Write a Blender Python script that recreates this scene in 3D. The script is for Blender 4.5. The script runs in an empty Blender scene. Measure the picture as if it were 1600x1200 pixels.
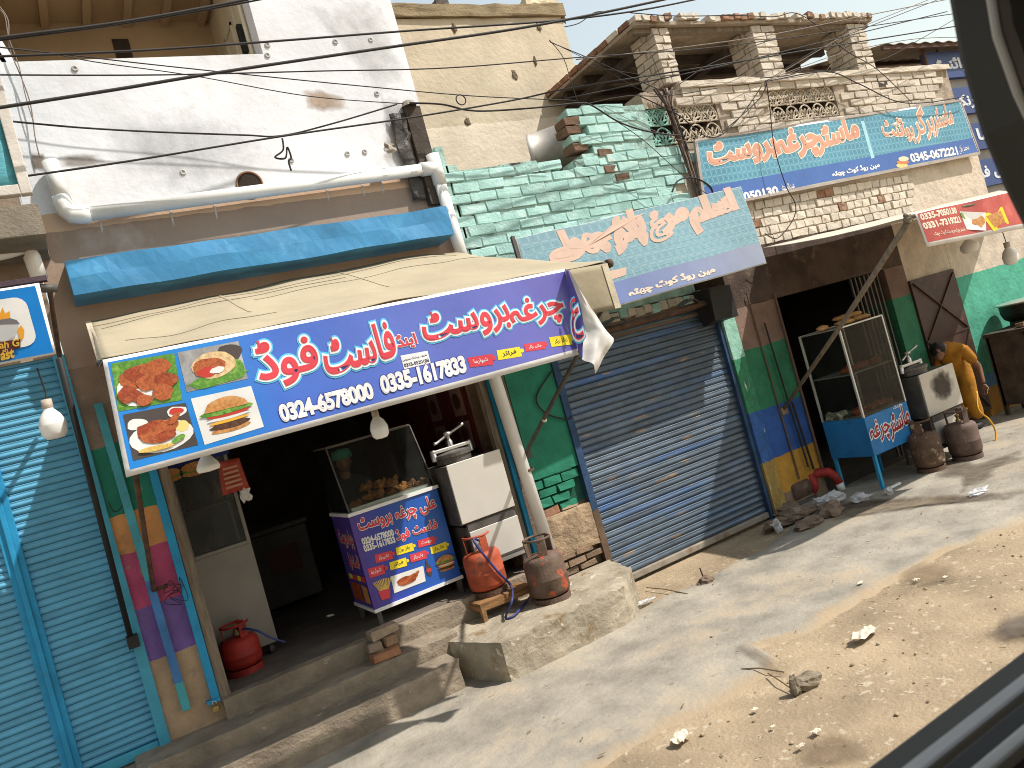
import bpy, bmesh, math, random, unicodedata
from mathutils import Vector, Matrix, noise
random.seed(7)
sc = bpy.context.scene
COL = sc.collection
V = Vector

# ---------------------------------------------------------------- camera
F, ROLL, YAW, CAMH = 1230.0, math.radians(15.5), math.radians(28.8), 2.3
CAM = V((0, 0, CAMH))
cr, sr = math.cos(ROLL), math.sin(ROLL)
R0 = V((math.cos(YAW), -math.sin(YAW), 0)); F0 = V((math.sin(YAW), math.cos(YAW), 0)); U0 = V((0, 0, 1))
cam = bpy.data.objects.new('camera', bpy.data.cameras.new('camera'))
COL.objects.link(cam)
cx, cy, cz = cr * R0 - sr * U0, sr * R0 + cr * U0, -F0
cam.matrix_world = Matrix(((cx.x, cy.x, cz.x, 0), (cx.y, cy.y, cz.y, 0), (cx.z, cy.z, cz.z, CAMH), (0, 0, 0, 1)))
cam.data.sensor_width = 36; cam.data.lens = 36 * F / 1600
cam.data.clip_start = 0.05; cam.data.clip_end = 3000
cam.data.dof.use_dof = True; cam.data.dof.focus_distance = 7.5; cam.data.dof.aperture_fstop = 7.5
sc.camera = cam
sc.cycles.filter_width = 1.0

# ---------------------------------------------------------------- light
SUN = V((0.60, -0.50, 1.0)).normalized()          # towards the sun
w = bpy.data.worlds.new('World'); sc.world = w; w.use_nodes = True
nt = w.node_tree; bg = nt.nodes['Background']
sky = nt.nodes.new('ShaderNodeTexSky'); sky.sky_type = 'NISHITA'; sky.sun_disc = False
sky.sun_elevation = math.asin(SUN.z); sky.sun_rotation = math.atan2(SUN.x, SUN.y)
sky.air_density = 2.3; sky.dust_density = 1.0; sky.ozone_density = 1.0
hs = nt.nodes.new('ShaderNodeHueSaturation'); hs.inputs['Saturation'].default_value = 0.55
nt.links.new(sky.outputs[0], hs.inputs['Color']); nt.links.new(hs.outputs[0], bg.inputs[0]); bg.inputs[1].default_value = 0.13
sl = bpy.data.lights.new('sun', 'SUN'); sl.energy = 4.6; sl.angle = math.radians(0.7); sl.color = (1, 0.955, 0.90)
so = bpy.data.objects.new('sun', sl); COL.objects.link(so); so.rotation_euler = SUN.to_track_quat('Z', 'Y').to_euler()
so.location = (6, -8, 14)
sc.view_settings.view_transform = 'Standard'; sc.view_settings.look = 'None'
sc.view_settings.gamma = 1.0; sc.view_settings.exposure = 0.42; sc.view_settings.use_curve_mapping = False

# ---------------------------------------------------------------- pixel -> direction (1600 x 1200 photograph)
def ray(x, y):
    u = (x - 800) / F; v = -(y - 600) / F
    return (cr * u + sr * v) * R0 + F0 + (-sr * u + cr * v) * U0
def PY(x, y, Y): r = ray(x, y); return CAM + r * (Y / r.y)
def PZ(x, y, z): r = ray(x, y); return CAM + r * ((z - CAMH) / r.z)
def PX(x, y, X): r = ray(x, y); return CAM + r * (X / r.x)

# ---------------------------------------------------------------- object helpers
WLOC = {}
def thing(name, label, cat, loc=(0, 0, 0), group=None):
    o = bpy.data.objects.new(name, None); COL.objects.link(o); o.location = V(loc); WLOC[o.name] = V(loc)
    o.empty_display_size = 0.1
    o['label'] = label; o['category'] = cat
    if group: o['group'] = group
    return o
def tag(o, label=None, cat=None, group=None, kind=None):
    if label: o['label'] = label
    if cat: o['category'] = cat
    if group: o['group'] = group
    if kind: o['kind'] = kind
    return o
def link_mesh(name, me, m, parent, loc, smooth=False, bevel=0, sub=0):
    o = bpy.data.objects.new(name, me); COL.objects.link(o)
    pl = WLOC[parent.name] if parent else V((0, 0, 0))
    o.parent = parent; o.location = V(loc) - pl; WLOC[o.name] = V(loc)
    for mm in (m if isinstance(m, (list, tuple)) else [m]):
        if mm: me.materials.append(mm)
    if smooth: me.polygons.foreach_set('use_smooth', [True] * len(me.polygons))
    if sub:
        s = o.modifiers.new('sub', 'SUBSURF'); s.levels = sub; s.render_levels = sub
    if bevel:
        b = o.modifiers.new('bev', 'BEVEL'); b.width = bevel; b.segments = 2; b.limit_method = 'ANGLE'
    return o

class MB:
    def __init__(s): s.v = []; s.f = []; s.mi = []
    def add(s, vs, fs, mi=0):
        n = len(s.v); s.v += [V(p) for p in vs]; s.f += [tuple(i + n for i in f) for f in fs]; s.mi += [mi] * len(fs); return s
    def box(s, x0, x1, y0, y1, z0, z1, mi=0):
        return s.hexa([(x0, y0, z0), (x1, y0, z0), (x1, y1, z0), (x0, y1, z0), (x0, y0, z1), (x1, y0, z1), (x1, y1, z1), (x0, y1, z1)], mi)
    def hexa(s, p, mi=0):
        return s.add(p, [(0, 3, 2, 1), (4, 5, 6, 7), (0, 1, 5, 4), (1, 2, 6, 5), (2, 3, 7, 6), (3, 0, 4, 7)], mi)
    def quad(s, a, b, c, d, mi=0): return s.add([a, b, c, d], [(0, 1, 2, 3)], mi)
    def slab(s, pts, ext, mi=0):                   # polygon extruded by a vector
        n = len(pts); e = V(ext); p = [V(q) for q in pts]
        fs = [tuple(range(n)), tuple(range(2 * n - 1, n - 1, -1))] + [((i + 1) % n, i, i + n, (i + 1) % n + n) for i in range(n)]
        return s.add(p + [q + e for q in p], fs, mi)
    def beam(s, a, b, wd, hg, up=(0, 0, 1), mi=0):
        a, b = V(a), V(b); d = (b - a).normalized(); sd = d.cross(V(up))
        if sd.length < 1e-4: sd = d.cross(V((0, 1, 0)))
        sd.normalize(); u = sd.cross(d)
        sd *= wd / 2; u *= hg / 2
        return s.hexa([a - sd - u, a + sd - u, a + sd + u, a - sd + u, b - sd - u, b + sd - u, b + sd + u, b - sd + u], mi)
    def tube(s, pts, r, n=8, cap=True, mi=0):
        P = [V(p) for p in pts]; k = len(P); rs = r if isinstance(r, (list, tuple)) else [r] * k
        base = len(s.v); pu = None
        for i, p in enumerate(P):
            d = (P[min(i + 1, k - 1)] - P[max(i - 1, 0)]).normalized()
            if pu is None:
                pu = d.cross(V((0, 0, 1)));
                if pu.length < 1e-3: pu = d.cross(V((0, 1, 0)))
            pu = (pu - d * pu.dot(d)).normalized(); q = d.cross(pu)
            for j in range(n):
                a = 2 * math.pi * j / n; s.v.append(p + (pu * math.cos(a) + q * math.sin(a)) * rs[i])
        for i in range(k - 1):
            for j in range(n):
                a = base + i * n + j; b = base + i * n + (j + 1) % n
                s.f.append((a, b, b + n, a + n)); s.mi.append(mi)
        if cap:
            s.f.append(tuple(base + j for j in range(n - 1, -1, -1))); s.f.append(tuple(base + (k - 1) * n + j for j in range(n))); s.mi += [mi, mi]
        return s
    def lathe(s, c, prof, n=24, axis=(0, 0, 1), mi=0):
        ax = V(axis).normalized(); a0 = ax.cross(V((0, 0, 1)))
        if a0.length < 1e-3: a0 = V((1, 0, 0))
        a0.normalize(); a1 = ax.cross(a0); base = len(s.v); c = V(c)
        for r, z in prof:
            for j in range(n):
                t = 2 * math.pi * j / n; s.v.append(c + ax * z + (a0 * math.cos(t) + a1 * math.sin(t)) * r)
        for i in range(len(prof) - 1):
            for j in range(n):
                a = base + i * n + j; b = base + i * n + (j + 1) % n; s.f.append((a, b, b + n, a + n)); s.mi.append(mi)
        return s
    def ball(s, c, rx, ry=None, rz=None, n=12, m=8, jit=0, mi=0):
        ry = ry or rx; rz = rz or rx; base = len(s.v); c = V(c); ph = random.random() * 50
        for i in range(m + 1):
            t = math.pi * i / m
            for j in range(n):
                a = 2 * math.pi * j / n
                d = V((math.sin(t) * math.cos(a), math.sin(t) * math.sin(a), math.cos(t)))
                k = 1 + jit * noise.noise(d * 1.7 + V((ph, 0, 0)))
                s.v.append(c + V((d.x * rx, d.y * ry, d.z * rz)) * k)
        for i in range(m):
            for j in range(n):
                a = base + i * n + j; b = base + i * n + (j + 1) % n; s.f.append((a, a + n, b + n, b)); s.mi.append(mi)
        return s
    def sheet(s, fn, nu, nv, mi=0):                # fn(u,v) -> point
        base = len(s.v)
        for j in range(nv + 1):
            for i in range(nu + 1): s.v.append(V(fn(i / nu, j / nv)))
        for j in range(nv):
            for i in range(nu):
                a = base + j * (nu + 1) + i; s.f.append((a, a + 1, a + nu + 2, a + nu + 1)); s.mi.append(mi)
        return s
    def jitter(s, k):
        for i, p in enumerate(s.v): s.v[i] = p + V((random.uniform(-k, k), random.uniform(-k, k), random.uniform(-k, k)))
        return s
    def build(s, name, m, parent=None, smooth=False, bevel=0, sub=0, solid=0):
        me = bpy.data.meshes.new(name); lo = V((min(p.x for p in s.v), min(p.y for p in s.v), min(p.z for p in s.v)))
        hi = V((max(p.x for p in s.v), max(p.y for p in s.v), max(p.z for p in s.v))); c = V(((lo.x + hi.x) / 2, (lo.y + hi.y) / 2, lo.z))
        me.from_pydata([p - c for p in s.v], [], s.f); me.update()
        if any(s.mi): me.polygons.foreach_set('material_index', s.mi)
        bm = bmesh.new(); bm.from_mesh(me); bmesh.ops.remove_doubles(bm, verts=bm.verts, dist=1e-5) if not solid else None
        if not getattr(s, 'keepn', False): bmesh.ops.recalc_face_normals(bm, faces=bm.faces)
        bm.to_mesh(me); bm.free()
        o = link_mesh(name, me, m, parent, c, smooth, bevel, sub)
        if solid:
            q = o.modifiers.new('thick', 'SOLIDIFY'); q.thickness = solid; q.offset = 0
        return o
def flat(name, pts, m, parent): return MB().add(pts, [tuple(range(len(pts)))]).build(name, m, parent)

def copy_tree(o, parent=None, loc=None):
    c = o.copy(); COL.objects.link(c); c.parent = parent
    if loc is not None: c.location = loc
    for ch in o.children: copy_tree(ch, c)
    return c

# ---------------------------------------------------------------- materials
MATS = {}
def mat(name, col, rough=0.85, metal=0.0, var=0.18, vs=5.0, dirt=None, da=0.5, ds=2.5, de=0.12, bump=0.25, bs=45.0, rnd=0.0, spec=0.3,
        st=(1, 1, 1), bands=None, dst=(1, 1, 1), ao=0, dirt2=None, d2=(0.6, 9.0), coat=0):
    if name in MATS: return MATS[name]
    m = bpy.data.materials.new(name); MATS[name] = m; m.use_nodes = True
    t = m.node_tree; N = t.nodes; L = t.links; b = N['Principled BSDF']
    def nd(k, **kw):
        n = N.new(k)
        for a, c in kw.items(): setattr(n, a, c)
        return n
    g = nd('ShaderNodeNewGeometry'); pos = g.outputs['Position']
    oi = nd('ShaderNodeObjectInfo')
    if rnd:
        ad = nd('ShaderNodeVectorMath', operation='ADD'); sc_ = nd('ShaderNodeVectorMath', operation='SCALE')
        cb = nd('ShaderNodeCombineXYZ'); L.new(oi.outputs['Random'], cb.inputs[0]); sc_.inputs['Scale'].default_value = 13.0
        L.new(cb.outputs[0], sc_.inputs[0]); L.new(pos, ad.inputs[0]); L.new(sc_.outputs[0], ad.inputs[1]); pos = ad.outputs[0]
    def nz(scale, detail=4, stretch=(1, 1, 1), rough_=0.6):
        mp = nd('ShaderNodeVectorMath', operation='MULTIPLY'); mp.inputs[1].default_value = stretch; L.new(pos, mp.inputs[0])
        n = nd('ShaderNodeTexNoise'); n.inputs['Scale'].default_value = scale; n.inputs['Detail'].default_value = detail; n.inputs['Roughness'].default_value = rough_
        L.new(mp.outputs[0], n.inputs['Vector']); return n.outputs['Fac']
    def mix(fac, a, bcol, blend='MIX'):
        x = nd('ShaderNodeMix', data_type='RGBA', blend_type=blend)
        for sk, val in ((x.inputs[0], fac), (x.inputs[6], a), (x.inputs[7], bcol)):
            if hasattr(val, 'links') or hasattr(val, 'is_linked'): L.new(val, sk)
            elif isinstance(val, (int, float)): sk.default_value = val
            else: sk.default_value = (*val[:3], 1)
        return x.outputs[2]
    def ramp(fac, pts, interp='LINEAR'):
        r = nd('ShaderNodeValToRGB'); r.color_ramp.interpolation = interp; e = r.color_ramp.elements
        while len(e) < len(pts): e.new(0.5)
        for q, (p, c) in zip(e, pts): q.position = p; q.color = (*c[:3], 1) if not isinstance(c, (int, float)) else (c, c, c, 1)
        L.new(fac, r.inputs[0]); return r.outputs[0]
    base = col
    if bands:                                       # bands = (axis, lo, hi, wobble, [(value, colour), ...], interp)
        ax, lo, hi, wob, stops, itp = bands
        sp = nd('ShaderNodeSeparateXYZ'); L.new(pos, sp.inputs[0])
        n_ = nz(6, 5)
        ma = nd('ShaderNodeMath', operation='MULTIPLY_ADD'); L.new(n_, ma.inputs[0]); ma.inputs[1].default_value = wob
        L.new(sp.outputs[ax], ma.inputs[2])
        mr = nd('ShaderNodeMapRange'); mr.inputs[1].default_value = lo + wob / 2; mr.inputs[2].default_value = hi + wob / 2; L.new(ma.outputs[0], mr.inputs[0])
        base = ramp(mr.outputs[0], [((z - lo) / (hi - lo), c) for z, c in stops], itp)
    v1 = ramp(nz(vs, 6, st), [(0.34, 1 - var), (0.66, 1 + var * 0.6)])
    c = mix(1.0, base, v1, 'MULTIPLY')
    if rnd:
        rr = ramp(oi.outputs['Random'], [(0, 1 - rnd), (1, 1 + rnd * 0.6)]); c = mix(1.0, c, rr, 'MULTIPLY')
    if dirt:
        k = ramp(nz(ds, 7, dst, 0.65), [(0.5 - 0.0 + (0.5 - da) * 0.5, 0.0), (0.5 + (0.5 - da) * 0.5 + de, 1.0)]); c = mix(k, c, dirt)
    if dirt2:
        k = ramp(nz(d2[1], 5, dst, 0.6), [(d2[0], 0.0), (d2[0] + 0.05, 1.0)]); c = mix(k, c, dirt2)
    if hasattr(c, 'is_linked'): L.new(c, b.inputs['Base Color'])
    else: b.inputs['Base Color'].default_value = (*col, 1)
    b.inputs['Roughness'].default_value = rough; b.inputs['Metallic'].default_value = metal
    b.inputs['Specular IOR Level'].default_value = spec
    if coat: b.inputs['Coat Weight'].default_value = coat
    if bump:
        bn = nd('ShaderNodeBump'); bn.inputs['Strength'].default_value = bump; bn.inputs['Distance'].default_value = 0.02
        L.new(nz(bs, 6, st), bn.inputs['Height']); L.new(bn.outputs[0], b.inputs['Normal'])
    return m
def paint(name, col, rough=0.6, **k): k.setdefault('bump', 0); k.setdefault('var', 0.08); return mat(name, col, rough, **k)
def glass(name='glass', tint=(0.9, 0.95, 0.93), dust=0.06, gl=0.25):
    if name in MATS: return MATS[name]
    m = bpy.data.materials.new(name); MATS[name] = m; m.use_nodes = True; N = m.node_tree.nodes; L = m.node_tree.links
    N.remove(N['Principled BSDF']); out = N['Material Output']
    tr = N.new('ShaderNodeBsdfTransparent'); tr.inputs[0].default_value = (*tint, 1)
    gb = N.new('ShaderNodeBsdfGlossy'); gb.inputs['Roughness'].default_value = 0.03; gb.inputs[0].default_value = (0.45, 0.45, 0.45, 1)
    df = N.new('ShaderNodeBsdfDiffuse'); df.inputs[0].default_value = (0.5, 0.48, 0.44, 1)
    lw = N.new('ShaderNodeLayerWeight'); lw.inputs[0].default_value = gl
    a = N.new('ShaderNodeMixShader'); b = N.new('ShaderNodeMixShader')
    L.new(lw.outputs['Fresnel'], a.inputs[0]); L.new(tr.outputs[0], a.inputs[1]); L.new(gb.outputs[0], a.inputs[2])
    nz = N.new('ShaderNodeTexNoise'); nz.inputs['Scale'].default_value = 6; nz.inputs['Detail'].default_value = 6
    mu = N.new('ShaderNodeMath'); mu.operation = 'MULTIPLY'; mu.inputs[1].default_value = dust * 2; L.new(nz.outputs[0], mu.inputs[0])
    L.new(mu.outputs[0], b.inputs[0]); L.new(a.outputs[0], b.inputs[1]); L.new(df.outputs[0], b.inputs[2]); L.new(b.outputs[0], out.inputs[0])
    return m
def sp(name, col, scale=9, c2=None, rough=0.5):     # printed picture: two colours in patches
    return mat(name, col, rough, var=0.35, vs=scale * 3, dirt=c2, da=0.5, ds=scale, de=0.25, bump=0)

def fade(name, col, rough=0.7, scale=9.0, k=0.9):     # a stain: its own colour, or painted shade; edge broken up by noise
    if name in MATS: return MATS[name]
    m = mat(name, col, rough, var=0.25, vs=6, bump=0.2); t = m.node_tree; N = t.nodes; L = t.links; b = N['Principled BSDF']
    at = N.new('ShaderNodeAttribute'); at.attribute_name = 'soft'; nz = N.new('ShaderNodeTexNoise'); nz.inputs['Scale'].default_value = scale; nz.inputs['Detail'].default_value = 6
    g = N.new('ShaderNodeNewGeometry'); L.new(g.outputs['Position'], nz.inputs['Vector'])
    ad = N.new('ShaderNodeMath'); ad.operation = 'ADD'; L.new(at.outputs['Fac'], ad.inputs[0]); L.new(nz.outputs[0], ad.inputs[1])
    mr = N.new('ShaderNodeMapRange'); mr.inputs[1].default_value = 0.55; mr.inputs[2].default_value = 1.3; mr.inputs[4].default_value = k; L.new(ad.outputs[0], mr.inputs[0]); L.new(mr.outputs[0], b.inputs['Alpha'])
    return m
def soft_patch(name, pts, m, parent=None):
    n = len(pts); c = sum((V(p) for p in pts), V()) / n; mb = MB(); vs = [V(p) for p in pts] + [c.lerp(V(p), .45) for p in pts] + [c]
    mb.add(vs, [(i, (i + 1) % n, n + (i + 1) % n, n + i) for i in range(n)] + [(n + i, n + (i + 1) % n, 2 * n) for i in range(n)])
    o = mb.build(name, m, parent); a = o.data.attributes.new('soft', 'FLOAT', 'POINT')
    cc = o.location + (WLOC[parent.name] if parent else V())
    for i, v in enumerate(o.data.vertices):
        d = min((v.co + cc - p).length for p in vs[:n]); a.data[i].value = 0.0 if d < 1e-4 else 0.75
    return o

# ---------------------------------------------------------------- lettering
FORMS = {}
for cp in list(range(0xFB50, 0xFE00)) + list(range(0xFE70, 0xFEFD)):
    d_ = unicodedata.decomposition(chr(cp)).split()
    if len(d_) == 2 and d_[0] in ('<isolated>', '<initial>', '<medial>', '<final>'): FORMS[(chr(int(d_[1], 16)), d_[0][1:-1])] = chr(cp)
def shape(s):
    out = []
    for wd in s.split(' '):
        cs = []; i = 0
        while i < len(wd):
            if wd[i:i + 2] == 'لا': cs.append('LA'); i += 2
            else: cs.append(wd[i]); i += 1
        dual = lambda c: c != 'LA' and (c, 'initial') in FORMS
        can = lambda c: c == 'LA' or (c, 'final') in FORMS
        r = []
        for i, c in enumerate(cs):
            prev = i > 0 and dual(cs[i - 1]) and can(c); nxt = i + 1 < len(cs) and dual(c) and can(cs[i + 1])
            f = 'medial' if prev and nxt else 'final' if prev else 'initial' if nxt else 'isolated'
            if c == 'LA': r.append('\ufefc' if prev else '\ufefb')
            else: r.append(FORMS.get((c, f), c))
        out.append(''.join(r))
    return ' '.join(out)[::-1]
TCACHE = {}
def glyphs(body, fat=0.0, space=1.0):
    key = (body, fat, space)
    if key in TCACHE: return TCACHE[key]
    urdu = any(ord(c) > 0x600 for c in body)
    cu = bpy.data.curves.new('txt', 'FONT'); cu.body = shape(body) if urdu else body; cu.size = 1.0
    cu.bevel_depth = max(fat, 0.001); cu.bevel_resolution = 1; cu.resolution_u = 4; cu.space_character = space
    o = bpy.data.objects.new('txt', cu); COL.objects.link(o); bpy.context.view_layer.update()
    me = o.evaluated_get(bpy.context.evaluated_depsgraph_get()).to_mesh()
    vs = [tuple(v.co) for v in me.vertices]; fs = [tuple(p.vertices) for p in me.polygons]
    par = list(range(len(vs)))
    def find(a):
        while par[a] != a: par[a] = par[par[a]]; a = par[a]
        return a
    for f in fs:
        for q in f[1:]: par[find(q)] = find(f[0])
    ids = {}; isl = [ids.setdefault(find(i), len(ids)) for i in range(len(vs))]
    bpy.data.objects.remove(o); bpy.data.curves.remove(cu)
    zm = max(abs(v[2]) for v in vs) or 1
    TCACHE[key] = ([(v[0], v[1], v[2] / zm) for v in vs], fs, isl)
    return TCACHE[key]
class Sheet:                                        # a printed surface: plane through three points, with a bulge
    def __init__(s, o, u, v, disp=None):
        s.o = V(o); s.u = V(u).normalized(); vv = V(v); s.v = (vv - s.u * vv.dot(s.u)).normalized(); s.n = s.u.cross(s.v).normalized()
        s.disp = disp or (lambda a, b: 0.0); s.h0 = 0.004
    def uv(s, px):
        r = ray(*px); t = (s.o - CAM).dot(s.n) / r.dot(s.n); p = CAM + r * t - s.o; return (p.dot(s.u), p.dot(s.v))
    def p(s, a, b, h=0.0): return s.o + s.u * a + s.v * b + s.n * (s.disp(a, b) + h)
    def poly(s, name, pxs, m, parent, h=0.003, uvs=None):
        q = uvs or [s.uv(p) for p in pxs]; mb = MB()
        c = (sum(a for a, b in q) / len(q), sum(b for a, b in q) / len(q))
        mb.add([s.p(a, b, h) for a, b in q] + [s.p(*c, h)], [(i, (i + 1) % len(q), len(q)) for i in range(len(q))])
        return mb.build(name, m, parent)
    def grid(s, name, q, m, parent, nu=20, nv=8, h=0.0, solid=0):   # q = four (u,v): bl, br, tr, tl
        def fn(i, j):
            a = [q[0][k] * (1 - i) + q[1][k] * i for k in (0, 1)]; b = [q[3][k] * (1 - i) + q[2][k] * i for k in (0, 1)]
            return s.p(a[0] * (1 - j) + b[0] * j, a[1] * (1 - j) + b[1] * j, h)
        return MB().sheet(fn, nu, nv).build(name, m, parent, smooth=True, solid=solid)
    def text(s, name, body, bl, br, tl, layers, parent, space=1.0, uvs=None):
        # bl, br, tl: pixels of the box that the lettering fills; layers: [(fatness, material)] from the back to the front
        q = uvs or [s.uv(bl), s.uv(br), s.uv(tl)]
        b0 = glyphs(body, 0.0, space)[0]
        x0, x1 = min(v[0] for v in b0), max(v[0] for v in b0); y0, y1 = min(v[1] for v in b0), max(v[1] for v in b0)
        res = []
        for li, (fat, m) in enumerate(layers):
            vs, fs, isl = glyphs(body, fat, space); mb = MB(); mb.keepn = True; pts = []
            for (x, y, z), k in zip(vs, isl):
                a = (x - x0) / (x1 - x0); b = (y - y0) / (y1 - y0)
                uu = q[0][0] + a * (q[1][0] - q[0][0]) + b * (q[2][0] - q[0][0]); vv = q[0][1] + a * (q[1][1] - q[0][1]) + b * (q[2][1] - q[0][1])
                pts.append(s.p(uu, vv, s.h0 + li * 0.0024 + z * 0.0003 + (k % 3) * 0.0006))
            mb.add(pts, fs); res.append(mb.build(name if li == len(layers) - 1 else 'lettering_outline', m, parent))
        return res
# ================================================================ setting: ground
FY = 6.77                                           # plane of the shop fronts
def proj(p):
    d = V(p) - CAM; f = d.dot(F0); r = d.dot(R0) / f; u = d.z / f
    return (800 + (cr * r - sr * u) * F, 600 - (sr * r + cr * u) * F)
dirt = mat('dry dirt', (0.325, 0.245, 0.155), 0.95, var=0.3, vs=1.4, dirt=(0.29, 0.21, 0.13), da=0.40, ds=2.2, de=0.3, dirt2=(0.42, 0.345, 0.24), d2=(0.60, 16), bump=0.7, bs=38)
conc = mat('dusty concrete', (0.305, 0.27, 0.215), 0.9, var=0.32, vs=2.2, dirt=(0.36, 0.265, 0.165), da=0.42, ds=1.1, de=0.25, dirt2=(0.22, 0.18, 0.13), d2=(0.645, 5), bump=0.55, bs=25)
def gz(x, y): return 0.016 * noise.noise(V((x * 0.9, y * 0.9, 3))) + 0.007 * noise.noise(V((x * 4, y * 4, 9)))
xs = [-900, -200, -60, -20, -8, -4] + [-2 + 0.14 * i for i in range(115)] + [15, 18, 25, 60, 200, 900]
ys = [-900, -200, -60, -20, -6, 0] + [1.0 + 0.12 * i for i in range(50)] + [7.5, 9, 14, 30, 100, 900]
g = MB(); nx = len(xs)
for y in ys:
    for x in xs: g.v.append(V((x, y, -0.016 + (gz(x, y) if -2 < x < 14 and 1 < y < 7 else 0))))
for j in range(len(ys) - 1):
    for i in range(nx - 1): a = j * nx + i; g.f.append((a, a + 1, a + nx + 1, a + nx)); g.mi.append(0)
tag(g.build('ground', dirt, smooth=True), kind='structure')
edge = [(980, 1168), (1060, 1128), (1150, 1081), (1190, 1056), (1228, 1030), (1205, 1020), (1174, 1011), (1225, 1000), (1267, 984), (1340, 938), (1402, 903), (1484, 860), (1545, 836), (1600, 815)]
lowpts = [PZ(x, y, 0.012) for x, y in edge]
lp = [V((-3.5, 3.9, 0)), V((0.6, 3.95, 0)), V((1.6, 4.05, 0))] + lowpts + [V((16, 4.2, 0))]
def edge_y(x):
    for a, b in zip(lp, lp[1:]):
        if a.x <= x <= b.x or b.x <= x <= a.x: return a.y + (b.y - a.y) * (x - a.x) / (b.x - a.x + 1e-9) + 0.03 * noise.noise(V((x * 7, 1, 1)))
    return 4.2
ap = MB(); px_ = [-3.5 + 0.09 * i for i in range(212)]; nv = 26
for x in px_:
    y0 = edge_y(x); y1 = 6.9 if not 3.75 < x < 7.0 else 6.05 + 0.12 * noise.noise(V((x * 2, 4, 4))) + max(0, (x - 5.6) * 0.35)
    for j in range(nv + 1):
        t = j / nv; y = y0 + (y1 - y0) * t
        z = 0.012 + 0.006 * noise.noise(V((x * 1.5, y * 1.5, 5))) - (0.035 if j in (0, nv) else 0)
        ap.v.append(V((x, y, z)))
for i in range(len(px_) - 1):
    for j in range(nv): a = i * (nv + 1) + j; ap.f.append((a, a + nv + 1, a + nv + 2, a + 1)); ap.mi.append(0)
pv = tag(ap.build('pavement', conc, smooth=True), kind='structure')
at = pv.data.attributes.new('drift', 'FLOAT', 'POINT')          # loose earth drifted over the broken edge
for v in pv.data.vertices:
    q = v.co + pv.location; at.data[v.index].value = max(0.0, 1 - (q.y - edge_y(q.x)) / .28)
t_ = conc.node_tree; b_ = t_.nodes['Principled BSDF']; src = b_.inputs['Base Color'].links[0].from_socket
a_ = t_.nodes.new('ShaderNodeAttribute'); a_.attribute_name = 'drift'; n_ = t_.nodes.new('ShaderNodeTexNoise'); n_.inputs['Scale'].default_value = 3.5; n_.inputs['Detail'].default_value = 8
g_ = t_.nodes.new('ShaderNodeNewGeometry'); t_.links.new(g_.outputs['Position'], n_.inputs['Vector'])
s_ = t_.nodes.new('ShaderNodeMath'); s_.operation = 'ADD'; t_.links.new(a_.outputs['Fac'], s_.inputs[0]); t_.links.new(n_.outputs[0], s_.inputs[1])
m_ = t_.nodes.new('ShaderNodeMapRange'); m_.inputs[1].default_value = 1.0; m_.inputs[2].default_value = 1.35; t_.links.new(s_.outputs[0], m_.inputs[0])
x_ = t_.nodes.new('ShaderNodeMix'); x_.data_type = 'RGBA'; t_.links.new(m_.outputs[0], x_.inputs[0]); t_.links.new(src, x_.inputs[6]); x_.inputs[7].default_value = (.325, .245, .155, 1)
t_.links.new(x_.outputs[2], b_.inputs['Base Color'])
# loose stones on the dirt
st = MB()
for i in range(650):
    x, y = random.uniform(2.0, 9.5), random.uniform(1.8, 5.9)
    if y > edge_y(x) - 0.02 and random.random() < 0.85: continue
    r = random.choice([0.003, 0.004, 0.005, 0.006, 0.008, 0.012]) * random.uniform(0.7, 1.2)
    st.ball((x, y, -0.012 + gz(x, y) + r * 0.3 + (0.02 if y > edge_y(x) else 0)), r * 1.3, r, r * 0.7, 6, 4, 0.6)
tag(st.build('gravel', mat('pebble', (0.33, 0.255, 0.165), 0.95, var=0.3, vs=20)), 'small pale pebbles and crumbs of earth scattered on the dirt', 'gravel', kind='stuff')
# straw, leaf bits and splinters trodden into the earth
sw_ = MB(); random.seed(21)
for i in range(240):
    x, y = random.uniform(2.0, 10), random.uniform(2.0, 6.2); z = -0.012 + gz(x, y) + .006 if y < edge_y(x) else .022
    if y > edge_y(x) and random.random() < .6: continue
    a = random.uniform(0, 3.14); l = random.uniform(.01, .05); wd = random.choice([.0012, .002, .004]); d = V((math.cos(a), math.sin(a), random.uniform(-.1, .2))); n = V((-d.y, d.x, 0)) * wd; p = V((x, y, z))
    sw_.hexa([p - n, p + n, p + n + d * l, p - n + d * l, p - n + V((0, 0, .003)), p + n + V((0, 0, .003)), p + n + d * l + V((0, 0, .003)), p - n + d * l + V((0, 0, .003))])
tag(sw_.build('straw_litter', mat('straw', (.24, .175, .10), .9, var=.4, vs=15)), 'bits of straw and dry splinters strewn over the earth and pavement', 'litter', kind='stuff')
# damp streaks, stains and one painted shadow on the ground
def stain_or_shadow(pxs, col, nm='damp_stain', z=0.024, k=.85):
    o = soft_patch(nm, [PZ(x, y, z) for x, y in pxs], fade('%s %.3f' % (nm, col[0]), col, .75, 9, k)); tag(o, kind='structure')
stain_or_shadow([(1225, 800), (1300, 783), (1400, 775), (1500, 770), (1620, 764), (1620, 776), (1500, 786), (1400, 794), (1300, 802), (1240, 816)], (.10, .07, .045), 'mud_streak')
stain_or_shadow([(1440, 722), (1490, 715), (1530, 722), (1600, 700), (1610, 716), (1560, 730), (1556, 748), (1530, 760), (1500, 770), (1498, 748), (1460, 746)], (.15, .12, .085))
stain_or_shadow([(1270, 805), (1370, 785), (1500, 768), (1510, 782), (1400, 798), (1290, 815)], (.22, .175, .12), 'damp_stain', .026)
stain_or_shadow([(1240, 1160), (1300, 1140), (1360, 1150), (1370, 1185), (1300, 1200), (1245, 1195)], (.20, .14, .085), 'earth_stain', .006, .55)
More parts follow.
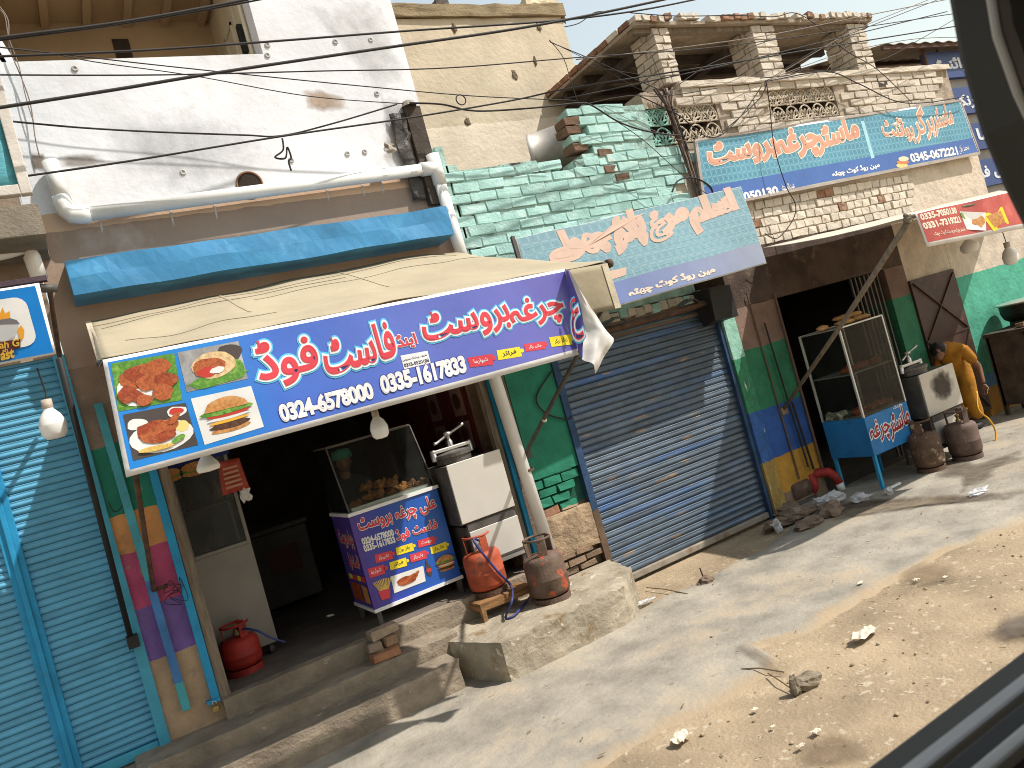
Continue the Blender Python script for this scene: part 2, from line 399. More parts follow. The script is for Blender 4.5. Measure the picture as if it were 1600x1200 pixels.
stain_or_shadow([(1400, 890), (1440, 872), (1500, 880), (1510, 905), (1450, 920), (1405, 915)], (.24, .17, .105), 'earth_stain', .006, .55)
stain_or_shadow([(1140, 1000), (1180, 1012), (1240, 1040), (1250, 1052), (1200, 1045), (1150, 1015)], (.17, .13, .09), 'earth_stain', .026, .5)
stain_or_shadow([(1535, 990), (1562, 962), (1600, 950), (1660, 955), (1660, 985), (1610, 1000), (1565, 1002)], (.13, .10, .075), 'painted_shadow', .008, .9)  # shadow of something out of view, painted as a soft dark patch

# ================================================================ masonry
BR = {}
def brick_mesh(key, L, D, Hh, m):
    k = (key, round(L, 3), round(D, 3), round(Hh, 3))
    if k in BR: return random.choice(BR[k])
    BR[k] = []
    for i in range(5):
        bm = bmesh.new(); bmesh.ops.create_cube(bm, size=1)
        for v in bm.verts:
            v.co = V((v.co.x * L + random.uniform(-.006, .006), v.co.y * D + random.uniform(-.006, .006), v.co.z * Hh + random.uniform(-.006, .006)))
        bmesh.ops.bevel(bm, geom=list(bm.edges), offset=min(L, Hh) * 0.065, segments=1, affect='EDGES')
        for v in bm.verts: v.co += V([random.uniform(-.005, .005) for _ in range(3)])
        me = bpy.data.meshes.new('brick'); bm.to_mesh(me); bm.free(); me.materials.append(m); BR[k].append(me)
    return random.choice(BR[k])
def brick(parent, x, y, z, L, D, Hh, m, rz=0.0):
    me = brick_mesh(m.name, L, D, Hh, m); o = bpy.data.objects.new('brick', me); COL.objects.link(o); o.parent = parent
    o.location = V((x, y, z)) - WLOC[parent.name]; o.rotation_euler = (random.uniform(-.012, .012), random.uniform(-.02, .02), rz + random.uniform(-.015, .015))
    return o
def courses(parent, x0, x1, z0, z1, Y, mask, mfn, L=0.238, Hh=0.096, D=0.11, gap=0.014, jit=0.008, cut=True):
    k = 0; z = z0; n = 0
    while z < z1:
        off = (0.5 if k % 2 else 0) * (L + gap) + random.uniform(-.03, .03); x = x0 - off
        while x < x1:
            c = x + L / 2
            if mask(c, z + Hh / 2) and x0 - L * 0.4 < c < x1 + L * 0.4:
                brick(parent, c, Y + D / 2 - random.uniform(-jit, jit), z + Hh / 2 - gap / 2 + random.uniform(-.004, .004), L, D, Hh - gap, mfn(c, z)); n += 1
            x += L + gap
        z += Hh; k += 1
    return n

plaster_w = mat('white wash', (0.74, 0.74, 0.75), 0.9, var=0.14, vs=0.9, bands=(2, 3.3, 7.3, 0.04, [(3.3, (0.30, 0.215, 0.16)), (4.36, (0.56, 0.38, 0.25)), (4.50, (0.66, 0.66, 0.67))], 'CONSTANT'),
                dirt=(0.50, 0.46, 0.42), da=0.36, ds=1.3, de=0.3, dirt2=(0.40, 0.33, 0.27), d2=(0.685, 4), dst=(1, 1, 0.7), bump=0.35, bs=9)
brown_pl = mat('brown plaster', (0.20, 0.135, 0.095), 0.95, var=0.3, vs=3, dirt=(0.11, 0.08, 0.06), da=0.4, ds=2.2, de=0.3, bump=0.6, bs=22)
dark_in = mat('dark interior', (0.060, 0.047, 0.038), 0.95, var=0.35, vs=3, bump=0.3)  # plain dark brown for shop rooms, vents and voids
tan = mat('tan balcony paint', (0.40, 0.295, 0.185), 0.9, var=0.15, vs=1.5, bump=0.2, bs=15)
cream = mat('cream door paint', (0.55, 0.48, 0.35), 0.6, var=0.12, vs=3, bump=0.1)
white_pvc = mat('white plastic pipe', (0.72, 0.70, 0.66), 0.4, var=0.1, vs=2.5, dirt=(0.50, 0.40, 0.29), da=0.33, ds=2.0, de=0.35, dst=(1, 1, .5), bump=0.05, spec=0.5)
blue_tin = mat('blue painted tin', (0.035, 0.205, 0.40), 0.42, var=0.2, vs=2, dirt=(0.06, 0.27, 0.47), da=0.45, ds=2.2, bump=0.5, bs=3.2, spec=0.5)
teal_tin = mat('teal painted steel', (0.045, 0.28, 0.40), 0.5, var=0.2, vs=3, dirt=(0.03, 0.20, 0.30), da=0.38, ds=2.4, de=0.3, bump=0.1, spec=0.4)
sky_tin = mat('sky blue painted steel', (0.02, 0.25, 0.46), 0.5, var=0.2, vs=4, dirt=(0.10, 0.10, 0.10), da=0.2, ds=6, bump=0.1)
black_pl = mat('black plastic', (0.018, 0.016, 0.015), 0.6, var=0.2, bump=0.1)
wood_old = mat('weathered timber', (0.20, 0.155, 0.11), 0.85, var=0.35, vs=9, st=(3, 3, 0.4), bump=0.5, bs=30)
steel = mat('brushed steel', (0.55, 0.53, 0.50), 0.38, metal=0.85, var=0.1, vs=3, dirt=(0.35, 0.31, 0.26), da=0.35, ds=3, de=0.4, bump=0.04)
rust = mat('rusty iron', (0.10, 0.055, 0.035), 0.8, var=0.4, vs=9, bump=0.4)
iron = mat('grey iron', (0.10, 0.09, 0.08), 0.65, metal=0.3, var=0.3, vs=7, bump=0.2)

# ================================================================ white building over the left shop
WB = thing('white_building', 'whitewashed two-storey building with blue shutter box over the open fried chicken shop', 'building', (1.8, 7, 0))
X0, X1 = 0.06, 3.56
WT = 8.2
opL, opR, opB = 0.16, PY(411, 84, FY).x, PY(411, 84, FY).z
w_ = MB()
w_.box(X0, X1, FY, 7.0, 3.3, opB); w_.box(opR, X1, FY, 7.0, opB, WT); w_.box(X0, opL, FY, 7.0, opB, WT); w_.box(opL, opR, FY, 7.0, 7.4, WT)
w_.build('wall', plaster_w, WB)
MB().box(X1 - 0.2, X1 - 0.001, 7.0, 12, 0.3, WT).build('side_wall', brown_pl, WB)
MB().box(X0, X1, FY - 0.02, 12, WT, WT + 0.15).build('roof', brown_pl, WB)
by = 8.25; bz = PY(110, 36, by).z
MB().box(opL - 0.3, opR + 0.3, by, by + 0.1, opB - 0.2, bz + 0.3).build('balcony_back_wall', tan, WB)
MB().box(opL - 0.3, opR + 0.001, 7.0, by, bz, bz + 0.05).build('balcony_ceiling', tan, WB)
MB().box(opL - 0.3, opR + 0.3, 7.0, by, opB - 0.5, opB - 0.4).build('balcony_floor', tan, WB)
MB().box(opL - 0.3, opL - 0.02, 7.0, by, opB - 0.4, bz).build('balcony_side_wall', tan, WB)
for i in range(6):
    x = opL + 0.1 + i * 0.36
    MB().box(x, x + 0.07, 7.005, by - 0.002, bz - 0.06, bz - 0.002).build('ceiling_beam', tan, WB)
a, b = PY(174, 62, by), PY(208, 90, by)
MB().box(a.x, b.x, by - 0.012, by - 0.002, b.z, a.z).build('vent_opening_shade', dark_in, WB)  # dark plate on the wall paints the shade of the hole
# reveal on the right of the balcony with a cream door
rv = MB().box(opR, opR + 0.1, 7.0, by, opB - 0.4, bz + 0.2).build('door_reveal', cream, WB)
dr = MB().box(opR - 0.03, opR - 0.002, 7.28, 7.78, opB - 0.4, bz + 0.1).build('balcony_door', cream, WB)
for (y0, y1, z0, z1) in ((7.36, 7.70, opB - .3, opB + .08), (7.36, 7.70, opB + .14, opB + .62)):
    for q in ((y0, y0 + .03, z0, z1), (y1 - .03, y1, z0, z1), (y0, y1, z0, z0 + .03), (y0, y1, z1 - .03, z1)):
        MB().box(opR - 0.045, opR - 0.031, q[0], q[1], q[2], q[3]).build('door_moulding', cream, dr)
MB().box(opR - 0.05, opR - 0.004, 7.14, 7.2, opB + .22, opB + .48).build('switch_slot', black_pl, WB)
MB().tube([(opR - .03, 6.98, opB - .1), (opR - .03, 6.98, bz)], 0.016, 8).build('corner_conduit', cream, WB)
# ring washers of wall anchors
for x, y in ((117, 107), (418, 70), (418, 86), (579, 62), (524, 65), (286, 269), (455, 250), (570, 237), (543, 240), (1, 140), (22, 218), (589, 146)):
    p = PY(x, y, FY - 0.004)
    MB().lathe(p, [(0.010, -0.004), (0.012, 0.006), (0.024, 0.006), (0.026, -0.004)], 14, (0, -1, 0)).build('anchor_washer', mat('old washer', (.42, .40, .38), .6), WB, smooth=True)
# round hole with clay pipe behind the drain
p = PY(390, 288, FY)
MB().lathe(p, [(0.115, 0.004), (0.115, 0.012), (0.10, 0.012), (0.098, -0.2)], 24, (0, -1, 0)).build('clay_pipe_end', mat('clay', (.22, .12, .07), .9), WB, smooth=True)
MB().lathe(p, [(0.0001, 0.006), (0.101, 0.006)], 24, (0, -1, 0)).build('pipe_mouth_shade', mat('pipe hole shade', (.035, .022, .016), .95), WB)  # dark disc paints the shade inside the pipe
# stains, peeled patches and drips with shapes of their own
def wall_stain(pxs, col, k=.8, Y=FY, nm='wall_stain', sc_=9, par=None):
    soft_patch(nm, [PY(x, y, Y - .004) for x, y in pxs], fade('%s %.2f %.2f' % (nm, col[0], k), col, .9, sc_, k), par or WB)
wall_stain([(470, 140), (500, 138), (540, 150), (545, 170), (505, 178), (478, 168)], (.42, .31, .23), .8)
wall_stain([(85, 242), (120, 240), (160, 238), (165, 255), (130, 262), (92, 262)], (.30, .27, .24), .8)
wall_stain([(45, 235), (70, 238), (75, 270), (50, 268)], (.22, .17, .13), .9)
wall_stain([(470, 0), (600, 0), (640, 130), (600, 160), (540, 90)], (.56, .55, .54), .6)
wall_stain([(150, 180), (300, 160), (420, 200), (400, 280), (260, 310), (170, 260)], (.55, .55, .56), .5)
wall_stain([(595, 150), (640, 145), (650, 200), (630, 300), (600, 260)], (.40, .38, .36), .8)
for x in (152, 262, 330, 505, 560, 590):
    y = 338 - (x - 150) * .155
    wall_stain([(x, y - 6), (x + 4, y - 6), (x + 12, y + 34), (x + 8, y + 36)], (.62, .58, .53), .8, nm='lime_drip')
# left pier with painted bands
zb = [PY(x, y, FY).z for x, y in ((250, 1030), (225, 950), (205, 865), (180, 808), (152, 700))]
band_pier = mat('banded pier paint', (1, 1, 1), 0.85, var=0.18, vs=4, bands=(2, 0, 4.2, 0.05, [(0, (.40, .275, .17)), (zb[0], (.17, .10, .30)), (zb[1], (.46, .075, .16)), (zb[2], (.62, .28, .10)), (zb[3], (.025, .20, .13)), (zb[4], (.24, .175, .13))], 'CONSTANT'),
               dirt=(.15, .11, .08), da=0.38, ds=3.2, de=0.25, dirt2=(.30, .22, .16), d2=(.66, 8), bump=0.7, bs=16)
MB().box(0.06, 0.50, FY + 0.002, 7.05, 0, 3.3).build('pier', band_pier, WB)
MB().box(3.44, 3.66, FY + 0.012, 7.05, 0.0, 3.3).build('pier', brown_pl, WB)
# interior of the left shop
FZ = 0.55
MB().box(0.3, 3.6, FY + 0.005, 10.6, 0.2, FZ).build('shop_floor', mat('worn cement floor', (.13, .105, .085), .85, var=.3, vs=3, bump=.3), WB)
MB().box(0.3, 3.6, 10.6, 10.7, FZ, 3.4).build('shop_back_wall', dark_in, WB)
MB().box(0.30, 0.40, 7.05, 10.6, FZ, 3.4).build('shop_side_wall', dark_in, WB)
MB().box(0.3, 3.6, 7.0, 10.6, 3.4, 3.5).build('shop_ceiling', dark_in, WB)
mar = mat('maroon printed panel', (.085, .014, .014), .5, var=.4, vs=6, st=(6, 6, .5), bump=.1)
MB().box(3.32, 3.40, 7.06, 10.6, FZ, 3.4).build('shop_side_panel', mar, WB)
for i in range(5):
    for k in range(2):
        y0 = 7.10 + 0.62 * k; z0 = 1.45 + i * 0.34
        q = MB().box(3.300, 3.318, y0, y0 + .24, z0, z0 + .28).build('poster_card', mat('poster card', (.20, .12, .10), .5), WB)
        MB().lathe((3.297, y0 + .12, z0 + .15), [(0.0001, 0.0), (.085, 0.0)], 14, (-1, 0, 0)).build('dish_picture', sp('dish picture', (.06, .02, .012), 14, (.16, .06, .03)), q)
# steel angles, timber post and conduit at the left jamb
a, b = PY(238, 800, FY - .03), PY(322, 1096, FY - .03)
MB().box(0.40, 0.46, FY - 0.05, FY - 0.002, b.z, 3.25).build('jamb_angle', sky_tin, WB)
MB().box(0.36, 0.46, FY - 0.055, FY - 0.003, b.z - 0.03, b.z - 0.002).build('jamb_angle_foot', sky_tin, WB)
MB().box(0.47, 0.545, FY - 0.03, FY + 0.04, 0.5, 3.3).jitter(.006).build('door_post', wood_old, WB)
MB().box(3.36, 3.43, FY - 0.02, FY + 0.05, 0.5, 3.3).jitter(.006).build('door_post', wood_old, WB)
p0, p1 = PY(752, 600, FY - .03), PY(828, 850, FY - .03)
MB().box(3.44, 3.485, FY - 0.05, FY - 0.002, 0.36, 2.45).build('jamb_angle', sky_tin, WB)
# blue shutter box
hb = MB(); YB = 6.42
q = [PY(101, 407, YB), PY(697, 323, YB), PY(705, 362, YB), PY(116, 466, YB)]
zt, zo = (q[0].z + q[1].z) / 2, (q[2].z + q[3].z) / 2; xa, xb = 0.22, q[1].x
n = 36
for i in range(n + 1):
    t = i / n; x = xa + (xb - xa) * t
    for (y, z, k) in ((FY - .002, zt + 0.05, 0), (YB, zt, .014), (YB - .004, (zt + zo) / 2, .024), (YB, zo, .016), (FY - .1, zo - .012, .004), (FY - .002, zo - .012, 0)):
        hb.v.append(V((x, y + k * noise.noise(V((x * 3.1, z * 5, 1))), z + k * 0.9 * noise.noise(V((x * 2.3, z * 3, 8))))))
for i in range(n):
    for j in range(5): a = i * 6 + j; hb.f.append((a, a + 6, a + 7, a + 1)); hb.mi.append(0)
hb.f.append(tuple(range(5, -1, -1))); hb.f.append(tuple(n * 6 + j for j in range(6))); hb.mi += [0, 0]
hb.build('shutter_housing', blue_tin, WB)

# drain pipe
DP = thing('drain_pipe', 'white plastic drain pipe running along the white wall and down beside the green wall', 'pipe', (3.5, 6.6, 0.4))
YP = 6.68
e = [PY(78, 252, YP), PY(104, 338, YP)]; zl = PY(400, 300, YP).z
xr = 3.50
L0 = V((e[0].x, YP, e[0].z)); L1 = V((e[0].x + .01, YP, zl))
MB().tube([L0, L1 + V((0, 0, .10))], 0.058, 16).build('riser', white_pvc, DP, smooth=True)
MB().tube([L1 + V((0, 0, .14)), L1 + V((0, 0, .08)), L1 + V((.01, 0, .03)), L1 + V((.04, 0, -.01)), L1 + V((.10, 0, -.02)), L1 + V((.16, 0, -.02))], 0.068, 16).build('elbow', white_pvc, DP, smooth=True)
MB().tube([L1 + V((.10, 0, -.02)), V((xr - .05, YP, zl + .03))], 0.056, 16).build('long_run', white_pvc, DP, smooth=True)
MB().tube([(xr - .16, YP, zl + .03), (xr, YP, zl + .03)], 0.066, 16).tube([(xr, YP, zl + .16), (xr, YP, zl - .14)], 0.066, 16).build('tee_joint', white_pvc, DP, smooth=True)
MB().tube([(xr, YP, zl - .12), (xr + .03, YP, 3.3)], 0.058, 16).build('downpipe', white_pvc, DP, smooth=True)
pa, pb = PY(772, 590, 6.66), PY(858, 850, 6.66)
MB().tube([(xr + .03, YP, 3.32), (pa.x, 6.66, 2.5), (pb.x, 6.66, 0.37)], 0.062, 16).build('downpipe', white_pvc, DP, smooth=True)
for z in (1.45,):
    MB().lathe((pb.x - .015, 6.66, z), [(.064, 0), (.068, 0), (.068, .025), (.064, .025)], 16).build('strap', rust, DP)
# tarred post wrapped in torn sheet, above the tee
TP = thing('tarred_post', 'dark square post wrapped in torn plastic sheet above the drain pipe tee', 'post', (3.42, 6.7, 4.2))
pt = PY(634, 166, 6.70)
MB().box(3.36, 3.52, 6.70, 6.765, 4.15, pt.z).jitter(.008).build('post', mat('tar stained timber', (.06, .045, .033), .8, var=.4, vs=6, bump=.5), TP)
MB().lathe((3.42, 6.72, pt.z), [(.0001, .05), (.06, .045), (.075, .0)], 12).build('cap', mat('cap', (.3, .27, .22), .8), TP)
def rag(i, j):
    x = 3.36 - .16 * i + .05 * noise.noise(V((j * 4, i * 3, 1))); return (x, 6.735 - .06 * abs(noise.noise(V((i * 3, j * 6, 2)))), pt.z - .05 - .85 * j + .06 * noise.noise(V((i * 5, 3, 1))))
MB().sheet(rag, 5, 16).build('torn_sheet', mat('dark plastic sheet', (.05, .042, .036), .45, var=.3, vs=9, bump=.6, bs=14), TP, smooth=True, solid=.003)
MB().ball(PY(608, 232, 6.62), .05, .04, .05, 10, 8, .9).build('bundled_rag', mat('pale rag', (.35, .30, .25), .9), TP)

# ================================================================ steps, plinth
stc = mat('step concrete', (0.25, 0.20, 0.145), 0.92, var=0.35, vs=3, dirt=(0.14, 0.105, 0.07), da=0.42, ds=2.8, de=0.3, dirt2=(.42, .36, .27), d2=(.67, 7), bump=0.7, bs=24)
def rough_block(name, poly, z0, z1, m, parent=None, amp=0.012, cell=0.08):
    # ground-plan polygon extruded, cut fine enough for worn edges
    bm = bmesh.new(); vs = [bm.verts.new((x, y, z0)) for x, y in poly]; f = bm.faces.new(vs)
    r = bmesh.ops.extrude_face_region(bm, geom=[f]); bmesh.ops.translate(bm, verts=[v for v in r['geom'] if isinstance(v, bmesh.types.BMVert)], vec=(0, 0, z1 - z0))
    bmesh.ops.triangulate(bm, faces=bm.faces)
    for _ in range(7):
        es = [e for e in bm.edges if e.calc_length() > cell * 1.6]
        if not es: break
        bmesh.ops.subdivide_edges(bm, edges=es, cuts=1)
        bmesh.ops.triangulate(bm, faces=[f for f in bm.faces if len(f.verts) > 3])
    bm.normal_update()
    for v in bm.verts:
        sharp = any(len(e.link_faces) == 2 and e.calc_face_angle(0) > 0.6 for e in v.link_edges)
        k = amp * (1.5 if sharp else 0.6) * (noise.noise(v.co * 9) + 0.6 * noise.noise(v.co * 22)) - (amp * 0.5 if sharp else 0)
        v.co += v.normal * k
    bmesh.ops.recalc_face_normals(bm, faces=bm.faces)
    me = bpy.data.meshes.new(name); bm.to_mesh(me); bm.free()
    c = V((sum(p[0] for p in poly) / len(poly), sum(p[1] for p in poly) / len(poly), z0))
    for v in me.vertices: v.co -= c
    return link_mesh(name, me, m, parent, c, False)
ST = thing('entrance_steps', 'worn grey cement steps up to the open chicken shop', 'steps', (1.3, 6.4, 0))
rough_block('tread', [(-0.6, 6.13), (2.2, 6.13), (2.22, 6.5), (-0.6, 6.5)], -0.02, 0.25, stc, ST)
rough_block('tread', [(-0.2, 6.40), (2.36, 6.40), (2.36, 6.82), (-0.2, 6.82)], 0.2, 0.385, stc, ST)
rough_block('threshold', [(0.47, 6.68), (3.36, 6.68), (3.36, 7.0), (0.47, 7.0)], 0.3, 0.545, stc, ST)
a = PZ(800, 1070, 0); b = PZ(985, 970, 0)
PLH = 0.34
pl_c = mat('stained plinth cement', (0.33, 0.28, 0.205), 0.92, var=0.28, vs=3, dirt=(0.19, 0.13, 0.07), da=0.40, ds=5, de=0.12, dirt2=(.52, .46, .36), d2=(.62, 11), bump=0.6, bs=22)
tag(rough_block('concrete_plinth', [(2.46, 5.80), (3.74, 5.82), (4.10, 6.18), (4.22, 6.70), (3.4, 6.76), (2.30, 6.72), (2.25, 6.38)], -0.03, PLH, pl_c, None, 0.016),
    'stained cement plinth under the gas cylinders beside the shop steps', 'plinth')
# ================================================================ mint brick building with the grey shutter
MBD = thing('mint_brick_building', 'broken mint-painted brick shop front above the grey roller shutter', 'building', (5.2, 6.9, 0))
mint = mat('mint limewash', (0.36, 0.57, 0.52), 0.95, var=0.2, vs=5, dirt=(0.46, 0.61, 0.57), da=0.5, ds=5, de=0.2, dirt2=(.52, .46, .40), d2=(.68, 10), bump=0.5, bs=35, rnd=0.10)
mint_d = mat('mint mortar', (0.34, 0.50, 0.44), 0.95, var=0.3, vs=6, dirt=(.05, .045, .04), da=.40, ds=3.5, bump=0.6, bs=30)
bare = mat('bare brick', (0.27, 0.14, 0.085), 0.95, var=0.3, vs=10, dirt=(.33, .24, .17), da=.45, ds=9, bump=0.6, bs=35, rnd=0.2)
crm = mat('cream limewash brick', (0.56, 0.49, 0.40), 0.95, var=0.18, vs=6, dirt=(0.44, 0.37, 0.29), da=0.42, ds=6, de=0.25, dirt2=(.34, .19, .12), d2=(.70, 6), bump=0.6, bs=30, rnd=0.16)
crm_d = mat('cream mortar', (0.36, 0.29, 0.22), 0.95, var=0.3, vs=6, dirt=(.22, .17, .13), da=.4, ds=7, bump=0.7, bs=26)
top_px = [(655, 215), (672, 215), (690, 223), (693, 245), (712, 252), (716, 260), (743, 258), (780, 252), (837, 243), (840, 255), (858, 253), (867, 263), (895, 261), (897, 245), (909, 236), (910, 166), (1030, 150), (1075, 141)]
TOP = [(PY(x, y, FY).x, PY(x, y, FY).z) for x, y in top_px]
def topz(x):
    for (a, za), (b, zb_) in zip(TOP, TOP[1:]):
        if a <= x <= b: return za + (zb_ - za) * (x - a) / (b - a + 1e-9)
    return TOP[0][1] if x < TOP[0][0] else TOP[-1][1]
xs_ = [3.665] + [p[0] for p in TOP[1:]]
bk = MB(); xe = 6.36
for (a, za), (b, zb_) in zip(TOP, TOP[1:]):
    if a >= xe: break
    bb = min(b, xe); aa = max(a, 3.60)
    if bb - aa < 0.01: continue
    bk.box(aa, bb, FY + 0.013, 7.02, 2.75, min(za, zb_) - 0.03)
bk.build('wall_core', mint_d, MBD)
J1 = [PY(x, y, FY) for x, y in ((990, 178), (1118, 152), (1133, 210), (1008, 237))]
j1 = (J1[0].x, J1[1].x, (J1[2].z + J1[3].z) / 2, (J1[0].z + J1[1].z) / 2)
def hidden(c, z):
    x, y = proj((c, FY, z))
    if x > 812 and y > 372 - 0.235 * (x - 808) + 22: return True
    return y > 408 or (x < 830 and y > 400)
MX = 6.72                                            # where the mint paint stops
def mint_mask(c, z):
    if hidden(c, z) or z > topz(c) - 0.02: return False
    if j1[0] - .05 < c < j1[1] + .1 and j1[2] - .03 < z < j1[3] + .04: return False
    return c < MX + 0.15 * math.sin(z * 9)
def mint_m(c, z): return mint if random.random() < 0.997 else bare
courses(MBD, 3.70, 6.95, 2.90, 5.45, FY, mint_mask, mint_m, L=.285, Hh=.112, gap=.012, jit=.009)
# ragged end bricks of the broken column, most darkened to paint its shaded side
for i in range(9):
    z = PY(893, 168, FY).z - i * 0.096
    brick(MBD, PY(905, 200, FY).x - .03 + random.uniform(-.06, .06) + (0.05 * i if i > 4 else 0), FY + .1, z - .05, .2, .2, .08, mat('shaded core brick', (.17, .105, .07), .95, var=.3, vs=9, bump=.6) if i % 3 else mint, random.uniform(-.1, .1))
# beam over the shutter, rough broken bricks
MB().box(3.66, 7.0, FY + .04, 7.05, 2.45, 2.76).build('lintel', brown_pl, MBD)
for i in range(16):
    x = 4.8 + i * 0.115
    brick(MBD, x, FY + .03, 2.70 + random.uniform(-.02, .02), .105, .1, .09, crm if i % 4 else mint, random.uniform(-.1, .1))
# green wall beside the shutter: paint over plaster, bricks bare below
gz_ = [PY(x, y, FY).z for x, y in ((815, 572), (870, 800))]
green_pl = mat('green wall paint', (0.016, 0.17, 0.10), 0.75, var=0.2, vs=5, bands=(2, 0, 3.2, .06, [(0, (.30, .215, .14)), (gz_[1], (.016, .17, .10)), (gz_[0], (.50, .46, .38))], 'CONSTANT'), dirt=(.012, .13, .08), da=.4, ds=4, de=.3, bump=0.45, bs=18)
zc = PY(880, 735, FY).z
MB().box(3.665, 4.24, FY + .006, 7.05, zc, 2.9).build('green_wall', green_pl, MBD)
MB().box(3.665, 4.24, FY + .055, 7.05, 0.0, zc - .002).build('wall_core', mat('green mortar', (.012, .06, .04), .95, bands=(2, 0, 3.2, .06, [(0, (.12, .085, .055)), (gz_[1], (.014, .075, .05))], 'CONSTANT')), MBD)
def gm(c, z): return bare if random.random() < 0.07 else green_pl
courses(MBD, 3.69, 4.23, gz_[1] - .02, zc, FY + .01, lambda c, z: c < 4.13, gm, L=.2, Hh=.094, gap=.016, jit=.008)
lowp = mat('bare lower plaster', (.34, .245, .155), .95, var=.3, vs=5, dirt=(.15, .10, .065), da=.42, ds=7, de=.2, bump=.9, bs=24)
rough_block('lower_plaster', [(3.665, FY - .015), (4.24, FY - .015), (4.24, FY + .054), (3.665, FY + .054)], 0.52, gz_[1] - .02, lowp, MBD, .012, .05)
courses(MBD, 3.68, 4.23, 0.33, 0.56, FY - .01, lambda c, z: c < 4.14, lambda c, z: mat('mud brick', (.25, .17, .11), .95, var=.3, vs=9, rnd=.2, bump=.6), L=.2, Hh=.075, D=.06)

# ---- grey shutter
def slat_mesh(name, wd, pitch, m, bulge=.014):
    mb = MB(); prof = [(0.006, 0.0), (-.002, .004), (-bulge * .75, pitch * .22), (-bulge, pitch * .42), (-bulge * .72, pitch * .62), (-.002, pitch * .80), (-.006, pitch * .86), (-.004, pitch * .96), (.006, pitch * .985)]
    n = 10
    for i in range(n + 1):
        x = -wd / 2 + wd * i / n
        for y, z in prof: mb.v.append(V((x, y + .0015 * noise.noise(V((x * 3, z * 10, wd))), z)))
    k = len(prof)
    for i in range(n):
        for j in range(k - 1): a = i * k + j; mb.f.append((a, a + k, a + k + 1, a + 1)); mb.mi.append(0)
    me = bpy.data.meshes.new(name); me.from_pydata(mb.v, [], mb.f); me.materials.append(m); me.update()
    me.polygons.foreach_set('use_smooth', [True] * len(me.polygons)); return me
def shutter(root, x0, x1, z0, z1, Y, pitch, m):
    me = slat_mesh('slat', x1 - x0, pitch, m); z = z0
    while z < z1:
        o = bpy.data.objects.new('slat', me); COL.objects.link(o); o.parent = root
        o.location = V(((x0 + x1) / 2, Y, z)) - WLOC[root.name]; o.rotation_euler = (random.uniform(-.035, .035), random.uniform(-.0012, .0012), 0); z += pitch
GS = thing('roller_shutter', 'closed grey-blue steel roller shutter with rust and dents under the faded pulao sign', 'shutter', (5.4, 6.8, 0))
gsm = mat('worn grey blue shutter paint', (0.085, 0.115, 0.15), 0.42, metal=.3, var=.3, vs=3, dirt=(.03, .10, .27), da=.48, ds=1.3, de=.22, dirt2=(.24, .16, .10), d2=(.62, 6), dst=(.35, 1, 1.6), bump=.08, rnd=.22, spec=.45)
sx0, sx1 = 4.29, 6.53
MB().box(sx0 - .02, sx1 + .02, FY + .075, FY + .09, 0.0, 2.7).build('backing', black_pl, GS)
shutter(GS, sx0, sx1, 0.09, 2.62, FY + .045, .069, gsm)
MB().box(sx0, sx1, FY + .005, FY + .06, 0.02, 0.088).build('bottom_bar', mat('bottom bar', (.30, .26, .21), .6, metal=.3, var=.3, dirt=(.14, .08, .05), da=.4), GS, bevel=.008)
navy = mat('navy rail paint', (.022, .055, .12), .6, var=.3, vs=5, dirt=(.13, .075, .045), da=.3, ds=2, de=.15, bump=.2)
MB().box(4.215, 4.29, FY - .02, FY + .07, 0.0, 2.7).build('guide_rail', mat('rust and navy rail', (.02, .05, .11), .7, var=.3, vs=5, bands=(2, 0, 3, .25, [(0, (.13, .08, .05)), (.85, (.022, .055, .12))], 'CONSTANT'), bump=.3), GS)
MB().box(sx1, sx1 + .05, FY - .02, FY + .07, 0.0, 2.55).build('guide_rail', navy, GS)
MB().box(sx0 + .0, sx0 + .05, FY - .012, FY + .03, -.01, .02).build('lock_foot', rust, GS)
# pipe roll and brackets above
rz_ = 2.56
RB = thing('rusty_pipe', 'rusty pipe on brackets along the top of the grey shutter', 'pipe', (5.4, 6.6, rz_))
MB().tube([(4.5, 6.62, rz_), (5.1, 6.62, rz_ + .01), (5.75, 6.62, rz_ + .02), (6.35, 6.62, rz_ + .04)], .035, 10).build('pipe', rust, RB, smooth=True)
for x in (4.95, 6.0):
    MB().sheet(lambda i, j: (x - .1 + .28 * i, 6.56 - .05 * math.sin(3 * i) + .1 * j, rz_ + .05 + .05 * math.sin(i * 3.1) + .03 * j + .02 * noise.noise(V((i * 4, j * 4, x)))), 8, 4).build('torn_flap', iron, RB, solid=.004)
MB().box(6.28, 6.62, 6.50, FY - .03, 2.36, 2.74).jitter(.02).build('bracket_box', black_pl, RB)

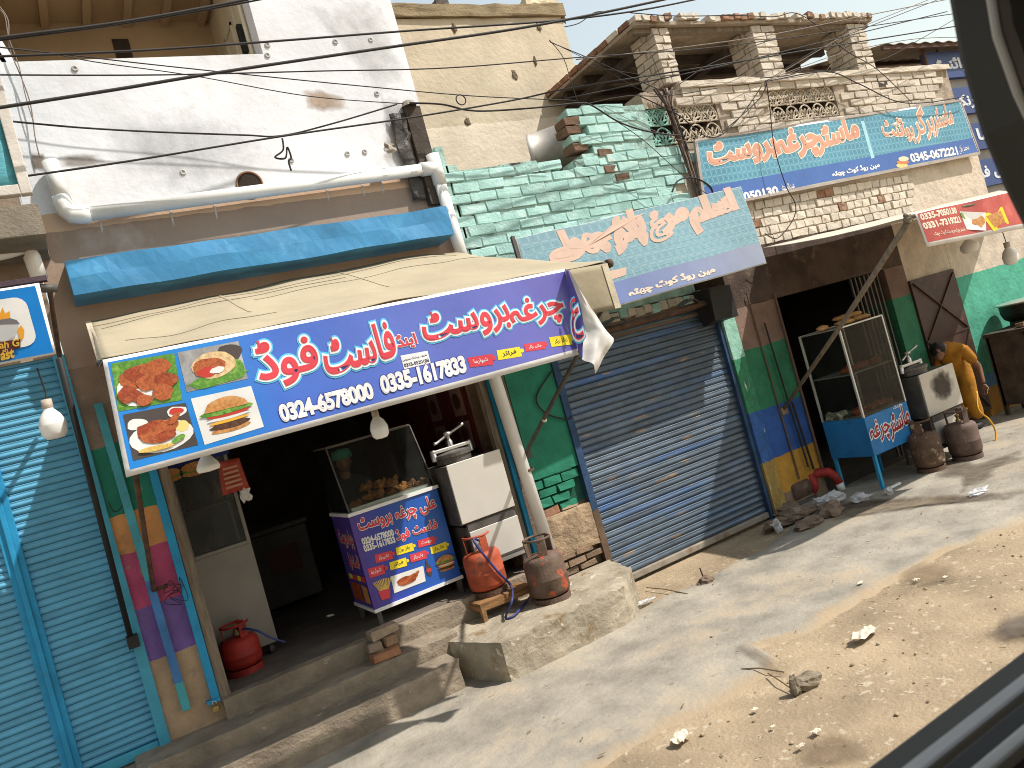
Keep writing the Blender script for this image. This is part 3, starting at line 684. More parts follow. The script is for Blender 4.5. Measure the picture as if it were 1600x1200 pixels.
# ---- posts and banded pier between shutter and the right shop
zp = [PY(x, y, FY).z for x, y in ((1140, 565), (1160, 650), (1183, 728))]
post_b = mat('peeling banded post', (1, 1, 1), .7, var=.25, vs=9, bands=(2, 0, 3, .07, [(0, (.33, .22, .06)), (zp[2], (.03, .10, .30)), (zp[1], (.035, .20, .10)), (zp[0], (.27, .50, .40))], 'CONSTANT'), dirt=(.10, .07, .05), da=.3, ds=7, dirt2=(.45, .55, .50), d2=(.64, 12), dst=(2, 1, .4), bump=.6, bs=30)
MB().box(6.585, 6.70, FY - .05, FY + .06, 0, 2.62).jitter(.008).build('painted_post', post_b, MBD)
MB().box(6.715, 6.80, FY - .03, FY + .06, 0, 2.62).jitter(.008).build('painted_post', post_b, MBD)
zq = [PY(x, y, FY).z for x, y in ((1195, 540), (1215, 632), (1232, 708))]
pier_b = mat('banded pier', (1, 1, 1), .85, var=.2, vs=5, bands=(2, 0, 3.3, .05, [(0, (.20, .14, .09)), (zq[2] - .42, (.42, .22, .035)), (zq[2], (.028, .085, .29)), (zq[1], (.03, .165, .085)), (zq[0], (.20, .13, .10))], 'CONSTANT'), dirt=(.10, .075, .055), da=.3, ds=4, de=.25, bump=.6, bs=20)
CBD = thing('cream_brick_building', 'cream limewashed brick building with rooftop brick pillars over the right shop', 'building', (9.5, 7, 0))
rough_block('pier', [(6.83, FY), (7.56, FY), (7.56, 7.2), (6.83, 7.2)], 0, 2.45, pier_b, CBD, .008, .1)
MB().tube([(7.53, FY - .03, .2), (7.53, FY - .03, 2.5)], .016, 8).tube([(7.12, FY - .02, .3), (7.10, FY - .02, 2.6)], .010, 6).build('pier_conduit', mat('brown conduit', (.13, .075, .05), .7), CBD)
MB().tube([(7.30, FY - .06, 1.2), (7.36, FY - .05, .35)], .015, 6).tube([(7.22, FY - .05, 2.2), (7.28, FY - .05, .4)], .011, 6).build('pier_cable', black_pl, CBD)

# ================================================================ cream brick building
MB().box(6.83, 10.25, FY + .01, 7.2, 2.451, 3.12).build('lintel', mat('sooty lintel', (.085, .058, .045), .95, var=.4, vs=3, dirt=(.17, .12, .09), da=.35, ds=4, bump=.6), CBD)
MB().box(6.37, 12.65, FY + .03, 7.1, 3.121, 4.40).build('wall_core', mat('lumpy limewash', (.54, .45, .35), .95, var=.22, vs=3, dirt=(.36, .28, .21), da=.40, ds=3, de=.25, dirt2=(.30, .17, .11), d2=(.69, 5), bump=1.0, bs=14), CBD)
J2 = [PY(x, y, FY) for x, y in ((1201, 143), (1303, 131), (1316, 176), (1216, 194))]
j2 = (J2[0].x, J2[1].x, (J2[2].z + J2[3].z) / 2, (J2[0].z + J2[1].z) / 2)
tz = PY(1150, 130, FY).z
core = MB()
z4 = 4.401
core.box(6.37, j1[1] + .02, FY + .03, 7.1, z4, j1[2] - .031); core.box(j1[1] + .021, 12.45, FY + .03, 7.1, z4, j2[2] - .031)
for (xa_, xb_) in ((j1[1] + .02, j2[0] - .02), (j2[1] + .02, 12.45)): core.box(xa_, xb_, FY + .03, 7.1, j2[2] - .03, tz - .02)
core.box(j2[0] - .02, j2[1] + .02, FY + .03, 7.1, j2[3] + .02, tz - .02)
core.box(6.37, j1[1] + .02, FY + .03, 7.1, j1[3] + .02, tz - .02)
core.build('parapet_core', crm_d, CBD)
s1top = lambda c: None
def up_mask(c, z):
    if c < MX + .15 * math.sin(z * 9): return False
    x, y = proj((c, FY, z))
    if x > 1470 or y > 222 - .157 * (x - 1085) + 12: return False
    for j in (j1, j2):
        if j[0] - .1 < c < j[1] + .1 and j[2] - .03 < z < j[3] + .03: return False
    return z < tz - .03
n1 = courses(CBD, 6.45, 12.3, 4.40, tz, FY, up_mask, lambda c, z: crm, L=.27, Hh=.105)
def lo_mask(c, z):
    x, y = proj((c, FY, z))
    return y > 322 - .195 * (x - 1160) + 2 and y < 345 + (1450 - x) * .17 and x > 1165 and x < 1530 and c < 10.8
n2 = courses(CBD, 7.2, 11.0, 3.12, 3.95, FY, lo_mask, lambda c, z: bare if random.random() < .03 else crm, L=.15, Hh=.11)
# ledge coping of the parapet
rough_block('coping', [(6.95, FY - .03), (12.45, FY - .03), (12.45, 7.15), (6.95, 7.15)], tz - .018, tz + .06, crm, CBD, .02, .12)
# pierced screens
def jali(j, ms, rows, cols):
    p = MB(); x0, x1, z0, z1 = j; cw = (x1 - x0) / cols; ch = (z1 - z0) / rows; r = .011; Y = FY + .05
    def T(pts): p.tube(pts, r, 5, False)
    for i in range(cols):
        for k in range(rows):
            cx_, cz_ = x0 + (i + .5) * cw, z0 + (k + .12) * ch
            for a in range(5):
                t = math.radians(18 + 36 * a); ln = ch * (.78 if a % 2 else .62); c_ = V((cx_, Y, cz_)); d = V((math.cos(t), 0, math.sin(t))); n_ = V((-d.z, 0, d.x))
                T([c_, c_ + d * ln * .35 + n_ * .022, c_ + d * ln * .75 + n_ * .020, c_ + d * ln]); T([c_ + d * ln * .2, c_ + d * ln * .5 - n_ * .026, c_ + d * ln])
            T([V((cx_ + cw * .5 * math.cos(t), Y, cz_ + ch * .86 * math.sin(t))) for t in [math.pi * q / 8 for q in range(9)]])
            T([V((cx_ - cw / 2, Y, cz_)), V((cx_ + cw / 2, Y, cz_))])
            T([V((cx_ + .03 * math.cos(t), Y, cz_ + .02 + .03 * math.sin(t))) for t in [math.pi * q / 4 for q in range(9)]])
    for k in range(int((x1 - x0) / .05)):
        for q in range(2): p.lathe((x0 + .025 + k * .05, Y, z1 - .03 - q * .05), [(.017, -.008), (.025, -.008), (.025, .008), (.017, .008)], 6, (0, 1, 0))
    o = p.build('pierced_screen', ms, CBD)
    MB().box(x0 - .03, x1 + .03, 7.12, 7.14, z0 - .03, z1 + .03).build('screen_void_shade', dark_in, CBD)  # dark sheet paints the shade behind the lattice
    fr = MB()
    for a in ((x0 - .02, x1 + .02, z0 - .03, z0), (x0 - .02, x1 + .02, z1, z1 + .03), (x0 - .03, x0, z0 - .03, z1 + .03), (x1, x1 + .03, z0 - .03, z1 + .03)): fr.box(a[0], a[1], FY + .031, 7.1, a[2], a[3])
    fr.build('screen_frame', crm_d, CBD)
js = mat('screen limewash', (.52, .44, .34), .95, var=.25, vs=8, bands=(0, 5, 12, .5, [(5, (.30, .55, .46)), (MX - .05, (.52, .44, .34))], 'CONSTANT'), bump=.3)
jali(j1, js, 2, 5); jali(j2, js, 2, 5)
MB().box(*[PY(1385, 150, FY).x + q for q in (-.1, .1)], FY - .002, FY + .028, 4.95, 5.22).build('slot_vent_shade', dark_in, CBD)  # dark plate paints the shade of the narrow slot
# rooftop pillars
RZ = PY(1165, 40, FY).z
def pillar(pxl, pxr):
    x0 = PY(*pxl, FY).x; x1 = PY(*pxr, FY).x; z0 = tz + .06; z1 = RZ - .02
    p = MB().box(x0 + .02, x1 - .02, FY + .03, FY + .40, z0, z1).build('pillar', crm_d, CBD)
    k = 0; z = z0
    while z < z1 - .05:
        wd = x1 - x0
        for (a, b) in (((0, .55), (.55, 1)) if k % 2 else ((0, .42), (.42, 1))):
            L = wd * (b - a) - .014; brick(p, x0 + wd * (a + b) / 2, FY + .06, z + .045, L, .12, .082, crm)
        for (a, b) in (((.12, .28), (.285, .42)) if k % 2 else ((.12, .2), (.205, .42))):
            brick(p, x0 + .045, FY + (a + b) / 2, z + .045, .09, (b - a) - .012, .082, crm)
        z += .097; k += 1
pillar((1033, 100), (1059, 100)); pillar((1186, 90), (1222, 90)); pillar((1330, 65), (1358, 65))
rx0, rx1 = PY(988, 40, FY).x, PY(1348, 20, FY).x + .1
bw = mat('soot timber ceiling', (.06, .045, .035), .9, var=.35, vs=6, bump=.3)
rf = MB().box(rx0, rx1, FY - .04, 10.6, RZ + .01, RZ + .05).build('roof_slab', mat('roof mud', (.33, .26, .19), .95, var=.3, vs=5, bump=.6), CBD)
x = rx0
while x < rx1:
    if random.random() > .12: brick(rf, x + .055, FY - .01 + random.uniform(-.02, .02), RZ + .085 + random.uniform(-.02, .02), .10, .13, .07, crm if random.random() < .8 else bare, random.uniform(-.15, .15))
    x += .115
y = FY + .15
while y < 10.4:
    brick(rf, rx0 + .05, y, RZ + .095, .12, .2, .07, bare if random.random() < .6 else crm); y += .22
MB().box(rx0 + .02, rx1 - .02, FY + .03, FY + .12, RZ - .05, RZ + .009).build('roof_beam', wood_old, rf)
for i in range(7): MB().box(rx0 + .1, rx1 - .1, 7.5 + i * .45, 7.58 + i * .45, RZ - .09, RZ - .002).build('roof_joist', bw, rf)
MB().box(rx0 + .25, rx0 + .38, FY + .4, 10.5, RZ - .2, RZ - .092).build('roof_girder', bw, rf)
MB().box(8.3, 8.42, FY + .4, 10.5, RZ - .2, RZ - .092).build('roof_girder', bw, rf)
MB().box(rx0 + .02, rx1 - .6, 10.45, 10.6, tz - .3, RZ - .001).build('roof_back_wall', bw, CBD)

# ---- right shop interior, door and side wall
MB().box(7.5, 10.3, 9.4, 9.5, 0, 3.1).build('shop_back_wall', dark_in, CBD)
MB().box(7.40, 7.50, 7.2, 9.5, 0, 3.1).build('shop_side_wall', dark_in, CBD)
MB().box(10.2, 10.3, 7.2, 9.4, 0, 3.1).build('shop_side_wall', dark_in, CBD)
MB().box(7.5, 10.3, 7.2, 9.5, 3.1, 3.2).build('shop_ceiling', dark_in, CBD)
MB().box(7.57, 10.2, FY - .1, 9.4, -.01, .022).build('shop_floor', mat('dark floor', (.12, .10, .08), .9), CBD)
zr = [PY(x, y, FY).z for x, y in ((1405, 465), (1428, 590))]
pier2 = mat('inner banded pier', (1, 1, 1), .8, var=.2, vs=5, bands=(2, 0, 3, .04, [(0, (.3, .16, .03)), (zr[1] - .5, (.03, .09, .30)), (zr[1] - .02, (.03, .16, .085)), (zr[0], (.16, .10, .075))], 'CONSTANT'), dirt=(.1, .07, .05), da=.25, ds=5, bump=.5)
MB().box(9.70, 10.12, FY, 7.2, 0, 2.45).build('pier', pier2, CBD)
dx0, dx1, dz0, dz1 = 10.12, PY(1500, 470, FY).x, .12, PY(1488, 420, FY).z
dm = mat('brown door paint', (.055, .028, .02), .55, var=.3, vs=3, dirt=(.10, .06, .045), da=.35, ds=4, bump=.15)
D2 = MB().box(dx0 + .01, dx1, FY - .03, FY + .02, dz0, dz1).build('metal_door', dm, CBD)
for a, b in (((dx0 + .05, dz0 + .05), (dx1 - .05, dz1 - .9)), ((dx1 - .05, dz0 + .05), (dx0 + .05, dz1 - .9)), ((dx0 + .05, dz1 - .85), (dx1 - .05, dz1 - .05)), ((dx1 - .05, dz1 - .85), (dx0 + .05, dz1 - .05))):
    MB().beam((a[0], FY - .036, a[1]), (b[0], FY - .036, b[1]), .012, .035, (0, 1, 0)).build('door_brace', dm, D2)
MB().box(dx0 + .02, dx1 - .01, FY - .04, FY - .031, dz1 - .89, dz1 - .86).build('door_rail', dm, D2)
zs = [PY(x, y, FY).z for x, y in ((1505, 432), (1548, 583), (1552, 603))]
side_b = mat('banded side wall', (1, 1, 1), .9, var=.2, vs=4, bands=(2, 0, 3.2, .06, [(0, (.42, .20, .035)), (zs[2], (.10, .25, .42)), (zs[1], (.07, .32, .215)), (zs[0], (.50, .42, .33))], 'CONSTANT'), dirt=(.13, .11, .08), da=.24, ds=4, de=.2, bump=.7, bs=14)
MB().box(dx1 + .002, 14, FY, 7.2, 0, 3.12).build('side_wall', side_b, CBD)
MB().box(dx0, dx1 + .001, FY + .003, 7.2, dz1 + .003, 3.119).build('side_wall', side_b, CBD)
# folding lattice gate
for i in range(7):
    x = 9.05 + i * .09
    MB().box(x, x + .025, FY + .05, FY + .075, 0.02, 2.44).build('gate_bar', iron, CBD)

# ================================================================ beige building behind
BG = thing('beige_building', 'tan plastered building set back behind the broken mint wall', 'building', (6, 9, 0))
YG = 8.7
pa, pb_, pc = PY(600, 20, YG), PY(874, 14, YG), PY(905, 150, YG)
zg = pb_.z
beige = mat('tan plaster', (.52, .44, .32), .95, var=.16, vs=1.6, bands=(2, 0, 9, .10, [(0, (.66, .57, .44)), (PY(760, 196, YG).z, (.52, .44, .32))], 'CONSTANT'), dirt=(.38, .30, .20), da=.33, ds=1.6, de=.3, dirt2=(.28, .2, .13), d2=(.725, 5), dst=(1, 1, 1.2), bump=.5, bs=14)
MB().box(3.62, pb_.x, YG, 12, 0, zg - .12).build('wall', beige, BG)
rough_block('parapet_cap', [(3.62, YG - .05), (pb_.x + .05, YG - .05), (pb_.x + .05, 12), (3.62, 12)], zg - .12, zg + .06, mat('dark coping', (.25, .19, .11), .95, var=.3, vs=4, bump=.6), BG, .02, .15)
rough_block('corner_block', [(pb_.x - .55, YG - .03), (pb_.x + .0, YG - .03), (pb_.x, 9.2), (pb_.x - .55, 9.2)], zg + .05, zg + .16, mat('pale block', (.60, .52, .36), .9), BG, .02)
rough_block('corner_stone', [(PY(695, 15, YG).x - .1, YG), (PY(695, 15, YG).x + .1, YG), (PY(695, 15, YG).x + .1, YG + .2), (PY(695, 15, YG).x - .1, YG + .2)], zg + .05, zg + .16, mat('dark stone', (.1, .085, .07), .9), BG, .02, .05)
for x, y in ((804, 117), (842, 43), (709, 44), (730, 190), (836, 96), (880, 30)):
    p = PY(x, y, YG); MB().ball((p.x, YG, p.z), .05 * random.uniform(.5, 1.1), .02, .06, 8, 6, .8).build('plaster_chip', mat('chip', (.16, .12, .08), .95), BG)
# old drum lying behind the mint wall
DR = thing('steel_drum', 'grey steel drum lying behind the broken mint wall', 'drum', (5.3, 7.4, 4.3))
dc = PY(893, 232, 7.45); dc = V((dc.x, 7.30, dc.z - .02))
MB().lathe(dc, [(.30, 0.0), (.31, .01), (.31, .04), (.295, .05), (.295, .5), (.31, .51), (.31, .55)], 28, (-.75, .62, 0)).build('shell', mat('dull drum steel', (.33, .30, .26), .5, metal=.5, var=.2, vs=4, bump=.1), DR, smooth=True)
MB().lathe(dc, [(.0001, .03), (.296, .03)], 28, (-.75, .62, 0)).build('lid', mat('drum inside', (.06, .05, .04), .8), DR)

# ================================================================ building at the left edge
LB = thing('left_building', 'building at the left edge with concrete canopy over the teal shutters', 'building', (-1.5, 7, 0))
MB().box(-5, .052, FY + .0, 7.1, 3.42, 5.25).build('wall', mat('grey brown plaster', (.27, .20, .145), .95, var=.25, vs=2.5, dirt=(.15, .11, .08), da=.4, ds=2, de=.3, bump=.6, bs=16), LB)
MB().box(-5, -.02, FY + .10, 7.1, 5.25, 8).build('upper_wall', plaster_w, LB)
MB().box(-5, .052, FY + .05, 7.1, 0, .34).build('base', stc, LB)
cp = PY(65, 340, 6.1)
z_a, z_b = PY(60, 316, 6.1).z, PY(62, 366, 6.1).z
rough_block('canopy_slab', [(-5, 6.1), (cp.x, 6.1), (cp.x, FY - .003), (-5, FY - .003)], z_b, z_a, mat('sooty canopy concrete', (.20, .17, .13), .95, var=.3, vs=3, dirt=(.08, .065, .05), da=.4, ds=2, de=.3, bump=.5), LB, .01, .15)
tf = PY(40, 300, 6.12); tt = PY(18, 140, 6.12)
# framed tarpaulin panel standing on the canopy
TPN = thing('framed_tarpaulin', 'torn turquoise tarpaulin in a pale frame on the canopy at the left edge', 'tarpaulin', (-.3, 6.2, z_a))
trp = mat('turquoise tarpaulin', (.10, .36, .42), .45, var=.3, vs=4, st=(1, 1, 3), dirt=(.22, .48, .52), da=.45, ds=4, bump=.5, bs=5)
MB().sheet(lambda i, j: (-1.8 + (tf.x - .03 + 1.8) * i, 6.13 + .03 * noise.noise(V((i * 6, j * 5, 1))), tf.z + .03 + (tt.z + .3 - tf.z) * j), 30, 10).build('cloth', trp, TPN, smooth=True, solid=.003)
MB().box(tf.x - .03, tf.x + .04, 6.09, 6.16, tf.z - .02, tt.z + .35).build('frame_post', mat('pale frame', (.55, .50, .44), .7, var=.2), TPN, bevel=.006)
MB().box(-1.8, tf.x - .032, 6.09, 6.16, tf.z - .02, tf.z + .05).build('frame_rail', MATS['pale frame'], TPN, bevel=.006)
# rail posts at the upper left corner
for i, (a, b) in enumerate((((-12, 60), (18, 106)), ((-30, 55), (4, 106)))):
    MB().beam(PY(*a, 6.9), PY(*b, 6.9), .09, .07, (0, 1, 0)).build('balcony_post', plaster_w, LB)
# stub pipe under the canopy
e0, e1, e2 = PY(-60, 408, 6.5), PY(44, 385, 6.5), PY(62, 436, 6.5)
MB().tube([e0, e1.lerp(e0, .3), e1, e1.lerp(e2, .3), e2], .055, 12).build('canopy_pipe', white_pvc, LB, smooth=True)

# ---- teal shutters
def teal(root, x0, x1):
    MB().box(x0, x1, FY + .05, FY + .06, .36, 3.42).build('backing', black_pl, root)
    shutter(root, x0, x1, .43, 3.40, FY + .03, .053, tsl)
    MB().box(x0, x1, FY, FY + .04, .35, .428).build('bottom_bar', teal_tin, root, bevel=.006)
tsl = mat('teal slat paint', (.085, .315, .48), .5, var=.15, vs=4, dirt=(.035, .19, .30), da=.36, ds=1.6, de=.3, bump=.06, rnd=.08, spec=.5)
cpx = PY(58, 1000, FY).x
T1 = thing('roller_shutter', 'closed teal roller shutter beside the painted pier', 'shutter', (-.2, 6.8, .35))
teal(T1, cpx + .06, -.02)
MB().box(-.02, .058, FY - .03, FY + .05, .34, 3.42).build('guide_rail', teal_tin, T1, bevel=.004)
MB().box(.0, .12, FY - .045, FY - .005, .33, .375).build('rail_foot', teal_tin, T1, bevel=.004)
T2 = thing('roller_shutter', 'teal roller shutter at the far left edge beyond the centre post', 'shutter', (-1.2, 6.8, .35))
teal(T2, cpx - 1.6, cpx - .06)
CPO = thing('shutter_post', 'blue centre post between the two teal shutters', 'post', (cpx, 6.75, .33))
MB().box(cpx - .06, cpx + .06, FY - .01, FY + .06, .34, 3.4).build('flat', sky_tin, CPO, bevel=.004)
MB().box(cpx - .018, cpx + .018, FY - .035, FY - .011, .34, 3.4).build('rib', sky_tin, CPO, bevel=.006)
rough_block('sill', [(-3, FY - .25), (.45, FY - .25), (.45, FY + .045), (-3, FY + .045)], -.02, .335, stc, LB, .015)
# long blue-green plank and black conduits on the pier
a, b = PY(135, 770, FY - .02), PY(262, 1120, FY - .02)
DW = thing('blue_downspout', 'flat blue-green downspout on the striped pier', 'downspout', (.2, 6.75, .5))
MB().beam((.19, FY - .035, 3.0), (.215, FY - .035, b.z), .06, .055, (0, 1, 0)).build('spout', mat('faded blue spout', (.05, .23, .37), .6, var=.25, vs=4, bands=(2, 0, 3.2, .12, [(0, (.06, .32, .36)), (.78, (.05, .16, .38)), (1.6, (.06, .30, .37))], 'CONSTANT'), bump=.2), DW, bevel=.004)
AR1 = thing('folding_strut', 'black folding strut in front of the teal shutter edge', 'strut', PY(205, 1005, 6.70))
q0, q1 = PY(92, 560, 5.6), PY(205, 1000, 6.70)
MB().tube([q0, q1], .020, 8).build('bar', black_pl, AR1, smooth=True)
MB().box(q1.x - .03, q1.x + .05, 6.66, FY - .004, q1.z - .06, q1.z + .03).build('foot', black_pl, AR1)
# ================================================================ awnings
YA = 4.75
canvas = mat('beige canvas', (.345, .285, .19), .9, var=.10, vs=2.5, dirt=(.27, .22, .145), da=.35, ds=2, de=.35, bump=.35, bs=7)
AW = thing('awning', 'beige canvas awning over the open chicken shop', 'awning', (1.9, 5.7, 2.4))
wl, wr = PY(138, 503, 6.58), PY(712, 386, 6.58); fl, fr_ = PY(158, 560, YA), PY(945, 408, YA)
def awn(i, j):                                       # i along the wall, j from wall to front
    a = wl.lerp(wr, i); b = fl.lerp(fr_, i); p = a.lerp(b, j)
    sag = -.045 * math.sin(math.pi * j) + .012 * math.sin(i * 26 + 2 * j) * j * (1 - j) * 4 + .022 * noise.noise(V((i * 7, j * 3, 2))) + .008 * math.sin(j * 30 + i * 5) * max(0, .45 - j)
    return p + V((0, 0, sag - (.05 * (1 - j) * max(0, i - .9) * 10)))
MB().sheet(awn, 60, 18).build('canvas', canvas, AW, smooth=True, solid=.004)
for k in (.30, .62):
    MB().sheet(lambda i, j: awn(k + .006 * i, j * .5) + V((0, 0, .006)), 1, 12).build('seam', mat('canvas seam', (.36, .29, .19), .9), AW)
MB().sheet(lambda i, j: awn(.0 + .012 * i - .006, j) + V((0, 0, .006 - .05 * (1 - i) * j)), 2, 14).build('hem', mat('canvas hem', (.46, .39, .28), .9), AW, smooth=True)
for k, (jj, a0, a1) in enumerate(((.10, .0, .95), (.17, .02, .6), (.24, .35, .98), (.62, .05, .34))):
    MB().tube([awn(a0 + (a1 - a0) * t / 40, jj + .02 * math.sin(t * .35 + k)) + V((0, 0, .003)) for t in range(41)], .0035, 5).build('crease_line', mat('crease shadow cord', (.16, .13, .085), .9), AW)  # dark cords paint in the shadow lines of canvas folds and seams
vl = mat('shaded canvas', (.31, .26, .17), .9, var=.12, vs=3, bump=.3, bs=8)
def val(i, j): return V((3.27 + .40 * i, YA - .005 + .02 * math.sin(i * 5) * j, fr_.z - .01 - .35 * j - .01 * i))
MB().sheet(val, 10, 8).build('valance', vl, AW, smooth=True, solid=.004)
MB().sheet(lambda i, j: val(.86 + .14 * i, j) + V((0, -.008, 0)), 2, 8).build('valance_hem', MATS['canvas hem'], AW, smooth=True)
MB().tube([(fl.x - .03, YA + .03, fl.z - .02), (fr_.x + .05, YA + .03, fr_.z - .02)], .018, 8).build('front_rod', iron, AW, smooth=True)
MB().lathe((fr_.x + .03, YA + .03, fr_.z - .02), [(.0001, 0), (.032, .0), (.036, .02), (.032, .045), (.0001, .05)], 14, (1, 0, 0)).build('rod_cap', rust, AW, smooth=True)
a = PY(819, 712, 6.70); b = V((3.60, YA + .05, 2.70))
MB().tube([a, b], .019, 8).build('arm', iron, AW, smooth=True)
MB().lathe(a.lerp(b, .28) + V((0, -.02, 0)), [(.0001, .012), (.022, .01), (.022, -.01)], 12, (0, -1, 0)).build('arm_joint', mat('joint', (.5, .45, .38), .5, metal=.5), AW)
MB().box(a.x - .05, a.x + .09, 6.70, FY + .004, a.z - .04, a.z + .04).build('arm_bracket', iron, AW)
a2 = PY(240, 922, 6.70); b2 = V((.27, YA + .05, 2.86))
MB().tube([b2, a2, a2 + V((.10, 0, .0))], .017, 8).build('arm', rust, AW, smooth=True)

AW2 = thing('awning', 'pale canvas awning with red banner over the right shop', 'awning', (8.5, 5.7, 2.4))
canv2 = mat('pale canvas', (.50, .44, .35), .9, var=.12, vs=2.5, dirt=(.38, .32, .25), da=.35, ds=2, de=.35, bump=.35, bs=7)
YA2 = 4.5; w2l, w2r = PY(1190, 388, 6.72), V((12.8, 6.72, 3.16)); f2l = PY(1418, 340, YA2); f2r = V((10.1, YA2, f2l.z - .05))
def awn2(i, j):
    p = w2l.lerp(w2r, i).lerp(f2l.lerp(f2r, i), j); return p + V((0, 0, -.03 * math.sin(math.pi * j) + .012 * noise.noise(V((i * 9, j * 4, 5)))))
MB().sheet(awn2, 40, 16).build('canvas', canv2, AW2, smooth=True, solid=.005)
a = PY(1224, 640, FY - .03); b = f2l + V((.02, .02, -.04))
MB().tube([a, a.lerp(b, .5) + V((0, 0, -.02)), b], [.022, .026, .030], 8).build('arm', wood_old, AW2, smooth=True)
MB().box(a.x - .05, a.x + .05, FY - .05, FY + .01, a.z - .06, a.z + .03).build('arm_bracket', wood_old, AW2)
MB().ball(b + V((0, -.01, .03)), .045, .04, .05, 10, 8, .7).build('rope_knot', wood_old, AW2)
MB().tube([f2l, f2r], .02, 8).build('front_rod', wood_old, AW2, smooth=True)

# ================================================================ main banner
BN = thing('shop_banner', 'long blue printed banner with food photos and red lettering hung from the beige awning', 'banner', (1.8, 4.7, 2.4))
def bdisp(a, b): return .007 * math.sin(a * 7 + b * 3) * (1 - (b - 2.37) / .75) + .006 * noise.noise(V((a * 2.2, b * 3, 1)))
BS = Sheet((0, 4.70, 0), (1, 0, 0), (0, 0, 1), bdisp)
q = [BS.uv(p) for p in ((197, 746), (905, 554), (882, 420), (160, 562))]
white_v = paint('white vinyl', (.74, .72, .70), .45, bump=.25, bs=9)
red_v = paint('red print', (.62, .055, .075), .45); cyan_v = paint('cyan print', (.10, .47, .72), .45); yel_v = paint('yellow print', (.80, .62, .03), .5)
MB().sheet(lambda i, j: BS.p(*[(q[0][k] * (1 - i) + q[1][k] * i) * (1 - j) + (q[3][k] * (1 - i) + q[2][k] * i) * j for k in (0, 1)], 0), 60, 14).build('vinyl', white_v, BN, smooth=True, solid=.002)
bx = [BS.uv(p) for p in ((203, 734), (904, 544), (883, 424), (168, 566))]
blue_v = mat('blue gradient print', (1, 1, 1), .38, var=.06, vs=3, bands=(0, .2, 3.3, .02, [(.2, (.012, .20, .58)), (.75, (.014, .21, .60)), (1.05, (.05, .14, .52)), (2.0, (.10, .14, .47)), (3.3, (.14, .12, .40))], 'LINEAR'), bump=.12, bs=6, spec=.5)
MB().sheet(lambda i, j: BS.p(*[(bx[0][k] * (1 - i) + bx[1][k] * i) * (1 - j) + (bx[3][k] * (1 - i) + bx[2][k] * i) * j for k in (0, 1)], .002), 60, 14).build('blue_field', blue_v, BN, smooth=True)
HAL = [(.11, cyan_v), (.075, white_v), (.028, red_v)]
BS.text('lettering', 'فوڈ', (412, 610), (503, 588), (392, 535), HAL, BN)
BS.text('lettering', 'فاسٹ', (512, 586), (620, 556), (498, 530), HAL, BN)
BS.text('lettering', 'اینڈ', (623, 547), (653, 540), (616, 524), [(.08, white_v), (.03, red_v)], BN)
BS.text('lettering', 'بروسٹ', (669, 546), (800, 512), (653, 492), HAL, BN)
BS.text('lettering', 'چرغہ', (803, 520), (885, 500), (790, 474), HAL, BN)
NB = [(.09, paint('violet shadow print', (.05, .05, .25), .5)), (.055, white_v)]
BS.text('lettering', '0324-6578000', (441, 659), (584, 621), (434, 635), NB, BN, .95)
BS.text('lettering', '0335-1617833', (598, 615), (729, 580), (592, 590), NB, BN, .95)
def panel(S, quad, m, parent, name='photo_print', h=.0035):
    q = [S.uv(p) for p in quad]; return S.grid(name, [q[3], q[2], q[1], q[0]], m, parent, 8, 8, h)
def inq(quad, a, b):                                 # quad: tl, tr, br, bl pixels; a right, b down
    t = [quad[0][k] * (1 - a) + quad[1][k] * a for k in (0, 1)]; u = [quad[3][k] * (1 - a) + quad[2][k] * a for k in (0, 1)]
    return (t[0] * (1 - b) + u[0] * b, t[1] * (1 - b) + u[1] * b)
def blob(S, quad, a, b, ra, rb, m, parent, h, rot=0, n=14, jit=.12, name='food_print', half=None):
    ph = random.random() * 30; pts = []
    for i in range(n):
        t = (2 * math.pi * i / n) if half is None else (math.pi * i / (n - 1) + (0 if half == 'down' else math.pi))
        k = 1 + jit * noise.noise(V((math.cos(t) * 1.5 + ph, math.sin(t) * 1.5, 0))) * 2
        x, y = ra * math.cos(t) * k, rb * math.sin(t) * k
        pts.append(inq(quad, a + x * math.cos(rot) - y * math.sin(rot), b + x * math.sin(rot) + y * math.cos(rot)))
    return S.poly(name, pts, m, parent, .0042 + (h - .0035) * 1.5)
pr_chk = sp('roast chicken print', (.30, .055, .02), 22, (.50, .17, .06)); pr_chk2 = sp('glazed chicken print', (.42, .11, .035), 26, (.20, .03, .015))
pr_leaf = sp('lettuce print', (.10, .26, .035), 24, (.28, .45, .08)); pr_bun = sp('bun print', (.52, .23, .07), 16, (.62, .36, .14))
pr_plate = paint('plate print', (.70, .68, .64), .5); pr_tom = paint('tomato print', (.50, .045, .03), .5); pr_patty = sp('patty print', (.09, .04, .025), 30, (.17, .08, .04))
pr_grey = sp('grey backdrop print', (.30, .29, .28), 5, (.50, .49, .48)); pr_pita = sp('flatbread print', (.66, .46, .24), 12, (.55, .33, .15)); pr_fry = sp('fries print', (.68, .46, .12), 26, (.60, .34, .06))
pr_chz = paint('cheese print', (.75, .40, .04), .5); pr_lem = paint('lemon print', (.70, .58, .20), .5); pr_dark = paint('dark table print', (.07, .055, .05), .5)
def burger(S, Q, parent, h):
    for k, (b, rb, ra, m) in enumerate(((.90, .07, .36, pr_bun), (.80, .09, .38, pr_patty), (.70, .04, .38, pr_chz), (.62, .045, .40, pr_plate), (.54, .06, .42, pr_tom), (.44, .10, .47, pr_leaf))): blob(S, Q, .5, b - .06, ra, rb, m, parent, h + .0006 * k, 0, 16, .10)
    blob(S, Q, .5, .36, .40, .30, pr_bun, parent, h + .0042, 0, 14, .03, half='up')
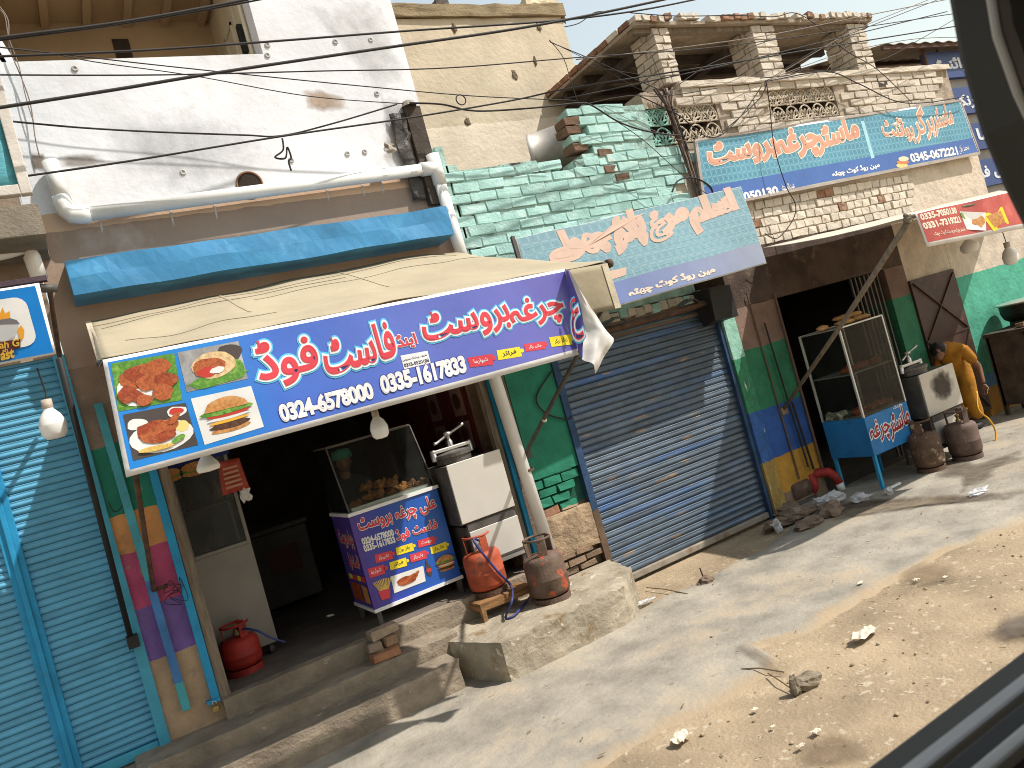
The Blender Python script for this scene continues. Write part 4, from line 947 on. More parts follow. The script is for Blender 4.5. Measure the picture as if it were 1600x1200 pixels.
def roast(S, Q, parent, h, plate=True):
    if plate: blob(S, Q, .5, .62, .52, .36, pr_plate, parent, h, 0, 20, .02)
    for k, (a, b, ra, rb, rt, m) in enumerate(((.45, .5, .30, .24, .2, pr_chk), (.62, .44, .22, .15, -.6, pr_chk2), (.36, .62, .2, .13, .4, pr_chk2), (.55, .64, .17, .12, -.2, pr_chk), (.76, .3, .15, .06, -.9, pr_chk2))): blob(S, Q, a, b, ra, rb, m, parent, h + .0006 * (k + 1), rt)
Q1 = [(173, 568), (272, 552), (285, 625), (185, 643)]; Q2 = [(277, 551), (372, 533), (387, 592), (292, 613)]
Q3 = [(192, 648), (290, 629), (310, 695), (208, 720)]; Q4 = [(298, 623), (392, 603), (412, 667), (320, 695)]
panel(BS, Q1, pr_leaf, BN); panel(BS, Q2, pr_grey, BN); panel(BS, Q3, pr_dark, BN); panel(BS, Q4, pr_plate, BN)
blob(BS, Q1, .34, .62, .32, .36, pr_plate, BN, .0041, 0, 18, .03)
for k, (a, b, ra, rb, rt) in enumerate(((.28, .42, .22, .18, .5), (.45, .30, .26, .20, 0), (.68, .24, .26, .16, -.3), (.30, .74, .27, .12, .9), (.52, .52, .18, .16, 0), (.80, .52, .2, .15, .3), (.72, .76, .16, .18, 0), (.16, .70, .13, .16, 0), (.42, .86, .13, .12, 0))):
    blob(BS, Q1, a, b, ra, rb, pr_chk if k % 2 else pr_chk2, BN, .0046 + .0005 * k, rt)
blob(BS, Q2, .5, .84, .48, .14, pr_leaf, BN, .0041, 0, 20, .2); blob(BS, Q2, .88, .70, .12, .26, pr_leaf, BN, .0042); blob(BS, Q2, .82, .25, .2, .22, pr_dark, BN, .0040)
blob(BS, Q2, .52, .47, .36, .33, pr_pita, BN, .0047, -.2, 18, .04); blob(BS, Q2, .45, .50, .27, .24, pr_chk2, BN, .0053, -.2); blob(BS, Q2, .40, .62, .16, .12, pr_tom, BN, .0059); blob(BS, Q2, .55, .62, .12, .08, pr_plate, BN, .0064)
blob(BS, Q3, .5, .62, .50, .34, pr_plate, BN, .0041, 0, 20, .02); blob(BS, Q3, .18, .26, .16, .12, pr_plate, BN, .0042); blob(BS, Q3, .82, .16, .16, .12, pr_plate, BN, .0042); blob(BS, Q3, .82, .15, .12, .08, pr_tom, BN, .0048); blob(BS, Q3, .84, .5, .12, .12, pr_lem, BN, .0048)
roast(BS, Q3, BN, .0052, False); blob(BS, Q3, .38, .85, .28, .06, pr_fry, BN, .0088, .05); blob(BS, Q3, .74, .76, .13, .06, pr_leaf, BN, .0088, -.5)
burger(BS, [inq(Q4, .05, .06), inq(Q4, .95, .06), inq(Q4, .95, .96), inq(Q4, .05, .96)], BN, .0042)
BS.poly('sticker', [(625, 556), (668, 548), (673, 567), (631, 577)], white_v, BN, .004)
BS.text('sticker_text', 'ظریف پینٹنگ سروس', (629, 566), (668, 557), (627, 561), [(.02, paint('ink', (.03, .03, .04), .6))], BN)
BS.text('sticker_text', '0333-8520188', (632, 574), (671, 565), (630, 569), [(.03, MATS['ink'])], BN)
ink = MATS['ink']
def price_tag(S, quad, m, body, parent, tm, h=.004):
    S.poly('tag_print', quad, m, parent, h)
    c = inq(quad, 1.06, .42); u, v = S.uv(c); r = abs(S.uv(quad[0])[1] - S.uv(quad[3])[1]) * .22
    S.poly('tag_ring', None, m, parent, h, uvs=[(u + r * math.cos(t), v + r * math.sin(t)) for t in [2 * math.pi * k / 12 for k in range(12)]])
    S.text('tag_text', body, inq(quad, .2, .78), inq(quad, .8, .70), inq(quad, .2, .25), [(.02, tm)], parent)
price_tag(BS, [(730, 559), (769, 553), (770, 570), (735, 574)], red_v, 'شوارما', BN, white_v)
price_tag(BS, [(775, 548), (811, 542), (815, 557), (778, 563)], yel_v, 'فرائز', BN, ink)
price_tag(BS, [(818, 538), (851, 533), (853, 545), (820, 550)], red_v, 'چکن برگر', BN, white_v)
price_tag(BS, [(858, 527), (892, 522), (895, 538), (862, 542)], yel_v, 'زنگر برگر', BN, ink)
# folded right end of the banner
A_ = [PY(x, y, 4.70) for x, y in ((883, 420), (891, 470), (899, 520), (905, 554))]; B_ = [PY(x, y, 4.62) for x, y in ((887, 421), (905, 470), (913, 510), (909, 560))]
C_ = [PY(x, y, 4.58) for x, y in ((889, 421), (925, 482), (961, 530), (933, 584))]
def crv(L, t): t *= 3; k = min(2, int(t)); return L[k].lerp(L[k + 1], t - k)
MB().sheet(lambda i, j: crv(A_, j).lerp(crv(B_, j), i) + V((0, -.03 * math.sin(math.pi * i) * j, 0)), 6, 18).build('folded_blue_end', blue_v, BN, smooth=True)
MB().sheet(lambda i, j: crv(B_, j).lerp(crv(C_, j), i) + V((0, -.05 * math.sin(math.pi * i * 1.2) * j + .05 * noise.noise(V((i * 3, j * 5, 4))) * j, 0)), 16, 26).build('crumpled_white_end', mat('white vinyl back', (.62, .58, .53), .6, var=.08, bump=.2, bs=10), BN, smooth=True)
FS = Sheet(B_[1] + V((0, -.03, 0)), (.86, -.45, 0), (0, 0, 1))
FS.text('lettering', 'ع', (896, 532), (912, 527), (889, 468), HAL, BN)

# ================================================================ small sign at the left edge
LS = thing('shop_sign', 'white sign with blue border and steaming cup logo at the left edge', 'sign', (-.3, 6.0, 3.2))
SS = Sheet((0, 6.0, 3.0), (1, 0, 0), (0, -.25, 1), lambda a, b: .004 * math.sin(a * 4)); SS.h0 = .016
tl, tr, br_, bl_ = SS.uv((-150, 474)), SS.uv((61, 442)), SS.uv((88, 553)), SS.uv((-150, 612))
bl_ = (bl_[0], br_[1]); tl = (tl[0], tr[1])
sb = paint('sign blue', (.012, .21, .62), .4); sw = paint('sign white', (.76, .75, .73), .4)
SS.grid('panel', [bl_, br_, tr, tl], sw, LS, 16, 6, 0, .006)
q = lambda a, b: (bl_[0] + (br_[0] - bl_[0]) * a, bl_[1] + (tr[1] - bl_[1]) * b)
W_ = br_[0] - bl_[0]; Hh_ = tr[1] - bl_[1]
SS.grid('border_print', [q(.02, .03), q(.985, .03), q(.985, .97), q(.02, .97)], sb, LS, 16, 6, .004)
x0, y0 = q(.05, .18); x1, y1 = q(.90, .86); rr = .07
cor = []
for (cx_, cy_, s) in ((x1 - rr, y1 - rr, 0), (x0 + rr, y1 - rr, 90), (x0 + rr, y0 + rr, 180), (x1 - rr, y0 + rr, 270)):
    for k in range(5): t = math.radians(s + 22.5 * k); cor.append((cx_ + rr * math.cos(t), cy_ + rr * math.sin(t)))
SS.poly('white_print', None, sw, LS, .008, uvs=cor)
def spoly(nm, pts, col, h): SS.poly(nm, [(x, y) for x, y in pts], paint(nm + ' ink', col, .5), LS, h)
spoly('cup_print', [(-12, 508), (30, 505), (24, 525), (8, 534), (-4, 532)], (.5, .5, .5), .012)
spoly('cup_lid_print', [(-14, 507), (2, 499), (16, 497), (26, 500), (31, 506)], (.16, .15, .16), .013)
spoly('flame_print', [(-4, 500), (4, 480), (8, 490), (15, 486), (16, 497), (4, 499)], (.75, .33, .03), .012)
spoly('flame_print', [(30, 525), (27, 515), (33, 508), (38, 516), (37, 528), (28, 535)], (.35, .02, .02), .012)
spoly('ribbon_print', [(-20, 538), (32, 529), (32, 543), (22, 546), (20, 560), (-20, 566)], (.10, .022, .025), .013)
gold = paint('gold print', (.62, .38, .05), .5)
SS.text('lettering', 'ah G', (0, 545), (30, 540), (-1, 534), [(.03, gold)], LS)
SS.text('lettering', 'sh', (4, 551), (12, 549), (4, 545), [(.03, gold)], LS)
SS.text('lettering', 'ast', (2, 563), (22, 558), (1, 551), [(.04, gold)], LS)
tb = SS.p(*tr); MB().box(-1.6, tb.x + .05, tb.y - .0, tb.y + .06, tb.z + .012, tb.z + .045).build('top_bar', mat('dark bar', (.06, .035, .045), .6), LS)
MB().tube([(tb.x + .0, tb.y + .03, tb.z - .03), (tb.x + .09, tb.y + .05, tb.z - .04)], .028, 10).build('roller_end', iron, LS, smooth=True)
MB().tube([(tb.x + .05, tb.y + .05, tb.z - .04), PY(95, 570, 6.55)], .016, 8).build('side_arm', rust, LS)

# ================================================================ faded signs
def tileprint(name, c0, c1, pitch, c2=None):
    m = mat(name, c0, .7, var=.15, vs=1.5, bump=.15, bs=6); t = m.node_tree; N = t.nodes; L = t.links
    bs_ = N['Principled BSDF']; src = bs_.inputs['Base Color'].links[0].from_socket
    g_ = N.new('ShaderNodeNewGeometry'); s_ = N.new('ShaderNodeSeparateXYZ'); L.new(g_.outputs['Position'], s_.inputs[0])
    outs = []
    for ax in (0, 2):
        a_ = N.new('ShaderNodeMath'); a_.operation = 'MULTIPLY'; a_.inputs[1].default_value = 2 * math.pi / pitch; L.new(s_.outputs[ax], a_.inputs[0])
        b_ = N.new('ShaderNodeMath'); b_.operation = 'SINE'; L.new(a_.outputs[0], b_.inputs[0]); outs.append(b_.outputs[0])
    mx = N.new('ShaderNodeMath'); mx.operation = 'MAXIMUM'; L.new(outs[0], mx.inputs[0]); L.new(outs[1], mx.inputs[1])
    r = N.new('ShaderNodeValToRGB'); r.color_ramp.elements[0].position = .80; r.color_ramp.elements[1].position = .9; r.color_ramp.elements[0].color = (0, 0, 0, 1); r.color_ramp.elements[1].color = (.6, .6, .6, 1); L.new(mx.outputs[0], r.inputs[0])
    mu = N.new('ShaderNodeMath'); mu.operation = 'MULTIPLY'; L.new(outs[0], mu.inputs[0]); L.new(outs[1], mu.inputs[1])
    r2 = N.new('ShaderNodeValToRGB'); r2.color_ramp.elements[0].position = .45; r2.color_ramp.elements[1].position = .7; r2.color_ramp.elements[1].color = (.5, .5, .5, 1); r2.color_ramp.elements[0].color = (0, 0, 0, 1); L.new(mu.outputs[0], r2.inputs[0])
    m1 = N.new('ShaderNodeMix'); m1.data_type = 'RGBA'; L.new(r.outputs[0], m1.inputs[0]); L.new(src, m1.inputs[6]); m1.inputs[7].default_value = (*c1, 1)
    m2 = N.new('ShaderNodeMix'); m2.data_type = 'RGBA'; L.new(r2.outputs[0], m2.inputs[0]); L.new(m1.outputs[2], m2.inputs[6]); m2.inputs[7].default_value = (*(c2 or c1), 1)
    L.new(m2.outputs[2], bs_.inputs['Base Color']); return m
# sign over the right shop
S1 = thing('shop_sign', 'long turquoise tiled sign with salmon lettering and blue phone strip on the cream bricks', 'sign', (9.8, 6.7, 3.8))
Y1 = FY - .07
D1 = Sheet((0, Y1, 0), (1, 0, 0), (0, 0, 1), lambda a, b: .008 * math.sin(a * 3) + .006 * noise.noise(V((a * 2, b * 3, 7))))
D1.h0 = .0145
c4 = [(1100, 326), (1530, 240), (1500, 157), (1085, 220)]
uv4 = [D1.uv(p) for p in c4]
D1.grid('panel', uv4, sw, S1, 30, 6, 0, .02)
zsp = lambda t: None
def lerp2(a, b, t): return (a[0] + (b[0] - a[0]) * t, a[1] + (b[1] - a[1]) * t)
def sub4(u, a0, a1, b0, b1):
    f = lambda a, b: lerp2(lerp2(u[0], u[1], a), lerp2(u[3], u[2], a), b); return [f(a0, b0), f(a1, b0), f(a1, b1), f(a0, b1)]
t1 = tileprint('turquoise tile print', (.095, .26, .34), (.23, .42, .49), .085, (.045, .17, .27))
D1.grid('tile_print', sub4(uv4, .006, .994, .30, .975), t1, S1, 30, 6, .012)
D1.grid('blue_strip_print', sub4(uv4, .006, .994, .035, .30), paint('phone strip blue', (.06, .13, .35), .5), S1, 30, 3, .0125)
salm = paint('sun faded salmon print', (.58, .29, .195), .6, var=.12, vs=4); pale = paint('pale outline print', (.78, .66, .52), .6)
SH = [(.06, pale), (.02, salm)]
D1.text('lettering', 'بروسٹ', (1110, 268), (1215, 246), (1101, 225), [(.085, pale), (.05, salm)], S1)
D1.text('lettering', 'چرغہ', (1218, 255), (1282, 241), (1208, 208), [(.085, pale), (.05, salm)], S1)
D1.text('lettering', 'ماسٹر', (1278, 243), (1345, 222), (1266, 200), [(.085, pale), (.05, salm)], S1)
D1.text('lettering', 'پوائنٹ', (1383, 223), (1430, 224), (1372, 185), SH, S1)
D1.text('lettering', 'برگر', (1432, 222), (1462, 214), (1420, 172), SH, S1)
D1.text('lettering', 'ماسٹر', (1462, 212), (1492, 202), (1452, 168), SH, S1)
D1.poly('divider_print', [(1344, 190), (1349, 189), (1366, 247), (1361, 248)], paint('pale teal print', (.32, .55, .60), .6), S1, .0145)
wt = [(.045, white_v)]
D1.text('lettering', '0345-0672221', (1423, 254), (1497, 241), (1419, 242), wt, S1)
D1.text('lettering', 'محمد بلال', (1500, 241), (1515, 236), (1496, 229), [(.02, white_v)], S1)
D1.text('lettering', 'مین روڈ کوٹ چھٹہ', (1300, 279), (1375, 263), (1297, 268), wt, S1)
D1.text('lettering', '050130', (1163, 315), (1216, 304), (1160, 302), wt, S1)
D1.text('lettering', 'عبدالستار', (1222, 302), (1242, 296), (1218, 290), [(.02, white_v)], S1)
for k, (a, cc) in enumerate((((1408, 259, 9, 4), (.7, .5, .2)), ((1409, 254, 10, 3), (.55, .2, .08)), ((1410, 249, 8, 4), (.75, .6, .4)))):
    D1.poly('burger_print', [(a[0] + a[2] * math.cos(t), a[1] + a[3] * math.sin(t)) for t in [2 * math.pi * i / 10 for i in range(10)]], paint('burger ink %d' % k, cc, .5), S1, .015 + .0008 * k)
fr = MB()
for a, b in zip(uv4, uv4[1:] + uv4[:1]): fr.beam(D1.p(*a, .0), D1.p(*b, .0), .03, .03, (0, 1, 0))
fr.build('frame', mat('thin sign frame', (.35, .30, .26), .6), S1)
# leaning sign over the shutter
S2 = thing('shop_sign', 'faded leaning sign with smeared peach lettering above the grey shutter', 'sign', (5.5, 6.3, 2.8))
s2 = [PY(965, 480, 6.12), PY(1197, 412, 6.12), PY(1157, 292, 6.42), PY(806, 374, 6.42)]
o_ = s2[1]; zb2 = (s2[0].z + s2[1].z) / 2; zt2 = (s2[2].z + s2[3].z) / 2
D2s = Sheet((s2[3].x, 6.12, zb2), (1, 0, 0), (0, .30, zt2 - zb2), lambda a, b: .012 * noise.noise(V((a * 1.6, b * 2, 3))) + .008 * math.sin(a * 5))
D2s.h0 = .0125
u2 = [D2s.uv(p) for p in ((845, 512), (1197, 412), (1157, 292), (806, 374))]
D2s.grid('panel', u2, mat('sun bleached sign cloth', (.50, .50, .46), .8, var=.1), S2, 24, 8, 0, .012)
t2 = tileprint('bleached tile print', (.135, .24, .27), (.21, .30, .32), .11, (.09, .19, .24))
D2s.grid('tile_print', sub4(u2, .004, .998, .26, .995), t2, S2, 24, 8, .009)
D2s.grid('strip_print', sub4(u2, .004, .998, .01, .26), paint('washed strip blue', (.16, .20, .32), .7, bands=(0, 4, 7.3, .2, [(4, (.06, .10, .27)), (7.3, (.22, .235, .27))], 'LINEAR')), S2, 24, 3, .0095)
for k in range(9):
    v_ = .30 + .07 * k; a_ = sub4(u2, .004, .998, v_, v_ + .008); D2s.grid('seam_print', a_, paint('seam ink', (.16, .30, .34), .7), S2, 24, 1, .0105)
pch = paint('peach smeared print', (.44, .30, .225), .7, var=.1, vs=4); PW = [(.12, pch)]
D2s.text('lettering', 'چھولے', (865, 412), (958, 388), (848, 372), PW, S2)
D2s.text('lettering', 'پلاؤ', (968, 396), (1010, 378), (955, 346), PW, S2)
D2s.text('lettering', 'مرغ', (1022, 380), (1078, 352), (1010, 340), PW, S2)
D2s.text('lettering', 'اسلم', (1088, 362), (1154, 340), (1072, 318), PW, S2)
D2s.text('lettering', 'مین روڈ کوٹ چھٹہ', (985, 466), (1118, 428), (980, 452), [(.06, paint('sand print', (.52, .42, .33), .7))], S2)
D2s.poly('peach_patch_print', [(952, 424), (978, 418), (978, 430), (956, 437)], pch, S2, .012)
MB().beam(D2s.p(*u2[3], -.02) + V((-.02, 0, .04)), D2s.p(*u2[0], -.02), .035, .03, (0, 1, 0)).build('side_bar', mat('dark sign bar', (.05, .04, .035), .7), S2)
for x in (4.3, 5.6, 6.7): MB().tube([(x, 6.45, zt2 - .08), (x, FY - .0, zt2 - .05)], .012, 6).tube([(x, 6.16, zb2 + .05), (x, FY + .02, zb2 + .1)], .012, 6).build('stay', iron, S2)
# red banner on the right awning
RBN = thing('shop_banner', 'small red phone-number banner with food picture hung from the right awning', 'banner', (8.4, 4.7, 2.4))
RS = Sheet((0, YA2 - .03, 0), (1, 0, 0), (0, 0, 1), lambda a, b: .02 * math.sin(a * 6 + 1))
u3 = [RS.uv(p) for p in ((1450, 386), (1625, 352), (1620, 290), (1431, 333))]
RS.grid('vinyl', u3, white_v, RBN, 30, 6, 0, .002)
RS.grid('red_field', sub4(u3, .012, .99, .13, .98), mat('faded red print', (.46, .085, .07), .5, var=.25, vs=3, dirt=(.55, .22, .17), da=.38, ds=3, de=.3, bump=.15, bs=7), RBN, 30, 5, .003)
RS.text('lettering', '0335-7050130', (1440, 344), (1495, 333), (1437, 335), [(.05, pale)], RBN)
RS.text('lettering', '0331-7319221', (1445, 358), (1502, 347), (1441, 349), [(.05, pale)], RBN)
RS.text('lettering', 'ماسٹر چرغہ بروسٹ کوٹ چھٹہ', (1458, 371), (1510, 362), (1456, 363), [(.02, pale)], RBN)
QF = [(1500, 330), (1540, 332), (1542, 360), (1512, 358)]
RS.poly('food_print', QF, pr_plate, RBN, .0045); blob(RS, QF, .12, .2, .14, .2, pr_leaf, RBN, .0052); blob(RS, QF, .68, .5, .26, .4, pr_bun, RBN, .0056, .2)
RS.poly('yellow_card_print', [(1535, 336), (1562, 324), (1573, 350), (1552, 362)], yel_v, RBN, .0050); RS.poly('food_print', [(1541, 338), (1560, 330), (1567, 348), (1553, 356)], pr_bun, RBN, .0058)
# ================================================================ gas cylinders
def gas_cylinder(loc, r, h, paint_m, label, group=None, rot=0.0, ringm=None, tall=.14):
    loc = V(loc); T = thing('gas_cylinder', label, 'gas cylinder', loc, group)
    MB().lathe(loc, [(r * .80, 0), (r * .92, 0), (r * .92, .05), (r * .80, .05), (r * .80, 0)], 28).build('foot_ring', ringm or paint_m, T)
    pr = [(.001, .035), (r * .6, .04), (r * .93, .07), (r, .11), (r, h * .48), (r * 1.012, h * .49), (r * 1.012, h * .505), (r, h * .515), (r, h - .075), (r * .96, h - .04), (r * .84, h - .015), (r * .5, h - .002), (r * .2, h + .006), (.001, h + .007)]
    MB().lathe(loc, pr, 32).build('body', paint_m, T, smooth=True)
    g = MB()
    for k in range(3):
        a = rot + k * 2 * math.pi / 3; d = V((math.cos(a), math.sin(a), 0)); n = V((-d.y, d.x, 0))
        p0 = loc + d * r * .62 + V((0, 0, h - .03)); p1 = loc + d * r * .66 + V((0, 0, h + tall))
        g.hexa([p0 - n * .04, p0 + n * .04, p0 + n * .04 + d * .008, p0 - n * .04 + d * .008, p1 - n * .035, p1 + n * .035, p1 + n * .035 + d * .008, p1 - n * .035 + d * .008])
    g.tube([loc + V((r * .68 * math.cos(t), r * .68 * math.sin(t), h + tall)) for t in [rot + 2 * math.pi * k / 24 for k in range(21)]], .011, 8)
    g.build('guard_collar', paint_m, T, smooth=False)
    v = MB().lathe(loc + V((0, 0, h)), [(.025, 0), (.028, .03), (.018, .035), (.016, .07), (.024, .075), (.024, .095), (.001, .1)], 12).build('valve', mat('brass', (.30, .21, .09), .45, metal=.8, var=.2), T, smooth=True)
    return T
red_cyl = mat('chipped red cylinder paint', (.40, .075, .03), .6, var=.3, vs=7, dirt=(.10, .065, .045), da=.38, ds=7, de=.14, bump=.25, spec=.4)
mix_cyl = mat('worn brown cylinder paint', (.12, .078, .055), .7, var=.35, vs=8, dirt=(.40, .075, .03), da=.37, ds=7, de=.06, bump=.3)
dk_red = mat('dark red cylinder paint', (.30, .022, .014), .55, var=.3, vs=6, dirt=(.06, .025, .02), da=.4, ds=5, de=.2, bump=.2)
sp_cyl = mat('blistered brown cylinder', (.12, .07, .045), .8, var=.35, vs=9, dirt=(.34, .25, .16), da=.36, ds=11, de=.06, bump=.5)
br_cyl = mat('dull brown cylinder', (.12, .075, .058), .7, var=.25, vs=5, dirt=(.17, .12, .09), da=.4, ds=4, bump=.2)
# wooden stand on the plinth
SZ = .50
A, B, C = PZ(709, 937, SZ), PZ(750, 945, SZ), PZ(832, 912, SZ); D = A + C - B
SL = thing('wooden_stand', 'low wooden stand under the orange-red gas cylinder', 'stand', (B + D) / 2 - V((0, 0, SZ - PLH)))
stw = mat('stand timber', (.24, .125, .05), .75, var=.35, vs=8, st=(.6, .6, 4), bump=.3, bs=25)
for k in range(4):
    a0, a1 = A.lerp(B, k / 4 + .01), A.lerp(B, (k + 1) / 4 - .01); d_ = C - B
    MB().slab([a0, a1, a1 + d_, a0 + d_], (0, 0, -.02)).build('plank', stw, SL)
for a, b in ((A, B), (B, C), (C, D), (D, A)):
    c_ = (A + C) / 2; a_, b_ = a.lerp(c_, .03), b.lerp(c_, .03); MB().beam(a_ + V((0, 0, -.045)), b_ + V((0, 0, -.045)), .025, .045).build('apron', stw, SL)
for q in (A, B, C, D):
    q = q.lerp((A + C) / 2, .07); MB().box(q.x - .022, q.x + .022, q.y - .022, q.y + .022, PLH - .005, SZ - .021).build('leg', stw, SL, bevel=.003)
c1 = (A + C) / 2 + V((-.02, -.01, .0))
gas_cylinder(c1, .178, .41, red_cyl, 'chipped orange-red gas cylinder on the low wooden stand', None, .6, rust)
c2 = PZ(866, 938, PLH); c2 = V((c2.x + .02, c2.y + .05, PLH - .004))
gas_cylinder(c2, .185, .43, mix_cyl, 'rusty brown and red gas cylinder standing on the cement plinth', None, .2, br_cyl)
c3 = PZ(388, 1052, FZ); gas_cylinder((c3.x, c3.y + .10, FZ), .165, .31, dk_red, 'small dark red gas cylinder before the steel cooler cabinet', None, 1.0, dk_red, .10)
c4_ = PZ(1474, 733, 0.02); gas_cylinder((c4_.x, c4_.y + .14, .014), .17, .46, sp_cyl, 'blistered brown gas cylinder nearest the blue counter leg', None, 1.4, sp_cyl)
c5 = PZ(1531, 714, 0.02); gas_cylinder((c5.x, c5.y + .14, .014), .18, .44, br_cyl, 'dull brown gas cylinder with yellow hose before the man', None, .3, br_cyl)
def hose(name, label, pts, r, m, n=6):
    P = [V(p) for p in pts]; L = []
    for i in range(len(P) - 1):
        p0 = P[max(i - 1, 0)]; p1, p2 = P[i], P[i + 1]; p3 = P[min(i + 2, len(P) - 1)]
        for k in range(n):
            t = k / n; L.append(.5 * ((2 * p1) + (p2 - p0) * t + (2 * p0 - 5 * p1 + 4 * p2 - p3) * t * t + (3 * p1 - p0 - 3 * p2 + p3) * t ** 3))
    L.append(P[-1]); return tag(MB().tube(L, r, 6).build(name, m, None, smooth=True), label, 'hose' if 'hose' in name else 'cable')
bl_h = mat('blue rubber hose', (.035, .045, .16), .5, bump=0)
yl_h = mat('yellow rubber hose', (.60, .30, .02), .5, bump=0)
t1_ = c1 + V((.03, -.03, .48))
hose('gas_hose', 'blue gas hose looping down from the orange-red cylinder', [t1_, PY(740, 845, c1.y - .17), PY(775, 890, c1.y - .2), PY(798, 915, c1.y - .2), PZ(800, 938, SZ + .01), PZ(790, 965, PLH + .02), PZ(805, 960, PLH + .02), PZ(830, 930, PLH + .015)], .011, bl_h)
hose('gas_hose', 'blue gas hose from the dark red cylinder along the cooler foot', [V((c3.x, c3.y + .12, FZ + .38)), PY(400, 985, 7.0), PY(425, 997, 6.98), PY(445, 1003, 7.0)], .010, bl_h)
hose('gas_hose', 'yellow gas hose arching behind the dull brown cylinder', [PY(1526, 612, 6.0), PY(1529, 640, 5.95), PY(1545, 655, 5.9), PY(1555, 672, 5.9), PY(1556, 690, 5.88), PY(1549, 703, 5.9)], .011, yl_h)

# ================================================================ chicken counter of the left shop
CT = thing('display_counter', 'blue printed display counter with glass case of fried chicken', 'counter', (2.3, 7.2, FZ))
YC = 6.88; k0 = PY(545, 807, YC); k1 = PY(680, 765, YC); k2 = PY(722, 893, YC); k3 = PY(588, 957, YC)
cx0, cx1 = (k0.x + k3.x) / 2, (k1.x + k2.x) / 2; cz0, cz1 = (k2.z + k3.z) / 2, (k0.z + k1.z) / 2; cy1 = YC + .62
cprint = mat('counter blue print', (1, 1, 1), .4, var=.06, bands=(0, cx0, cx1, .02, [(cx0, (.075, .045, .27)), (cx0 + .25, (.025, .05, .33)), (cx0 + .5, (.012, .09, .40)), (cx1, (.012, .10, .43))], 'LINEAR'), bump=.08, bs=8, spec=.5)
MB().box(cx0, cx1, YC, cy1, cz0, cz1).build('body', cprint, CT)
trim = mat('aluminium trim', (.60, .58, .55), .4, metal=.4, var=.15)
for z in (cz0 - .03, cz1):
    MB().box(cx0 - .012, cx1 + .012, YC - .014, cy1, z, z + .03).build('trim_band', white_v, CT)
MB().box(cx0 - .01, cx0 + .028, YC - .012, YC - .001, cz0, cz1).build('corner_trim', paint('violet trim', (.09, .05, .27), .45), CT)
for x in (cx0 + .03, cx1 - .03):
    for y in (YC + .03, cy1 - .03): MB().box(x - .02, x + .02, y - .02, y + .02, FZ - (.17 if y < YC + .1 else 0), cz0 - .03).build('leg', iron, CT)
G = glass('case glass', (.86, .90, .88), .012, .12)
gz1 = PY(630, 667, YC + .15).z; zz = cz1 + .03
tx0, tx1 = cx0 + .0, cx1 - .04; ty0 = YC + .15
MB().slab([(cx0 + .02, YC + .01, zz), (cx1 - .02, YC + .01, zz), (tx1, ty0, gz1), (tx0, ty0, gz1)], (0, .005, 0)).build('front_glass', G, CT)
MB().slab([(cx0 + .01, YC + .02, zz), (cx0 + .01, cy1, zz), (cx0 + .01, cy1, gz1), (cx0 + .01, ty0, gz1)], (.005, 0, 0)).build('side_glass', G, CT)
MB().slab([(cx1 - .01, YC + .02, zz), (cx1 - .01, cy1, zz), (tx1, cy1, gz1), (tx1, ty0, gz1)], (.005, 0, 0)).build('side_glass', G, CT)
MB().box(tx0, tx1, ty0, cy1, gz1, gz1 + .012).build('top_board', mat('top board', (.16, .13, .10), .7), CT)
for a, b in (((cx0 + .01, YC + .01, zz), (tx0, ty0, gz1)), ((cx1 - .01, YC + .01, zz), (tx1, ty0, gz1)), ((tx0, ty0, gz1), (tx1, ty0, gz1))): MB().beam(a, b, .012, .012).build('case_edge', iron, CT)
MB().box(cx0 + .05, cx1 - .05, YC + .06, cy1 - .04, zz, zz + .03).build('tray', steel, CT)
# front print
CS = Sheet((0, YC - .001, 0), (1, 0, 0), (0, 0, 1)); CS.h0 = .003
WR = [(.07, white_v), (.03, red_v)]
CS.text('lettering', 'علی چرغہ بروسٹ', (564, 836), (684, 799), (556, 810), WR, CT)
CS.text('lettering', 'فاسٹ فوڈ', (622, 848), (685, 828), (616, 828), WR, CT)
CS.text('lettering', '0324-6578000', (567, 851), (616, 836), (564, 842), [(.05, white_v)], CT)
CS.text('lettering', '0335-1617833', (570, 862), (618, 847), (567, 853), [(.05, white_v)], CT)
for qd, m_, tx in (([(585, 867), (612, 860), (614, 873), (587, 880)], red_v, 'شامی برگر'), ([(618, 856), (644, 848), (647, 860), (620, 868)], yel_v, 'چکن رول'), ([(652, 845), (678, 837), (680, 849), (654, 856)], red_v, 'بروسٹ'),
                   ([(573, 889), (600, 882), (602, 896), (576, 904)], red_v, 'شوارما'), ([(608, 879), (634, 871), (636, 884), (610, 891)], yel_v, 'فرائز'), ([(640, 867), (665, 859), (667, 872), (642, 879)], red_v, 'چکن برگر'), ([(672, 855), (697, 846), (699, 858), (674, 866)], yel_v, 'زنگر برگر')):
    price_tag(CS, qd, m_, tx, CT, white_v if m_ is red_v else ink, .003)
QC = [(610, 901), (661, 884), (665, 908), (616, 927)]
CS.poly('photo_print', QC, pr_plate, CT, .003); roast(CS, QC, CT, .0036, False)
burger(CS, [(676, 872), (709, 860), (716, 888), (683, 899)], CT, .0036)
bq = [(661, 878), (671, 875), (678, 898), (667, 901)]
blob(CS, bq, .5, .6, .42, .42, pr_dark, CT, .0036, 0, 12, .02); blob(CS, bq, .5, .12, .16, .22, pr_dark, CT, .0040, 0, 10, .02); blob(CS, bq, .5, .62, .42, .14, pr_tom, CT, .0044, 0, 10, .02)
fq = [(582, 908), (610, 900), (616, 932), (590, 940)]
